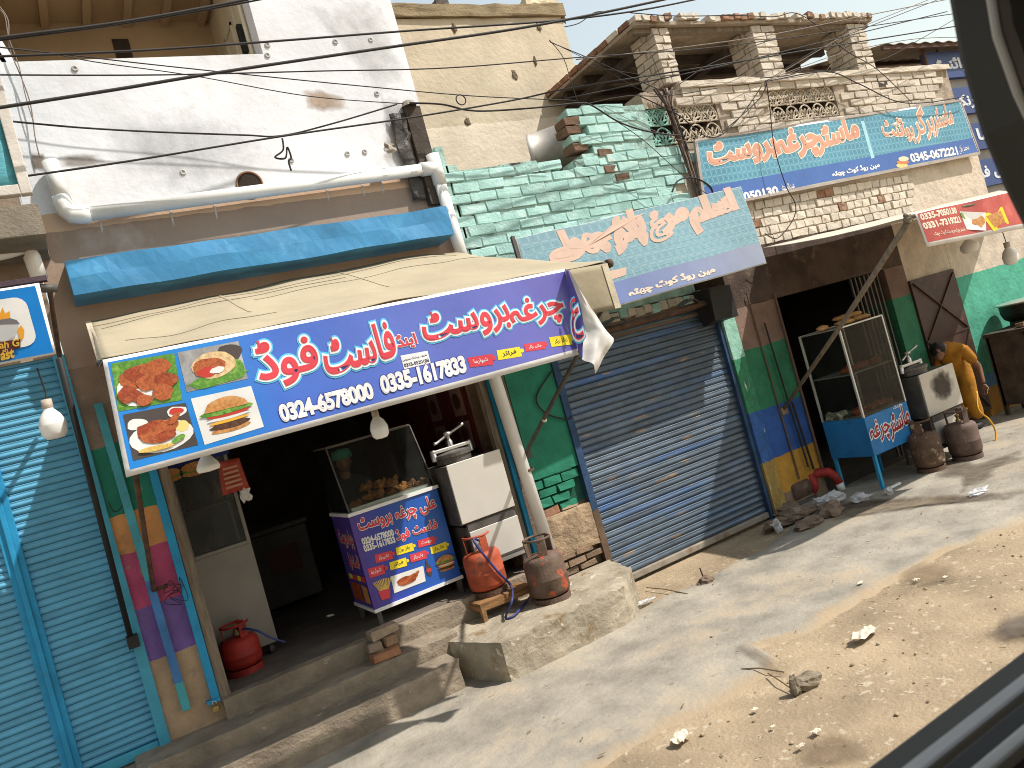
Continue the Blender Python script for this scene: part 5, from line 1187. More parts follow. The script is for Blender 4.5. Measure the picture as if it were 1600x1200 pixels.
for k in range(11): a_ = .12 + .07 * k; CS.poly('fries_print', [inq(fq, a_ + (a_ - .5) * .4, .0 + .2 * abs(a_ - .5)), inq(fq, a_ + .06 + (a_ - .5) * .4, .02 + .2 * abs(a_ - .5)), inq(fq, .3 + .4 * a_ + .05, .75), inq(fq, .3 + .4 * a_, .75)], pr_fry, CT, .0034 + .0002 * k)
CS.poly('fries_cup_print', [inq(fq, .15, .55), inq(fq, .85, .55), inq(fq, .75, 1), inq(fq, .25, 1)], red_v, CT, .0062)
# side print
LSd = Sheet((cx0 - .001, cy1, 0), (0, -1, 0), (0, 0, 1)); LSd.h0 = .003; dy = .62
LSd.text('lettering', 'چرغہ بروسٹ', None, None, None, WR, CT, uvs=[(.10, cz1 - .30), (dy - .08, cz1 - .30), (.10, cz1 - .12)])
LSd.text('lettering', 'فاسٹ فوڈ', None, None, None, WR, CT, uvs=[(.22, cz1 - .50), (dy - .08, cz1 - .50), (.22, cz1 - .34)])
for k in range(4): LSd.poly('tag_print', None, (yel_v, red_v)[k % 2], CT, .003, uvs=[(.08 + .13 * k, .95 + .0), (.19 + .13 * k, .95), (.19 + .13 * k, 1.0), (.08 + .13 * k, 1.0)])
LSd.poly('photo_print', None, pr_chk, CT, .003, uvs=[(.06, .75), (.36, .75), (.36, .92), (.06, .92)]); LSd.poly('photo_print', None, pr_bun, CT, .0032, uvs=[(.40, .75), (.56, .75), (.56, .9), (.40, .92)])
# fried chicken pieces
chk = mat('fried chicken', (.34, .13, .035), .6, var=.4, vs=30, dirt=(.15, .05, .018), da=.42, ds=22, bump=.8, bs=60, rnd=.2)
for i, (x, y) in enumerate(((556, 790), (574, 778), (572, 762), (590, 772), (594, 758), (610, 768), (612, 754), (626, 762), (640, 760), (656, 757), (666, 754))):
    p = PY(x, y, YC + .16 + .04 * (i % 3)); b = MB()
    b.ball(p, .055, .05, .04, 12, 9, .9); b.ball(p + V((.04, 0, .02)), .03, .03, .035, 10, 7, .9)
    tag(b.build('fried_chicken', chk, None, smooth=True), 'piece of golden fried chicken inside the glass counter case', 'chicken', 'fried chicken in the counter case')

# ================================================================ pressure fryers
def fryer(X0, X1, Y0, Y1, Z0, ztop, label, spot=False, door=steel):
    T = thing('pressure_fryer', label, 'fryer', ((X0 + X1) / 2, (Y0 + Y1) / 2, Z0)); hgt = ztop - Z0
    zm = Z0 + hgt * .52
    dk = mat('dark machine steel', (.13, .12, .11), .5, metal=.5, var=.3, vs=6)
    MB().box(X0, X1, Y0 + .02, Y1, zm, ztop - .01).build('upper_body', dk, T)
    MB().box(X0 + .01, X1 + .004, Y0 - .004, Y0 + .019, zm + .01, ztop).build('upper_panel', door, T, bevel=.004)
    MB().box(X0 + .05, X1, Y0 + .02, Y1, Z0 + hgt * .18, zm - .035).build('lower_body', dk, T)
    MB().box(X0 + .06, X1 + .002, Y0, Y0 + .019, Z0 + hgt * .20, zm - .08).build('lower_panel', door, T, bevel=.004)
    MB().box(X0 + .06, X1 - .02, Y0 + .012, Y0 + .05, zm - .075, zm - .005).build('drip_tray', iron, T)
    for x in (X0 + .03, X1 - .03):
        for y in (Y0 + .05, Y1 - .05): MB().box(x - .018, x + .018, y - .018, y + .018, Z0, Z0 + hgt * .2).build('leg', iron, T)
    MB().box(X0 + .02, X1, Y0 - .02, Y1, Z0 + hgt * .15, Z0 + hgt * .175).build('base_shelf', steel, T)
    c = V((X0 + .20, (Y0 + Y1) / 2 - .05, ztop))
    MB().lathe(c, [(.17, 0), (.17, .05), (.185, .055), (.185, .09), (.15, .10), (.001, .115)], 24).build('lid', dk, T, smooth=False)
    ld = MB().box(c.x - .20, c.x + .20, c.y - .03, c.y + .03, ztop + .115, ztop + .15).build('clamp_bar', steel, T, bevel=.006)
    MB().lathe(c + V((0, 0, .15)), [(.03, 0), (.03, .05), (.018, .06), (.018, .10), (.04, .105), (.04, .13), (.001, .14)], 14).build('screw', steel, T, smooth=True)
    hd = MB()
    for s in (-1, 1): hd.tube([c + V((0, 0, .26)), c + V((s * .15, -.03, .26 + .05 * s)), c + V((s * .17, -.03, .27 + .055 * s))], [.012, .012, .017], 8)
    hd.build('handle', steel, T, smooth=True)
    for s in (-1, 1): MB().lathe(c + V((s * .19, 0, .05)), [(.03, 0), (.03, .10), (.001, .11)], 12).build('clamp_post', steel, T, smooth=True)
    if spot:
        m = fade('burnt spot', (.05, .035, .025), .6, 14, .96); cc = V(((X0 + X1) / 2 + .04, Y0 - .008, (zm + ztop) / 2 + .05)); rx = (X1 - X0) * .36; rz = (ztop - zm) * .40
        soft_patch('burnt_spot', [cc + V((rx * math.cos(t), 0, rz * math.sin(t))) for t in [2 * math.pi * k / 20 for k in range(20)]], m, T)
    return T
fa, fb, fc = PY(693, 732, 6.66), PY(772, 704, 6.66), PY(804, 790, 6.66)
fryer(fa.x + .02, fc.x, 6.66, 7.2, .56, fb.z, 'tall pale steel pressure fryer with clamp lid beside the white downpipe', False, mat('pale steel panel', (.58, .55, .50), .45, metal=.35, var=.08, vs=2, bump=.02))
ga, gb_, gc = PY(1433, 592, 5.95), PY(1483, 564, 5.95), PY(1507, 632, 5.95)
fryer(ga.x + .03, gc.x - .02, 5.95, 6.45, .02, (ga.z + gb_.z) / 2, 'steel pressure fryer with burnt brown spot beside the blue counter', True, mat('stained steel panel', (.50, .47, .42), .42, metal=.45, var=.12, vs=2, bump=.02))

# ================================================================ cooler cabinet at the left
CL = thing('cooler_cabinet', 'steel cooler cabinet with dark glass front just inside the shop door', 'cabinet', (.8, 7.3, FZ))
yk = 7.42; kx0, kx1 = .58, PY(438, 1012, yk).x; kz0 = FZ + .10; kz1 = PY(385, 850, yk).z; kz2 = PY(345, 712, yk).z
dull = mat('dull cabinet steel', (.25, .235, .21), .45, metal=.5, var=.15, vs=2, dirt=(.24, .21, .17), da=.4, ds=2, de=.4, bump=.03)
MB().box(kx0, kx1, yk, yk + .6, kz0, kz1).build('lower_body', dull, CL, bevel=.004)
for x in (kx0, kx1 - .03):
    for y in (yk, yk + .57): MB().box(x, x + .03, y, y + .03, kz1, kz2).build('window_post', dull, CL)
MB().box(kx0 + .031, kx1 - .031, yk, yk + .03, kz1 + .001, kz1 + .03).build('window_rail', dull, CL)
MB().box(kx0 + .03, kx1 - .03, yk + .01, yk + .016, kz1 + .03, kz2).build('glass_pane', glass('dark case glass', (.55, .60, .60), .10, .3), CL)
MB().box(kx0 + .03, kx1 - .03, yk + .02, yk + .58, (kz1 + kz2) / 2, (kz1 + kz2) / 2 + .015).build('shelf', dull, CL)
MB().box(kx0 + .03, kx1 - .03, yk + .55, yk + .58, kz1, kz2).build('back_panel', mat('blue lining', (.025, .06, .09), .6), CL)
hd = MB().box(kx0 - .02, kx1 + .02, yk - .02, yk + .6, kz2, kz2 + .32).build('header', paint('header blue', (.012, .025, .16), .5), CL)
HS = Sheet((0, yk - .021, 0), (1, 0, 0), (0, 0, 1))
for k in range(2):
    a_ = HS.uv((262 + 42 * k, 745 - 12 * k)); b_ = .11
    for q, (dz, rz, m_) in enumerate(((-.03, .028, pr_bun), (.0, .025, pr_leaf), (.025, .04, pr_bun))): HS.poly('burger_print', None, m_, CL, .002 + .001 * q, uvs=[(a_[0] + b_ * math.cos(t), a_[1] + dz + rz * math.sin(t)) for t in [2 * math.pi * i / 12 for i in range(12)]])
for x in (kx0 + .06, kx1 - .06):
    MB().lathe((x, yk + .08, FZ + .045), [(.001, -.02), (.045, -.02), (.045, .02), (.001, .02)], 14, (1, 0, 0)).build('castor', iron, CL); MB().box(x - .015, x + .015, yk + .06, yk + .1, FZ + .05, kz0).build('castor_fork', iron, CL)
# jars inside
for i, x in enumerate((kx0 + .12, kx0 + .24, kx0 + .36)):
    z = (kz1 + kz2) / 2 + .015 if i != 1 else kz1 + .002
    tag(MB().lathe((x, yk + .22, z), [(.001, 0), (.045, 0), (.045, .14), (.03, .17), (.03, .2), (.001, .2)], 14).build('sauce_bottle', (mat('sauce red', (.25, .05, .02), .4), mat('sauce green', (.10, .14, .05), .4), mat('sauce tan', (.3, .2, .1), .4))[i], None, smooth=True), ('red sauce bottle on the cooler shelf', 'green sauce bottle at the bottom of the cooler', 'tan sauce bottle on the cooler shelf')[i], 'bottle')
# red packet hung beside the cooler
RP = thing('hanging_packet', 'red printed packet hung at the cooler corner with a scrap of white plastic', 'packet', PY(365, 760, 6.9))
q4 = [PY(x, y, 6.9) for x, y in ((348, 775), (389, 762), (374, 715), (340, 722))]
MB().sheet(lambda i, j: q4[0].lerp(q4[1], i).lerp(q4[3].lerp(q4[2], i), j) + V((0, .02 * math.sin(i * 5 + j * 3), 0)), 8, 6).build('packet', sp('red packet print', (.36, .05, .03), 8, (.25, .03, .02)), RP, smooth=True, solid=.004)
pS = Sheet(q4[0] + V((0, -.03, 0)), q4[1] - q4[0], (0, 0, 1))
for k in range(5): pS.poly('packet_line_print', [inq([(343, 728), (373, 720), (387, 760), (350, 772)], .12, .12 + .17 * k), inq([(343, 728), (373, 720), (387, 760), (350, 772)], .85, .12 + .17 * k), inq([(343, 728), (373, 720), (387, 760), (350, 772)], .85, .20 + .17 * k), inq([(343, 728), (373, 720), (387, 760), (350, 772)], .12, .20 + .17 * k)], paint('packet text', (.42, .22, .14), .5), RP, .002)
MB().ball(PY(382, 772, 6.9), .045, .03, .06, 9, 8, 1.0).build('plastic_scrap', mat('white scrap', (.6, .58, .55), .5), RP)
# white appliance deep in the shop
AP = thing('chest_freezer', 'dim white chest freezer deep inside the left shop', 'freezer', (1.35, 9.2, FZ))
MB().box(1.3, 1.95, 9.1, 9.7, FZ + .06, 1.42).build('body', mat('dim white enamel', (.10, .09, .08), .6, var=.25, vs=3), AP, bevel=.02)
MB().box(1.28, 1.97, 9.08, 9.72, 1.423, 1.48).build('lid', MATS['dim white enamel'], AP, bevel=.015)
MB().box(1.45, 1.8, 9.09, 9.098, .95, 1.25).build('badge', paint('badge brown', (.10, .04, .03), .5), AP)
for x in (1.36, 1.89): MB().box(x - .03, x + .03, 9.14, 9.66, FZ, FZ + .06).build('foot', black_pl, AP)

# ================================================================ bulbs
bw_ = mat('white bulb plastic', (.74, .71, .66), .35, var=.06, vs=4, bump=0, spec=.5)
def bulb(px, Y, r, label, top, tilt=0):
    c = PY(*px, Y); T = thing('light_bulb', label, 'bulb', c)
    MB().lathe(c, [(.001, -r * 1.25), (r * .62, -r * 1.2), (r * .92, -r * .85), (r, -r * .1)], 24).build('diffuser', paint('bulb diffuser', (.80, .78, .75), .4), T, smooth=True)
    MB().lathe(c, [(r, -r * .1), (r * .98, r * .1), (r * .75, r * .7), (r * .40, r * 1.15), (r * .34, r * 1.3)], 24).build('heat_sink', bw_, T, smooth=True)
    MB().lathe(c, [(r * .36, r * 1.25), (r * .40, r * 1.3), (r * .40, r * 2.0), (.001, r * 2.05)], 16).build('socket', mat('bulb socket', (.45, .38, .30), .6), T, smooth=True)
    tp = V(top); MB().tube([c + V((0, 0, r * 2)), (c + tp) / 2 + V((.01, 0, .02)), tp], .006, 6).build('flex', black_pl, T)
    return T
bulb((592, 668), 5.0, .060, 'white bulb hanging below the phone numbers of the blue banner', PY(580, 610, 5.0))
bulb((82, 662), 6.2, .085, 'large white bulb hanging before the teal shutter under the cup sign', PY(58, 575, 6.25))
bulb((1578, 400), 5.6, .09, 'white bulb at the right edge under the red banner', PY(1560, 345, 5.6))
c = PY(325, 728, 5.0); T = thing('light_bulb', 'wide reflector bulb hanging below the food photos of the blue banner', 'bulb', c)
MB().lathe(c, [(.001, -.035), (.06, -.03), (.068, -.015), (.066, 0)], 24).build('diffuser', paint('bulb diffuser', (.8, .78, .75), .4), T, smooth=True)
MB().lathe(c, [(.066, 0), (.062, .012), (.04, .045), (.022, .065), (.018, .11), (.001, .112)], 24).build('reflector', bw_, T, smooth=True)
MB().tube([c + V((0, 0, .11)), c + V((-.01, 0, .3))], .006, 6).build('flex', black_pl, T)
c = PY(1515, 386, 5.6); T = thing('light_bulb', 'wide white bulb before the cream wall under the red banner', 'bulb', c)
MB().lathe(c, [(.001, -.07), (.08, -.06), (.105, -.02), (.10, .03), (.06, .07), (.03, .09), (.03, .15), (.001, .15)], 24).build('shell', bw_, T, smooth=True)
MB().tube([c + V((0, 0, .15)), c + V((-.02, 0, .4))], .006, 6).build('flex', black_pl, T)
# ================================================================ right shop: blue counter with glass case
RC = thing('display_counter', 'blue-based glass display counter of the right shop with bread on top', 'counter', (8.05, 6.5, 0))
YR = 6.05; r0 = PY(1348, 655, YR); r1 = PY(1412, 627, YR); r2 = PY(1437, 685, YR); r3 = PY(1368, 709, YR)
rx0_, rx1_ = (r0.x + r3.x) / 2, (r1.x + r2.x) / 2; rz0, rz1 = (r2.z + r3.z) / 2, (r0.z + r1.z) / 2; ry1 = PX(1284, 660, rx0_).y
rb_ = mat('worn counter blue', (.018, .16, .40), .45, var=.2, vs=4, dirt=(.02, .05, .09), da=.25, ds=6, bump=.1)
MB().box(rx0_, rx1_, YR, ry1, rz0, rz1).build('base', rb_, RC, bevel=.005)
for x in (rx0_ + .025, rx1_ - .025):
    for y in (YR + .025, ry1 - .03): MB().box(x - .018, x + .018, y - .018, y + .018, .012, rz0).build('leg', sky_tin, RC)
zt_ = PY(1335, 507, YR).z; zmid = rz1 + (zt_ - rz1) * .48
G2 = glass('dusty case glass', (.72, .72, .68), .018, .15)
MB().box(rx0_ + .01, rx1_ - .01, YR + .01, YR + .016, rz1, zt_).build('front_glass', G2, RC)
MB().box(rx0_ + .004, rx0_ + .01, YR + .02, ry1 - .01, rz1, zt_).build('side_glass', glass('case glass'), RC)
MB().box(rx1_ - .016, rx1_ - .010, YR + .02, ry1 - .01, rz1, zt_).build('side_glass', G2, RC)
for x in (rx0_ + .01, rx1_ - .01):
    for y in (YR + .012, ry1 - .012): MB().box(x - .011, x + .011, y - .011, y + .011, rz1, zt_).build('case_edge', trim, RC)
for z in (rz1 + .002, zmid, zt_): MB().box(rx0_ + .012, rx1_ - .018, YR + .02, ry1 - .012, z, z + .014).build('shelf', mat('case shelf', (.30, .28, .25), .5, metal=.3), RC)
for y in (YR + .012, ry1 - .012): MB().box(rx0_, rx1_, y - .010, y + .010, zt_ + .001, zt_ + .018).build('case_rim', trim, RC)
RSn = Sheet((0, YR - .001, 0), (1, 0, 0), (0, 0, 1)); RSn.h0 = .003
RSn.text('lettering', 'ماسٹر', (1394, 688), (1424, 668), (1385, 648), [(.07, white_v), (.02, paint('maroon print', (.30, .012, .02), .5))], RC)
RSn.text('lettering', 'چرغہ', (1363, 698), (1393, 684), (1356, 662), [(.07, white_v), (.02, MATS['maroon print'])], RC)
RSn.text('lettering', 'ماشاءاللہ', (1396, 640), (1410, 634), (1394, 635), [(.02, white_v)], RC)
# food in the case
grill = mat('grilled chicken', (.40, .085, .02), .6, var=.4, vs=25, dirt=(.16, .04, .015), da=.4, ds=20, bump=.8, bs=50, rnd=.2)
for lv, z in enumerate((rz1 + .016, zmid + .014)):
    for k in range(5):
        b = MB(); x = rx0_ + .14 + k * .135; b.ball((x, YR + .18 + .03 * (k % 2), z + .035), .07, .06, .04, 12, 8, .9); b.ball((x + .05, YR + .15, z + .04), .03, .03, .025, 9, 6, .8)
        tag(b.build('grilled_chicken', grill, None, smooth=True), 'orange grilled chicken piece on the %s shelf of the blue-based counter' % ('lower', 'upper')[lv], 'chicken', 'grilled chicken on the %s shelf' % ('lower', 'upper')[lv])
bread = mat('baked bread', (.46, .24, .085), .7, var=.3, vs=8, dirt=(.58, .40, .2), da=.4, ds=9, bump=.3, rnd=.1)
for k, (dx, dy, dz, L, w__) in enumerate(((.30, .10, .0, .24, .09), (.62, .12, .0, .22, .08), (.42, .2, .055, .25, .08), (.05, .22, .0, .12, .07), (.66, .22, .05, .16, .07))):
    b = MB(); b.ball((rx0_ + dx, YR + dy + .04, zt_ + .02 + dz + .03), L * .62, w__, .034, 16, 8, .25)
    tag(b.build('bread_loaf', bread, None, smooth=True), ('long flat bread along the front rim of the glass counter', 'flat bread at the right end of the glass counter', 'bread lying on top of the other breads', 'small bread at the left rear of the glass counter', 'short bread stacked at the right rear of the glass counter')[k], 'bread')
for k in range(2):
    b = MB(); b.ball((rx0_ + .06, ry1 - .12 - .14 * k, rz1 + .05), .06, .07, .045, 10, 8, .9)
    tag(b.build('paper_wrap', mat('wrap paper', (.40, .36, .28), .9, bump=.5), None), 'crumpled pale wrap on the %s of the lower glass shelf' % ('far left corner', 'left side')[k], 'wrap')

# ================================================================ people
skin = mat('brown skin', (.20, .095, .055), .6, var=.12, vs=12, bump=.05)
hairm = mat('black hair', (.012, .010, .009), .7, var=.3, vs=40, bump=.5, bs=120)
def skinned(name, verts, edges, radii, m, parent, root=0, sub=2):
    c = V(verts[root]); me = bpy.data.meshes.new(name); me.from_pydata([V(v) - c for v in verts], edges, []); me.update()
    o = link_mesh(name, me, m, parent, c)
    sk = o.modifiers.new('skin', 'SKIN'); sk.use_smooth_shade = True
    for i, r in enumerate(radii):
        d = me.skin_vertices[0].data[i]; d.radius = (r, r) if isinstance(r, (int, float)) else r; d.use_root = (i == root)
    s = o.modifiers.new('sub', 'SUBSURF'); s.levels = sub; s.render_levels = sub
    return o
def head(c, fwd, parent, r=.098):
    c = V(c); f = V(fwd).normalized(); side = f.cross(V((0, 0, 1))).normalized(); up = side.cross(f)
    mb = MB(); n, m = 20, 16; base = 0
    for i in range(m + 1):
        t = math.pi * i / m
        for j in range(n):
            a = 2 * math.pi * j / n; d = (math.sin(t) * math.cos(a), math.sin(t) * math.sin(a), math.cos(t))   # x forward, y side
            k = 1.0; zf = d[2]
            x, y, z = d[0] * r * 1.02, d[1] * r * .80, d[2] * r * 1.22
            if zf < -.2: x *= 1 - .18 * (-zf); y *= 1 - .32 * (-zf)
            if d[0] > .8 and -.35 < zf < .12: x += r * .22 * (1 - abs(d[1]) * 2.2 if abs(d[1]) < .45 else 0)      # nose
            if d[0] > .6 and .05 < zf < .32 and .2 < abs(d[1]) < .65: x -= r * .07                                  # eye sockets
            if d[0] > .7 and -.62 < zf < -.42: x += r * .06                                                         # lips
            mb.v.append(c + f * x + side * y + up * z)
    for i in range(m):
        for j in range(n): a = i * n + j; b = i * n + (j + 1) % n; mb.f.append((a, a + n, b + n, b)); mb.mi.append(0)
    h = mb.build('head', skin, parent, smooth=True)
    for s in (-1, 1):
        MB().ball(c + side * s * r * .80 - f * r * .05 - up * r * .05, r * .12, r * .12, r * .26, 8, 6).build('ear', skin, h, smooth=True)
        MB().ball(c + side * s * r * .33 + f * r * .86 + up * r * .16, r * .09, r * .09, r * .06, 8, 6).build('eye', mat('eye', (.02, .015, .012), .3), h, smooth=True)
    return h, f, side, up
def hand(wrist, d, palm_n, parent, s=1.0):
    w0 = V(wrist); d = V(d).normalized(); n = V(palm_n); n = (n - d * n.dot(d)).normalized(); sd = d.cross(n)
    vs = [w0, w0 + d * .045 * s, w0 + d * .085 * s]; ed = [(0, 1), (1, 2)]; rd = [.024 * s, (.036 * s, .016 * s), (.038 * s, .014 * s)]
    for k, (off, ln) in enumerate(((-.03, .058), (-.01, .068), (.012, .063), (.031, .05))):
        b = w0 + d * .088 * s + sd * off * s; i0 = len(vs)
        vs += [b, b + d * ln * .5 * s + n * .012 * s, b + d * ln * .85 * s + n * .034 * s]; rd += [.0095 * s, .0088 * s, .0075 * s]; ed += [(2, i0), (i0, i0 + 1), (i0 + 1, i0 + 2)]
    i0 = len(vs); vs += [w0 + d * .04 * s - sd * .035 * s, w0 + d * .07 * s - sd * .055 * s + n * .012 * s, w0 + d * .095 * s - sd * .058 * s + n * .024 * s]; rd += [.012 * s, .0105 * s, .009 * s]; ed += [(1, i0), (i0, i0 + 1), (i0 + 1, i0 + 2)]
    return skinned('hand', vs, ed, rd, skin, parent, 0, 2)
# man bending over the fryer
YM = 6.50
hp = PY(1466, 551, YM); MAN = thing('person', 'man in mustard tunic bending over behind the steel fryer with burnt spot', 'person', (hp.x + .5, YM + .1, .02))
must = mat('mustard cotton', (.36, .155, .014), .9, var=.3, vs=5, bump=.4, bs=12)
sh = PY(1488, 540, YM); pel = V((hp.x + .50, YM + .15, .86)); che = V((sh.x + .02, YM + .05, sh.z - .06)); nk = V((hp.x + .12, YM, hp.z + .06))
vs = [pel, pel.lerp(che, .5) + V((.02, .02, .03)), che, nk,
      che + V((-.02, -.19, -.03)), che + V((.0, .21, -.03)),
      pel + V((0, -.10, -.10)), pel + V((0, .10, -.10)), V((pel.x - .06, pel.y - .12, .48)), V((pel.x - .02, pel.y + .12, .48)), V((pel.x + .02, pel.y - .13, .13)), V((pel.x + .08, pel.y + .13, .13))]
ed = [(0, 1), (1, 2), (2, 3), (2, 4), (2, 5), (0, 6), (0, 7), (6, 8), (7, 9), (8, 10), (9, 11)]
shl = vs[4]; elb = V((shl.x + .16, shl.y - .03, shl.z - .27)); wri = V((shl.x + .10, shl.y - .07, shl.z - .50))
shr = vs[5]; elr = V((shr.x - .12, shr.y, shr.z - .26)); wrr = V((shr.x - .33, shr.y - .08, shr.z - .33))
vs += [shl.lerp(elb, .75), shr.lerp(elr, .8)]; ed += [(4, 12), (5, 13)]
rd = [.17, .17, .17, .065, .085, .085, .13, .13, .12, .12, .085, .085, .070, .070]
body = skinned('tunic', vs, ed, rd, must, MAN, 0, 2)
skinned('forearm', [shl.lerp(elb, .6), elb, wri], [(0, 1), (1, 2)], [.048, .045, .030], skin, MAN, 0, 2)
skinned('forearm', [shr.lerp(elr, .6), elr, wrr], [(0, 1), (1, 2)], [.048, .045, .030], skin, MAN, 0, 2)
hand(wri, (-.1, -.05, -1), (-1, 0, 0), MAN); hand(wrr, (-1, -.1, -.3), (0, 0, -1), MAN)
skinned('neck', [che + V((-.05, 0, .05)), nk, V((hp.x + .03, YM, hp.z - .02))], [(0, 1), (1, 2)], [.07, .06, .055], skin, MAN, 0, 2)
for s in (-1, 1): MB().ball((pel.x - .02 + .04 * s, pel.y + .13 * s, .06), .14, .055, .045, 12, 8).build('sandal', black_pl, MAN, smooth=True)
h_, f_, sd_, up_ = head(hp, (-.85, -.35, -.5), MAN)
hr = MB(); hr.ball(hp - f_ * .018 + up_ * .028, .108, .095, .108, 18, 14, .12); hr.build('hair', hairm, h_, smooth=True)
# man in the dark behind the chicken counter
hq = PY(536, 722, 7.95); MN2 = thing('person', 'man in green cap standing in the dark behind the chicken counter', 'person', (hq.x, 8.0, FZ))
dks = mat('dark shirt', (.035, .032, .035), .9, var=.2, vs=6)
pel = V((hq.x + .05, 8.02, FZ + .88)); che = V((hq.x + .02, 8.0, hq.z - .36)); nk = V((hq.x, 7.98, hq.z - .14))
shl = che + V((-.2, 0, .06)); shr = che + V((.2, 0, .06)); el1 = shl + V((-.05, -.12, -.25)); wr1 = el1 + V((-.02, -.26, .05)); el2 = shr + V((.05, -.1, -.25)); wr2 = el2 + V((-.1, -.24, .04))
vs = [pel, pel.lerp(che, .5), che, nk, shl, shr, pel + V((-.1, 0, -.1)), pel + V((.1, 0, -.1)), V((pel.x - .11, 8.02, FZ + .46)), V((pel.x + .11, 8.02, FZ + .46)), V((pel.x - .11, 8.02, FZ + .08)), V((pel.x + .11, 8.02, FZ + .08)), el1, el2]
ed = [(0, 1), (1, 2), (2, 3), (2, 4), (2, 5), (0, 6), (0, 7), (6, 8), (7, 9), (8, 10), (9, 11), (4, 12), (5, 13)]
skinned('clothes', vs, ed, [.16, .16, .17, .065, .08, .08, .12, .12, .09, .09, .07, .07, .058, .058], dks, MN2, 0, 2)
for e_, w__ in ((el1, wr1), (el2, wr2)): skinned('forearm', [e_, e_.lerp(w__, .5), w__], [(0, 1), (1, 2)], [.046, .042, .030], skin, MN2, 0, 2); hand(w__, w__ - e_, (0, 0, -1), MN2)
skinned('neck', [che + V((0, 0, .1)), nk, V((hq.x, 7.97, hq.z - .03))], [(0, 1), (1, 2)], [.07, .058, .055], skin, MN2, 0, 2)
for s in (-1, 1): MB().ball((pel.x + .11 * s, 7.97, FZ + .05), .055, .13, .045, 12, 8).build('shoe', black_pl, MN2, smooth=True)
h2, f2_, s2_, u2_ = head(hq, (-.15, -1, -.25), MN2)
cap = MB(); cap.lathe(hq + V((0, 0, .035)), [(.105, 0), (.107, .05), (.085, .09), (.001, .105)], 20); cap.build('cap', mat('green cap', (.06, .22, .16), .8), h2, smooth=True)
hr = MB(); hr.ball(hq + V((0, .025, .01)), .095, .085, .09, 14, 10, .1); hr.build('hair', hairm, h2, smooth=True)

# ================================================================ stove table with cooking pot at the right edge
TB = thing('stove_table', 'dark wooden stove table with pale lattice panel at the right edge', 'table', (10.6, 6.0, 0))
YT = 5.95; ta = PY(1538, 545, YT); tx0_ = PY(1546, 545, YT + .55).x; tz1 = PY(1560, 528, YT).z
dkw = mat('sooty table wood', (.06, .045, .035), .8, var=.4, vs=6, bump=.4)
MB().box(tx0_, tx0_ + 1.5, YT, YT + .6, tz1 - .05, tz1).build('top', dkw, TB)
MB().box(tx0_ + .02, tx0_ + .04, YT + .03, YT + .57, .16, tz1 - .051).build('side_panel', dkw, TB)
for x in (tx0_ + .02, tx0_ + .45, tx0_ + 1.4):
    for y in (YT + .02, YT + .54): MB().box(x, x + .05, y, y + .05, .012, tz1 - .05).build('leg', dkw, TB)
for z in (.14, tz1 * .55): MB().box(tx0_ + .075, tx0_ + 1.4, YT + .025, YT + .05, z, z + .04).build('rail', dkw, TB)
pan = mat('pale lattice', (.46, .36, .22), .8, var=.2, vs=6, bump=.3)
MB().box(tx0_ + .51, tx0_ + 1.38, YT + .06, YT + .07, .2, tz1 - .06).build('panel', pan, TB)
for k in range(9): MB().box(tx0_ + .53 + .095 * k, tx0_ + .545 + .095 * k, YT + .045, YT + .058, .2, tz1 - .06).build('lattice_slat', dkw, TB)
MB().box(tx0_ + .08, tx0_ + .44, YT + .06, YT + .07, .2, tz1 - .06).build('panel', dkw, TB)
pc = V((tx0_ + .85, YT + .32, tz1 + .002)); POT = thing('cooking_pot', 'big blackened cooking pot with steel rim on the stove table', 'pot', pc)
MB().lathe(pc, [(.001, .05), (.30, .05), (.36, .10), (.385, .18), (.39, .29), (.40, .30)], 36).build('bowl', mat('sooty pot', (.035, .035, .035), .45, metal=.6, var=.3, vs=4), POT, smooth=True)
MB().lathe(pc, [(.30, 0), (.30, .05)], 24).build('stove_ring', iron, POT)
MB().lathe(pc, [(.395, .29), (.43, .302), (.435, .315), (.395, .32), (.30, .33), (.001, .34)], 36).build('lid', mat('pot rim aluminium', (.6, .58, .54), .35, metal=.8, var=.1), POT, smooth=True)
for k, (dx, dy) in enumerate(((.12, .10), (.28, .04))):
    o = MB().box(tx0_ + dx, tx0_ + dx + .12 + .1 * k, YT + dy, YT + dy + .11, tz1 + .001, tz1 + .06 + .03 * k).jitter(.012).build('loose_brick', bare, None, bevel=.01)
    tag(o, ('small brick on the left corner of the stove table', 'larger brick against the cooking pot on the stove table')[k], 'brick')

# ================================================================ pump, rubble, litter
PM = thing('water_pump', 'old water pump with red pipe bend beside the blue counter', 'pump', PZ(1300, 775, .014))
b0 = PZ(1285, 783, .014); Xp, Yp = b0.x, b0.y + .2
redm = mat('red pump paint', (.33, .03, .025), .6, var=.3, vs=8, dirt=(.10, .05, .035), da=.4, ds=7, bump=.3)
brm = mat('greasy motor', (.10, .06, .045), .8, var=.35, vs=7, dirt=(.17, .12, .08), da=.4, ds=6, bump=.4)
MB().lathe((Xp - .20, Yp + .12, .17), [(.001, 0), (.12, 0), (.14, .03), (.14, .30), (.11, .33), (.001, .33)], 20, (1, 0, 0)).build('motor', brm, PM, smooth=True)
MB().box(Xp - .22, Xp + .16, Yp + .0, Yp + .24, .012, .05).build('base_plate', iron, PM)
MB().lathe((Xp + .13, Yp + .12, .18), [(.001, 0), (.15, 0), (.16, .05), (.13, .10), (.001, .11)], 20, (1, 0, 0)).build('impeller_case', redm, PM, smooth=True)
MB().tube([(Xp + .2, Yp + .10, .22), (Xp + .28, Yp + .02, .28), (Xp + .38, Yp - .06, .26), (Xp + .44, Yp - .10, .18), (Xp + .45, Yp - .11, .10)], .055, 14).build('outlet_pipe', redm, PM, smooth=True)
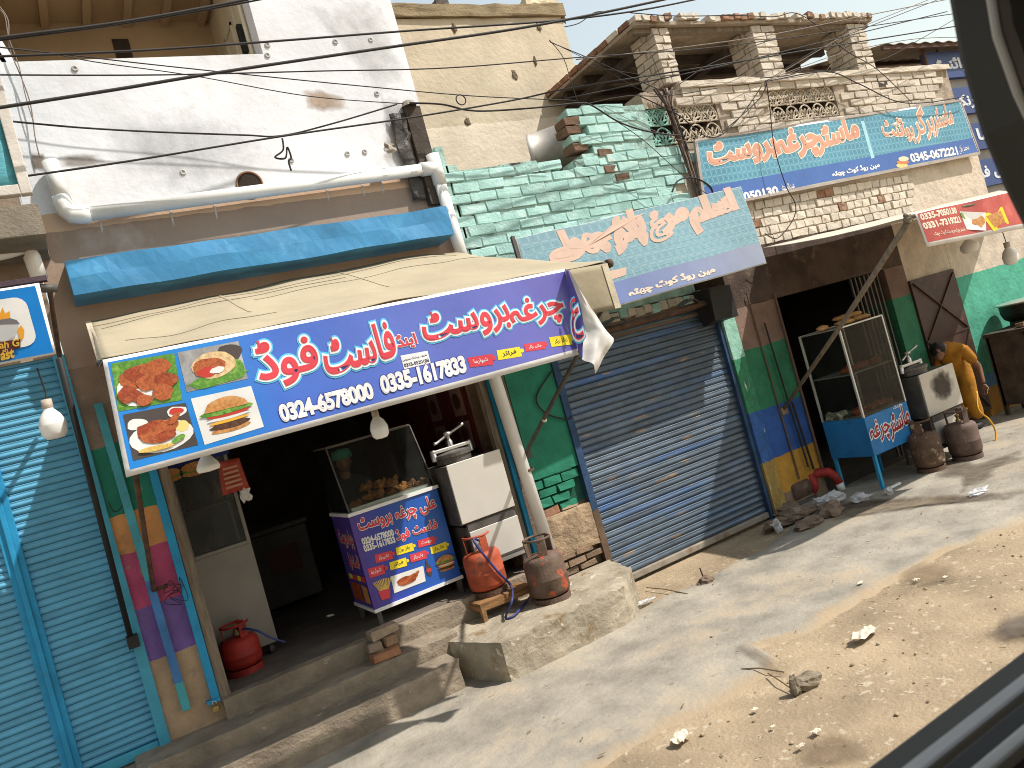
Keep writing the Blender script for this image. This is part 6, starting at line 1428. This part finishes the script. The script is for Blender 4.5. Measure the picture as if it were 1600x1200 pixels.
MB().tube([(Xp + .45, Yp - .11, .11), (Xp + .46, Yp - .115, .012)], .048, 14).build('white_coupling', white_pvc, PM, smooth=True)
MB().tube([(Xp + .14, Yp + .12, .3), (Xp + .14, Yp + .12, .44)], .035, 10).lathe((Xp + .14, Yp + .12, .44), [(.02, 0), (.06, .0), (.06, .03), (.02, .03)], 14).build('valve', redm, PM)
stone_m = mat('dusty brown stone', (.17, .12, .085), .95, var=.3, vs=8, dirt=(.28, .21, .15), da=.4, ds=7, bump=.7, bs=25)
def stone(px, z, rx, ry, rz, label, cat='stone', m=None, group=None):
    p = PZ(px[0], px[1], z); b = MB(); b.ball(p + V((0, ry * .6, rz * .55)), rx, ry, rz, 14, 9, .55)
    for i, q in enumerate(b.v): b.v[i] = V((round(q.x / .03) * .03 * .35 + q.x * .65, q.y, max(q.z, z - .02)))
    return tag(b.build('stone', m or stone_m, None), label, cat, group)
for k, (px, rx, ry, rz, lb) in enumerate((((1225, 822), .20, .11, .06, 'flat brown stone at the left end of the rubble by the shutter'), ((1258, 808), .24, .13, .08, 'long flat stone in the middle of the rubble by the shutter'), ((1272, 822), .19, .10, .06, 'low stone at the front of the rubble by the shutter'), ((1308, 805), .16, .11, .09, 'reddish block at the right end of the rubble by the shutter'), ((1235, 800), .18, .1, .07, 'stone at the back of the rubble by the shutter'))):
    stone(px, .012, rx, ry, rz, lb)
stone((1108, 912), 0.0, .085, .06, .045, 'small brown stone lying in front of the grey shutter')
MB_ = PZ(1105, 908, .0); tag(MB().tube([MB_ + V((0, .04, .04)), MB_ + V((-.012, .04, .13))], .007, 6).build('wood_peg', rust, None), 'thin peg upright beside the stone in front of the shutter', 'peg')
# broken clod on the dirt
p = PZ(1262, 1078, -.01); rk = MB(); rk.ball(p + V((.04, .03, .03)), .11, .06, .055, 16, 10, .4)
tag(rk.build('stone', mat('grey clod', (.20, .165, .115), .95, var=.3, vs=12, bump=.6), None), 'broad grey-brown clod on the dirt near the bottom right', 'stone')
rk = MB(); rk.ball(p + V((-.075, .02, .05)), .035, .03, .07, 12, 8, .5)
tag(rk.build('stone', MATS['grey clod'], None), 'narrow upright shard leaning on the broad grey-brown clod', 'stone')
pap = mat('dusty paper', (.62, .53, .40), .9, var=.15, vs=9, bump=.3)
def scrap(px, w__, d__, label, cat, m, z=0.012, cr_=.02, name='paper_scrap', rz=0):
    p = PZ(px[0], px[1], z); ph = random.random() * 20; ca, sa = math.cos(rz), math.sin(rz)
    def fn(i, j):
        x = (i - .5) * w__ * (1 + .25 * noise.noise(V((j * 3, ph, 1)))); y = (j - .5) * d__ * (1 + .25 * noise.noise(V((i * 3, ph, 2))))
        return p + V((x * ca - y * sa, x * sa + y * ca, .004 + cr_ * (1 + noise.noise(V((i * 3 + ph, j * 3, 3)))) + cr_ * .6 * noise.noise(V((i * 8 + ph, j * 8, 5)))))
    return tag(MB().sheet(fn, 9, 7).build(name, m, None, solid=.0015), label, cat)
scrap((1065, 1156), .13, .09, 'folded pale paper on the dirt at the bottom centre', 'paper', pap, .0, .02, rz=.3)
scrap((1252, 1168), .05, .025, 'small narrow paper scrap at the bottom right of the dirt', 'paper', pap, .0, .01)
scrap((1276, 1146), .05, .04, 'torn paper scrap above the narrow one near the bottom right', 'paper', pap, .0, .012)
scrap((1208, 1137), .03, .02, 'tiny paper scrap left of the torn one', 'paper', pap, .0, .006)
scrap((1352, 996), .26, .09, 'crumpled pale rag lying on the dirt right of centre', 'rag', mat('pale rag cloth', (.58, .50, .39), .9, var=.15, bump=.4), .0, .03, 'rag', .1)
scrap((1180, 1110), .04, .03, 'paper fleck beside the pavement edge at the bottom', 'paper', pap, .0, .006)
scrap((1345, 912), .06, .03, 'pale scrap on the grey pavement right of the shutter', 'paper', pap, .02, .008)
scrap((1432, 908), .05, .04, 'white scrap on the dirt left of the other white scrap', 'paper', pap, .0, .01)
scrap((1477, 904), .04, .03, 'white scrap on the dirt nearest the right edge', 'paper', pap, .0, .01)
bag = mat('clear plastic bag', (.62, .62, .62), .25, var=.1, bump=.4, bs=12, spec=.6)
for N_ in (bag,):
    N_.node_tree.nodes['Principled BSDF'].inputs['Alpha'].default_value = .55
def plastic(px, rx, ry, rz, label):
    p = PZ(px[0], px[1], .02); b = MB(); b.ball(p + V((0, 0, rz * .7)), rx, ry, rz, 16, 10, 1.0)
    return tag(b.build('plastic_bag', bag, None), label, 'bag')
plastic((1298, 790), .17, .10, .09, 'clear plastic bag lying beside the red pump'); plastic((1345, 782), .14, .07, .04, 'flattened clear plastic bag right of the red pump')
plastic((1216, 828), .05, .05, .06, 'small clear plastic bag by the corner of the grey shutter'); plastic((1390, 772), .04, .03, .04, 'tiny crumpled plastic under the blue counter leg')
plastic((1530, 770), .12, .05, .03, 'white plastic scrap lying on the mud streak'); plastic((1005, 942), .10, .04, .012, 'flat bluish plastic scrap at the foot of the shutter rail')
p = PZ(1398, 760, .02); tag(MB().box(p.x - .08, p.x + .10, p.y - .015, p.y + .015, .018, .04).build('white_stick', white_pvc, None), 'short white plastic strip under the blue counter', 'strip')
for k, (a, b, lb) in enumerate((((1200, 1052), (1245, 1082), 'dry twig leaning toward the grey clod'), ((1158, 1045), (1225, 1050), 'thin straw on the pavement edge'), ((1010, 918), (1075, 928), 'thin stick on the dirt in front of the shutter'))):
    q0, q1 = PZ(*a, .012), PZ(*b, .012); tag(MB().tube([q0, q0.lerp(q1, .5) + V((0, .02, .012)), q1], .005, 5).build('twig', mat('dry twig', (.20, .14, .08), .9), None), lb, 'twig')
# bricks on the steps
for k, (px, z, L, rz, m_, lb) in enumerate((((607, 1030), .385, .24, .06, mat('orange loose brick', (.34, .16, .085), .9, var=.3, vs=9, bump=.5), 'orange brick at the bottom of the little stack on the steps'), ((590, 1018), .465, .12, -.1, mat('grey loose brick', (.25, .19, .14), .9, var=.3, vs=9, bump=.5), 'grey half brick at the left of the little stack on the steps'), ((613, 1008), .465, .11, .2, mat('tan loose brick', (.30, .19, .11), .9, var=.3, vs=9, bump=.5), 'tan half brick at the right of the little stack on the steps'), ((603, 994), .545, .25, .10, mat('pale loose brick', (.33, .25, .17), .9, var=.3, vs=9, bump=.5), 'pale brick lying on top of the little stack on the steps'))):
    p = PZ(px[0], px[1], z); me = brick_mesh(m_.name + str(k), L, .115, .075, m_); o = bpy.data.objects.new('loose_brick', me); COL.objects.link(o); o.location = p + V((0, .05, .038)); o.rotation_euler = (0, 0, rz); tag(o, lb, 'brick')
# padlock, wire tangle on the jamb
p = PY(336, 1103, FY - .06); PD = thing('padlock', 'brass padlock hanging at the foot of the blue jamb', 'padlock', p)
MB().box(p.x - .022, p.x + .022, p.y - .01, p.y + .01, p.z - .045, p.z - .005).build('body', mat('brass lock', (.45, .33, .12), .4, metal=.8), PD, bevel=.004)
MB().tube([p + V((.016 * math.cos(t), 0, .01 + .028 * math.sin(t))) for t in [math.pi * k / 8 for k in range(9)]], .004, 6).build('shackle', steel, PD, smooth=True)
def squiggle(c, r, n, seed):
    random.seed(seed); return [V(c) + V((random.uniform(-r, r), random.uniform(-.03, .0), random.uniform(-r, r) * 1.3)) for _ in range(n)]
hose('cable', 'tangle of thin wires on the blue jamb of the left shop', squiggle(PY(274, 925, FY - .07), .09, 16, 3), .003, black_pl)
hose('cable', 'thin loop of wire hanging on the striped pier', [PY(185, 735, FY - .04), PY(195, 780, FY - .04), PY(180, 800, FY - .04), PY(170, 785, FY - .04)], .004, black_pl)
random.seed(11)
# ================================================================ overhead wires
wire_m = mat('weathered cable', (.028, .024, .022), .7, bump=0)
wire_p = mat('pale thin wire', (.20, .16, .13), .7, bump=0)
def wire(label, pts, Y, r, m=None):
    L = [PY(x, y, Y if not isinstance(Y, (list, tuple)) else Y[i]) for i, (x, y) in enumerate(pts)]
    o = hose('overhead_wire', label, L, r * .8, m or wire_m, 8); o['category'] = 'wire'; return o
wire('thick double cable crossing the tan balcony at the top left', [(-60, 70), (0, 59), (180, 36), (330, 10), (480, -20)], 6.1, .014)
wire('companion strand just under the thick cable at the top left', [(-60, 73), (0, 63), (180, 39), (330, 14), (480, -15)], 6.12, .008)
wire('long dark cable from the balcony sill across the tan building top', [(-60, 92), (0, 88), (200, 80), (420, 65), (640, 48), (860, 33), (1000, 16), (1120, -8)], 6.0, .011)
wire('heaviest cable rising from the left edge across the white wall', [(-60, 178), (0, 168), (180, 140), (350, 112), (600, 75), (800, 46), (940, 20), (1080, -10)], 5.9, .015)
wire('nearly level thin wire across the upper white wall', [(-60, 116), (0, 117), (250, 117), (500, 111), (700, 106), (900, 90), (1150, 70), (1500, 20)], 6.2, .007)
wire('sagging cable with a tied knot over the white wall', [(-60, 184), (0, 188), (120, 199), (240, 206), (380, 211), (440, 212), (520, 193), (620, 163)], 6.4, .009)
wire('lowest cable climbing from the left edge past the knot', [(-60, 292), (0, 281), (200, 252), (440, 213), (640, 184), (800, 157), (900, 136), (1100, 105), (1300, 72), (1500, 40)], 6.3, .010)
wire('thin wire falling from the balcony sill to the tarred post', [(-40, 70), (60, 80), (150, 97), (300, 118), (480, 150), (630, 162)], 6.5, .005)
wire('thin wire crossing to the corner of the brick rooftop room', [(0, 74), (100, 85), (230, 100), (400, 118), (560, 134), (740, 150), (900, 157)], 6.45, .006)
wire('black cable from the tarred post drooping over the mint bricks', [(640, 161), (690, 163), (730, 172), (770, 173), (840, 168), (905, 161), (925, 165), (970, 192), (1020, 207), (1065, 212)], 6.5, .011)
wire('wire rising from the tan building corner toward the top right', [(860, 66), (930, 95), (980, 118), (1030, 140)], 6.6, .006)
wire('straight pale wire passing before the rooftop pillars', [(900, 93), (1050, 76), (1200, 55), (1350, 25), (1500, -5)], 6.4, .007, wire_p)
wire('wire passing low before the rooftop pillars to the right edge', [(880, 155), (1000, 130), (1150, 98), (1300, 62), (1480, 18)], 6.35, .008)
wire('looping wire over the brick rooftop edge', [(985, 20), (1060, 25), (1150, 24), (1210, 26), (1240, 20), (1270, 35), (1320, 78), (1370, 108), (1425, 160)], 6.55, .007)
wire('steep wire from the lattice screens up to the right', [(1195, 130), (1260, 90), (1330, 50), (1400, 20), (1500, -20)], 6.5, .006, wire_p)
wire('wire crossing the gap right of the rooftop room', [(1290, 112), (1380, 92), (1440, 60), (1500, 25)], 6.5, .006)
wire('drooping wire along the cream parapet to the right edge', [(1195, 128), (1290, 112), (1340, 130), (1400, 158), (1450, 160), (1510, 150)], 6.6, .009)
wire('long wire hanging down across the turquoise sign', [(1197, 125), (1203, 170), (1210, 230), (1228, 290), (1243, 320), (1238, 345), (1215, 372), (1195, 365)], 6.55, .008)
wire('short stray wire hooked over the cable at the top', [(882, 42), (905, 36), (928, 20), (945, 18)], 6.2, .006)
wire('slanting wire from the corner of the tan building to the mint bricks', [(858, 62), (880, 90), (893, 130), (905, 165)], 6.6, .005)
wire('thin wire from the mint wall corner down to the faded sign', [(930, 168), (1000, 215), (1060, 268), (1100, 300), (1160, 330)], 6.55, .005)
# knot hanging from the sagging cable
random.seed(5)
kn = PY(441, 216, 6.38)
KN = [kn, kn + V((-.02, 0, -.10)), kn + V((-.10, .01, -.15)), kn + V((-.02, 0, -.17)), kn + V((.02, 0, -.08)), kn + V((.03, 0, -.17)), kn + V((.0, 0, -.2)), kn + V((0, 0, -.28))]
hose('cable_knot', 'knotted loop of cable dangling over the white wall', KN, .008, wire_m)
hose('cable_knot', 'small wire loop before the tan building', [PY(718, 148, 6.45) + V((.05 * math.sin(t), 0, -.05 + .05 * math.cos(t))) for t in [k * .7 for k in range(10)]], .006, wire_m)
# bundle of cables running down the wall between mint and cream paint
CBN = thing('cable_bundle', 'thick bundle of old cables running down between mint and cream bricks', 'cables', PY(1085, 300, FY - .05))
for k in range(12):
    random.seed(40 + k); o1 = random.uniform(-.07, .07); o2 = random.uniform(-.05, .05)
    P = [PY(1025 + 6 * k % 25, 138, FY - .04), PY(1045, 165, FY - .05), PY(1062, 210, FY - .06), PY(1075, 250, FY - .05), PY(1088, 290, FY - .05), PY(1095, 312, FY - .05)]
    P = [p + V((o1 * (1 - i / 8) + random.uniform(-.02, .02), random.uniform(-.02, .01), o2 * .4)) for i, p in enumerate(P)]
    L = []
    for a, b in zip(P, P[1:]):
        for t in range(4): L.append(a.lerp(b, t / 4) + V((random.uniform(-.006, .006), 0, 0)))
    MB().tube(L + [P[-1]], random.choice([.007, .010, .013]), 6).build('strand', random.choice([wire_m, wire_p, rust]), CBN, smooth=True)
for k, (a, lb) in enumerate(((((1000, 150), (1060, 180), (1110, 215), (1150, 190), (1190, 135)), 'slack cable draped across the first lattice screen'), (((1188, 122), (1230, 118), (1260, 110), (1300, 112)), 'nest of wire on the parapet above the second lattice screen'), (((1130, 205), (1165, 175), (1190, 150), (1198, 128)), 'cable climbing between the two lattice screens'), (((1050, 300), (1060, 282), (1085, 278), (1110, 292), (1115, 310)), 'grey hose loop above the faded sign'))):
    wire(lb, a, FY - .09, .008 if k < 3 else .012)
for k in range(6):
    random.seed(90 + k)
    wire(('thin stray strand over the first rooftop pillar', 'thin stray strand before the mint top course', 'thin strand from tan corner to lattice screen', 'hair-thin strand crossing the parapet', 'hair-thin strand over the rooftop opening', 'loose strand at the right of the rooftop room')[k],
         (((1020, 90), (1040, 140), (1060, 190), (1085, 260)), ((940, 165), (990, 190), (1050, 215), (1075, 220)), ((858, 64), (930, 100), (1000, 140), (1040, 150)), ((1040, 145), (1110, 130), (1190, 128), (1250, 108)), ((905, 98), (960, 110), (1050, 118), (1180, 92)), ((1290, 112), (1330, 60), (1345, 30), (1348, 22)))[k], 6.62, .004, wire_p if k % 2 else wire_m)
for k, a in enumerate((((1196, 128), (1290, 70), (1400, 25), (1490, -10)), ((1196, 126), (1310, 85), (1420, 62), (1500, 58)), ((1040, 148), (1110, 100), (1210, 60), (1300, 25)), ((1060, 165), (1130, 160), (1195, 130), (1260, 118)), ((905, 165), (980, 150), (1040, 150), (1120, 138)))):
    wire(('wire fanning from the second lattice screen to the top right', 'wire from the second lattice screen level to the right edge', 'wire climbing from the cable bundle past the middle pillar', 'slack wire from the cable bundle to the second lattice screen', 'wire lying along the top of the mint column')[k], a, 6.58, .006, wire_p if k % 2 else wire_m)
# twigs and drop wires at the left corner
wire('drop wires hanging over the left corner of the white wall', [(-10, 0), (12, 30), (15, 75), (35, 125), (48, 165), (55, 215), (62, 245)], FY - .05, .006, wire_p)
wire('second drop wire at the left corner of the white wall', [(-20, 10), (5, 20), (14, 60), (30, 105), (40, 150), (52, 190)], FY - .06, .005, wire_p)
hose('cable', 'cable curling on the green wall beside the shutter', [PY(862, 580, FY - .02), PY(838, 620, FY - .02), PY(852, 645, FY - .02), PY(885, 655, FY - .02), PY(893, 650, FY - .03)], .008, black_pl)

# ================================================================ far right: neighbour with blue boards and tin canopy
FB = thing('far_building', 'grey building with stacked blue boards beyond the cream bricks at the right edge', 'building', (14, 7.5, 0))
MB().box(12.75, 18, 7.4, 9, 0, 5.3).build('wall', mat('grey far wall', (.36, .34, .31), .95, var=.15, vs=1.5), FB)
FSH = Sheet((0, 7.36, 0), (1, 0, 0), (0, 0, 1)); FSH.h0 = .006
navy_b = paint('blue board', (.035, .06, .17), .5)
for k in range(4):
    z = 5.65 - .62 * k; bd = MB().box(12.9, 15.5, 7.30, 7.398, z - .44, z).build('blue_board', navy_b, FB)
    SB = Sheet((0, 7.299, 0), (1, 0, 0), (0, 0, 1)); SB.text('board_lettering', ('برگر پوائنٹ', 'کولڈ ڈرنکس', 'شوارما پیزا', 'مچھلی فرائی')[k], None, None, None, [(.04, paint('pale board print', (.55, .58, .60), .5))], bd, uvs=[(13.0, z - .36), (14.9, z - .36), (13.0, z - .10)])
TCN = thing('tin_canopy', 'rusty tin canopy on thin posts above the far right roof', 'canopy', (13.5, 8, 5.6))
e0, e1, e2 = PY(1378, 106, 7.6), PY(1472, 42, 8.0), PY(1600, 20, 8.4)
zc0 = 5.95
tin = mat('rusty brown tin', (.25, .19, .14), .7, metal=.2, var=.3, vs=3, bump=.2)
def tinf(i, j): return V((11.6 + 4.6 * i, 7.1 + 2.6 * j, 5.72 + .62 * j + .014 * math.sin(i * 90)))
MB().sheet(tinf, 180, 3).build('tin_sheet', tin, TCN, solid=.004)
for j in (.02, .5, .98): MB().beam(tinf(0, j) + V((0, 0, -.05)), tinf(1, j) + V((0, 0, -.05)), .05, .06).build('purlin', rust, TCN)
for x in (12.85, 15.0): MB().tube([(x, 7.3, 3.2), (x, 7.3, 5.72)], .03, 8).build('post', rust, TCN); MB().tube([(x, 7.3, 5.1), (x + .5, 7.35, 5.7)], .02, 6).build('brace', rust, TCN)

# ================================================================ the vehicle the picture is taken from
VH = thing('minibus', 'dark window pillar and ribbed sill of the vehicle in the right foreground', 'minibus', (1.5, -.4, 0))
YV = .52
dkp = mat('dark vehicle plastic', (.06, .058, .052), .55, var=.1, vs=4, bump=.05)
gyp = mat('grey rubber seal', (.60, .58, .55), .5, var=.1, bump=0)
def vp(pts, name, m, y0, th, bev=.006):
    q = [PY(x, y, y0) for x, y in pts]; return MB().slab(q, (0, th, 0)).build(name, m, VH, bevel=bev)
vp([(1468, -60), (1496, 95), (1530, 212), (1565, 295), (1602, 370), (1660, 480), (1760, 480), (1760, -60)], 'window_pillar', dkp, YV, -.06, .008)
vp([(1528, -60), (1548, 60), (1580, 150), (1625, 245), (1700, 360), (1700, 320), (1645, 225), (1600, 130), (1568, 45), (1553, -60)], 'pillar_seal', gyp, YV - .0615, -.012, .004)
zs_ = PY(1400, 1164, YV + .10).z + .02
xa_v, xb_v = -1.2, 3.2
prof = [(YV + .10, zs_ - .02), (YV + .02, zs_), (YV - .01, zs_ - .012), (YV - .012, zs_ - .05), (YV - .012, zs_ - 1.2), (YV + .10, zs_ - 1.2)]
sl_ = MB()
for x in (xa_v, xb_v): sl_.v += [V((x, y, z)) for y, z in prof]
n = len(prof); sl_.f += [tuple(range(n)), tuple(range(2 * n - 1, n - 1, -1))] + [((i + 1) % n, i, i + n, (i + 1) % n + n) for i in range(n)]; sl_.mi = [0] * (n + 2)
sl_.build('window_sill', dkp, VH, bevel=.006)
for (a, w__) in (((1455, 1185), .012), ((1545, 1200), .014)):
    p = PY(a[0], a[1], YV - .02); MB().box(xa_v, xb_v, p.y - .012, YV - .0125, p.z - w__ / 2, p.z + w__ / 2).build('sill_ridge', gyp, VH, bevel=.004)
inner = mat('vehicle lining', (.10, .10, .095), .8)
MB().box(-1.6, 4.2, -1.5, YV + .1, 2.82, 2.88).build('roof', inner, VH, bevel=.01)
MB().box(-1.6, 4.2, -1.5, -1.45, .5, 2.819).build('far_side', inner, VH)
MB().box(-1.6, 4.2, -1.449, YV + .1, .45, .499).build('floor', inner, VH)
MB().box(-1.6, -1.55, -1.449, YV + .1, .5, 2.819).build('rear_wall', inner, VH)
MB().box(3.25, 4.2, YV, YV + .08, .5, 2.819).build('front_side', inner, VH)
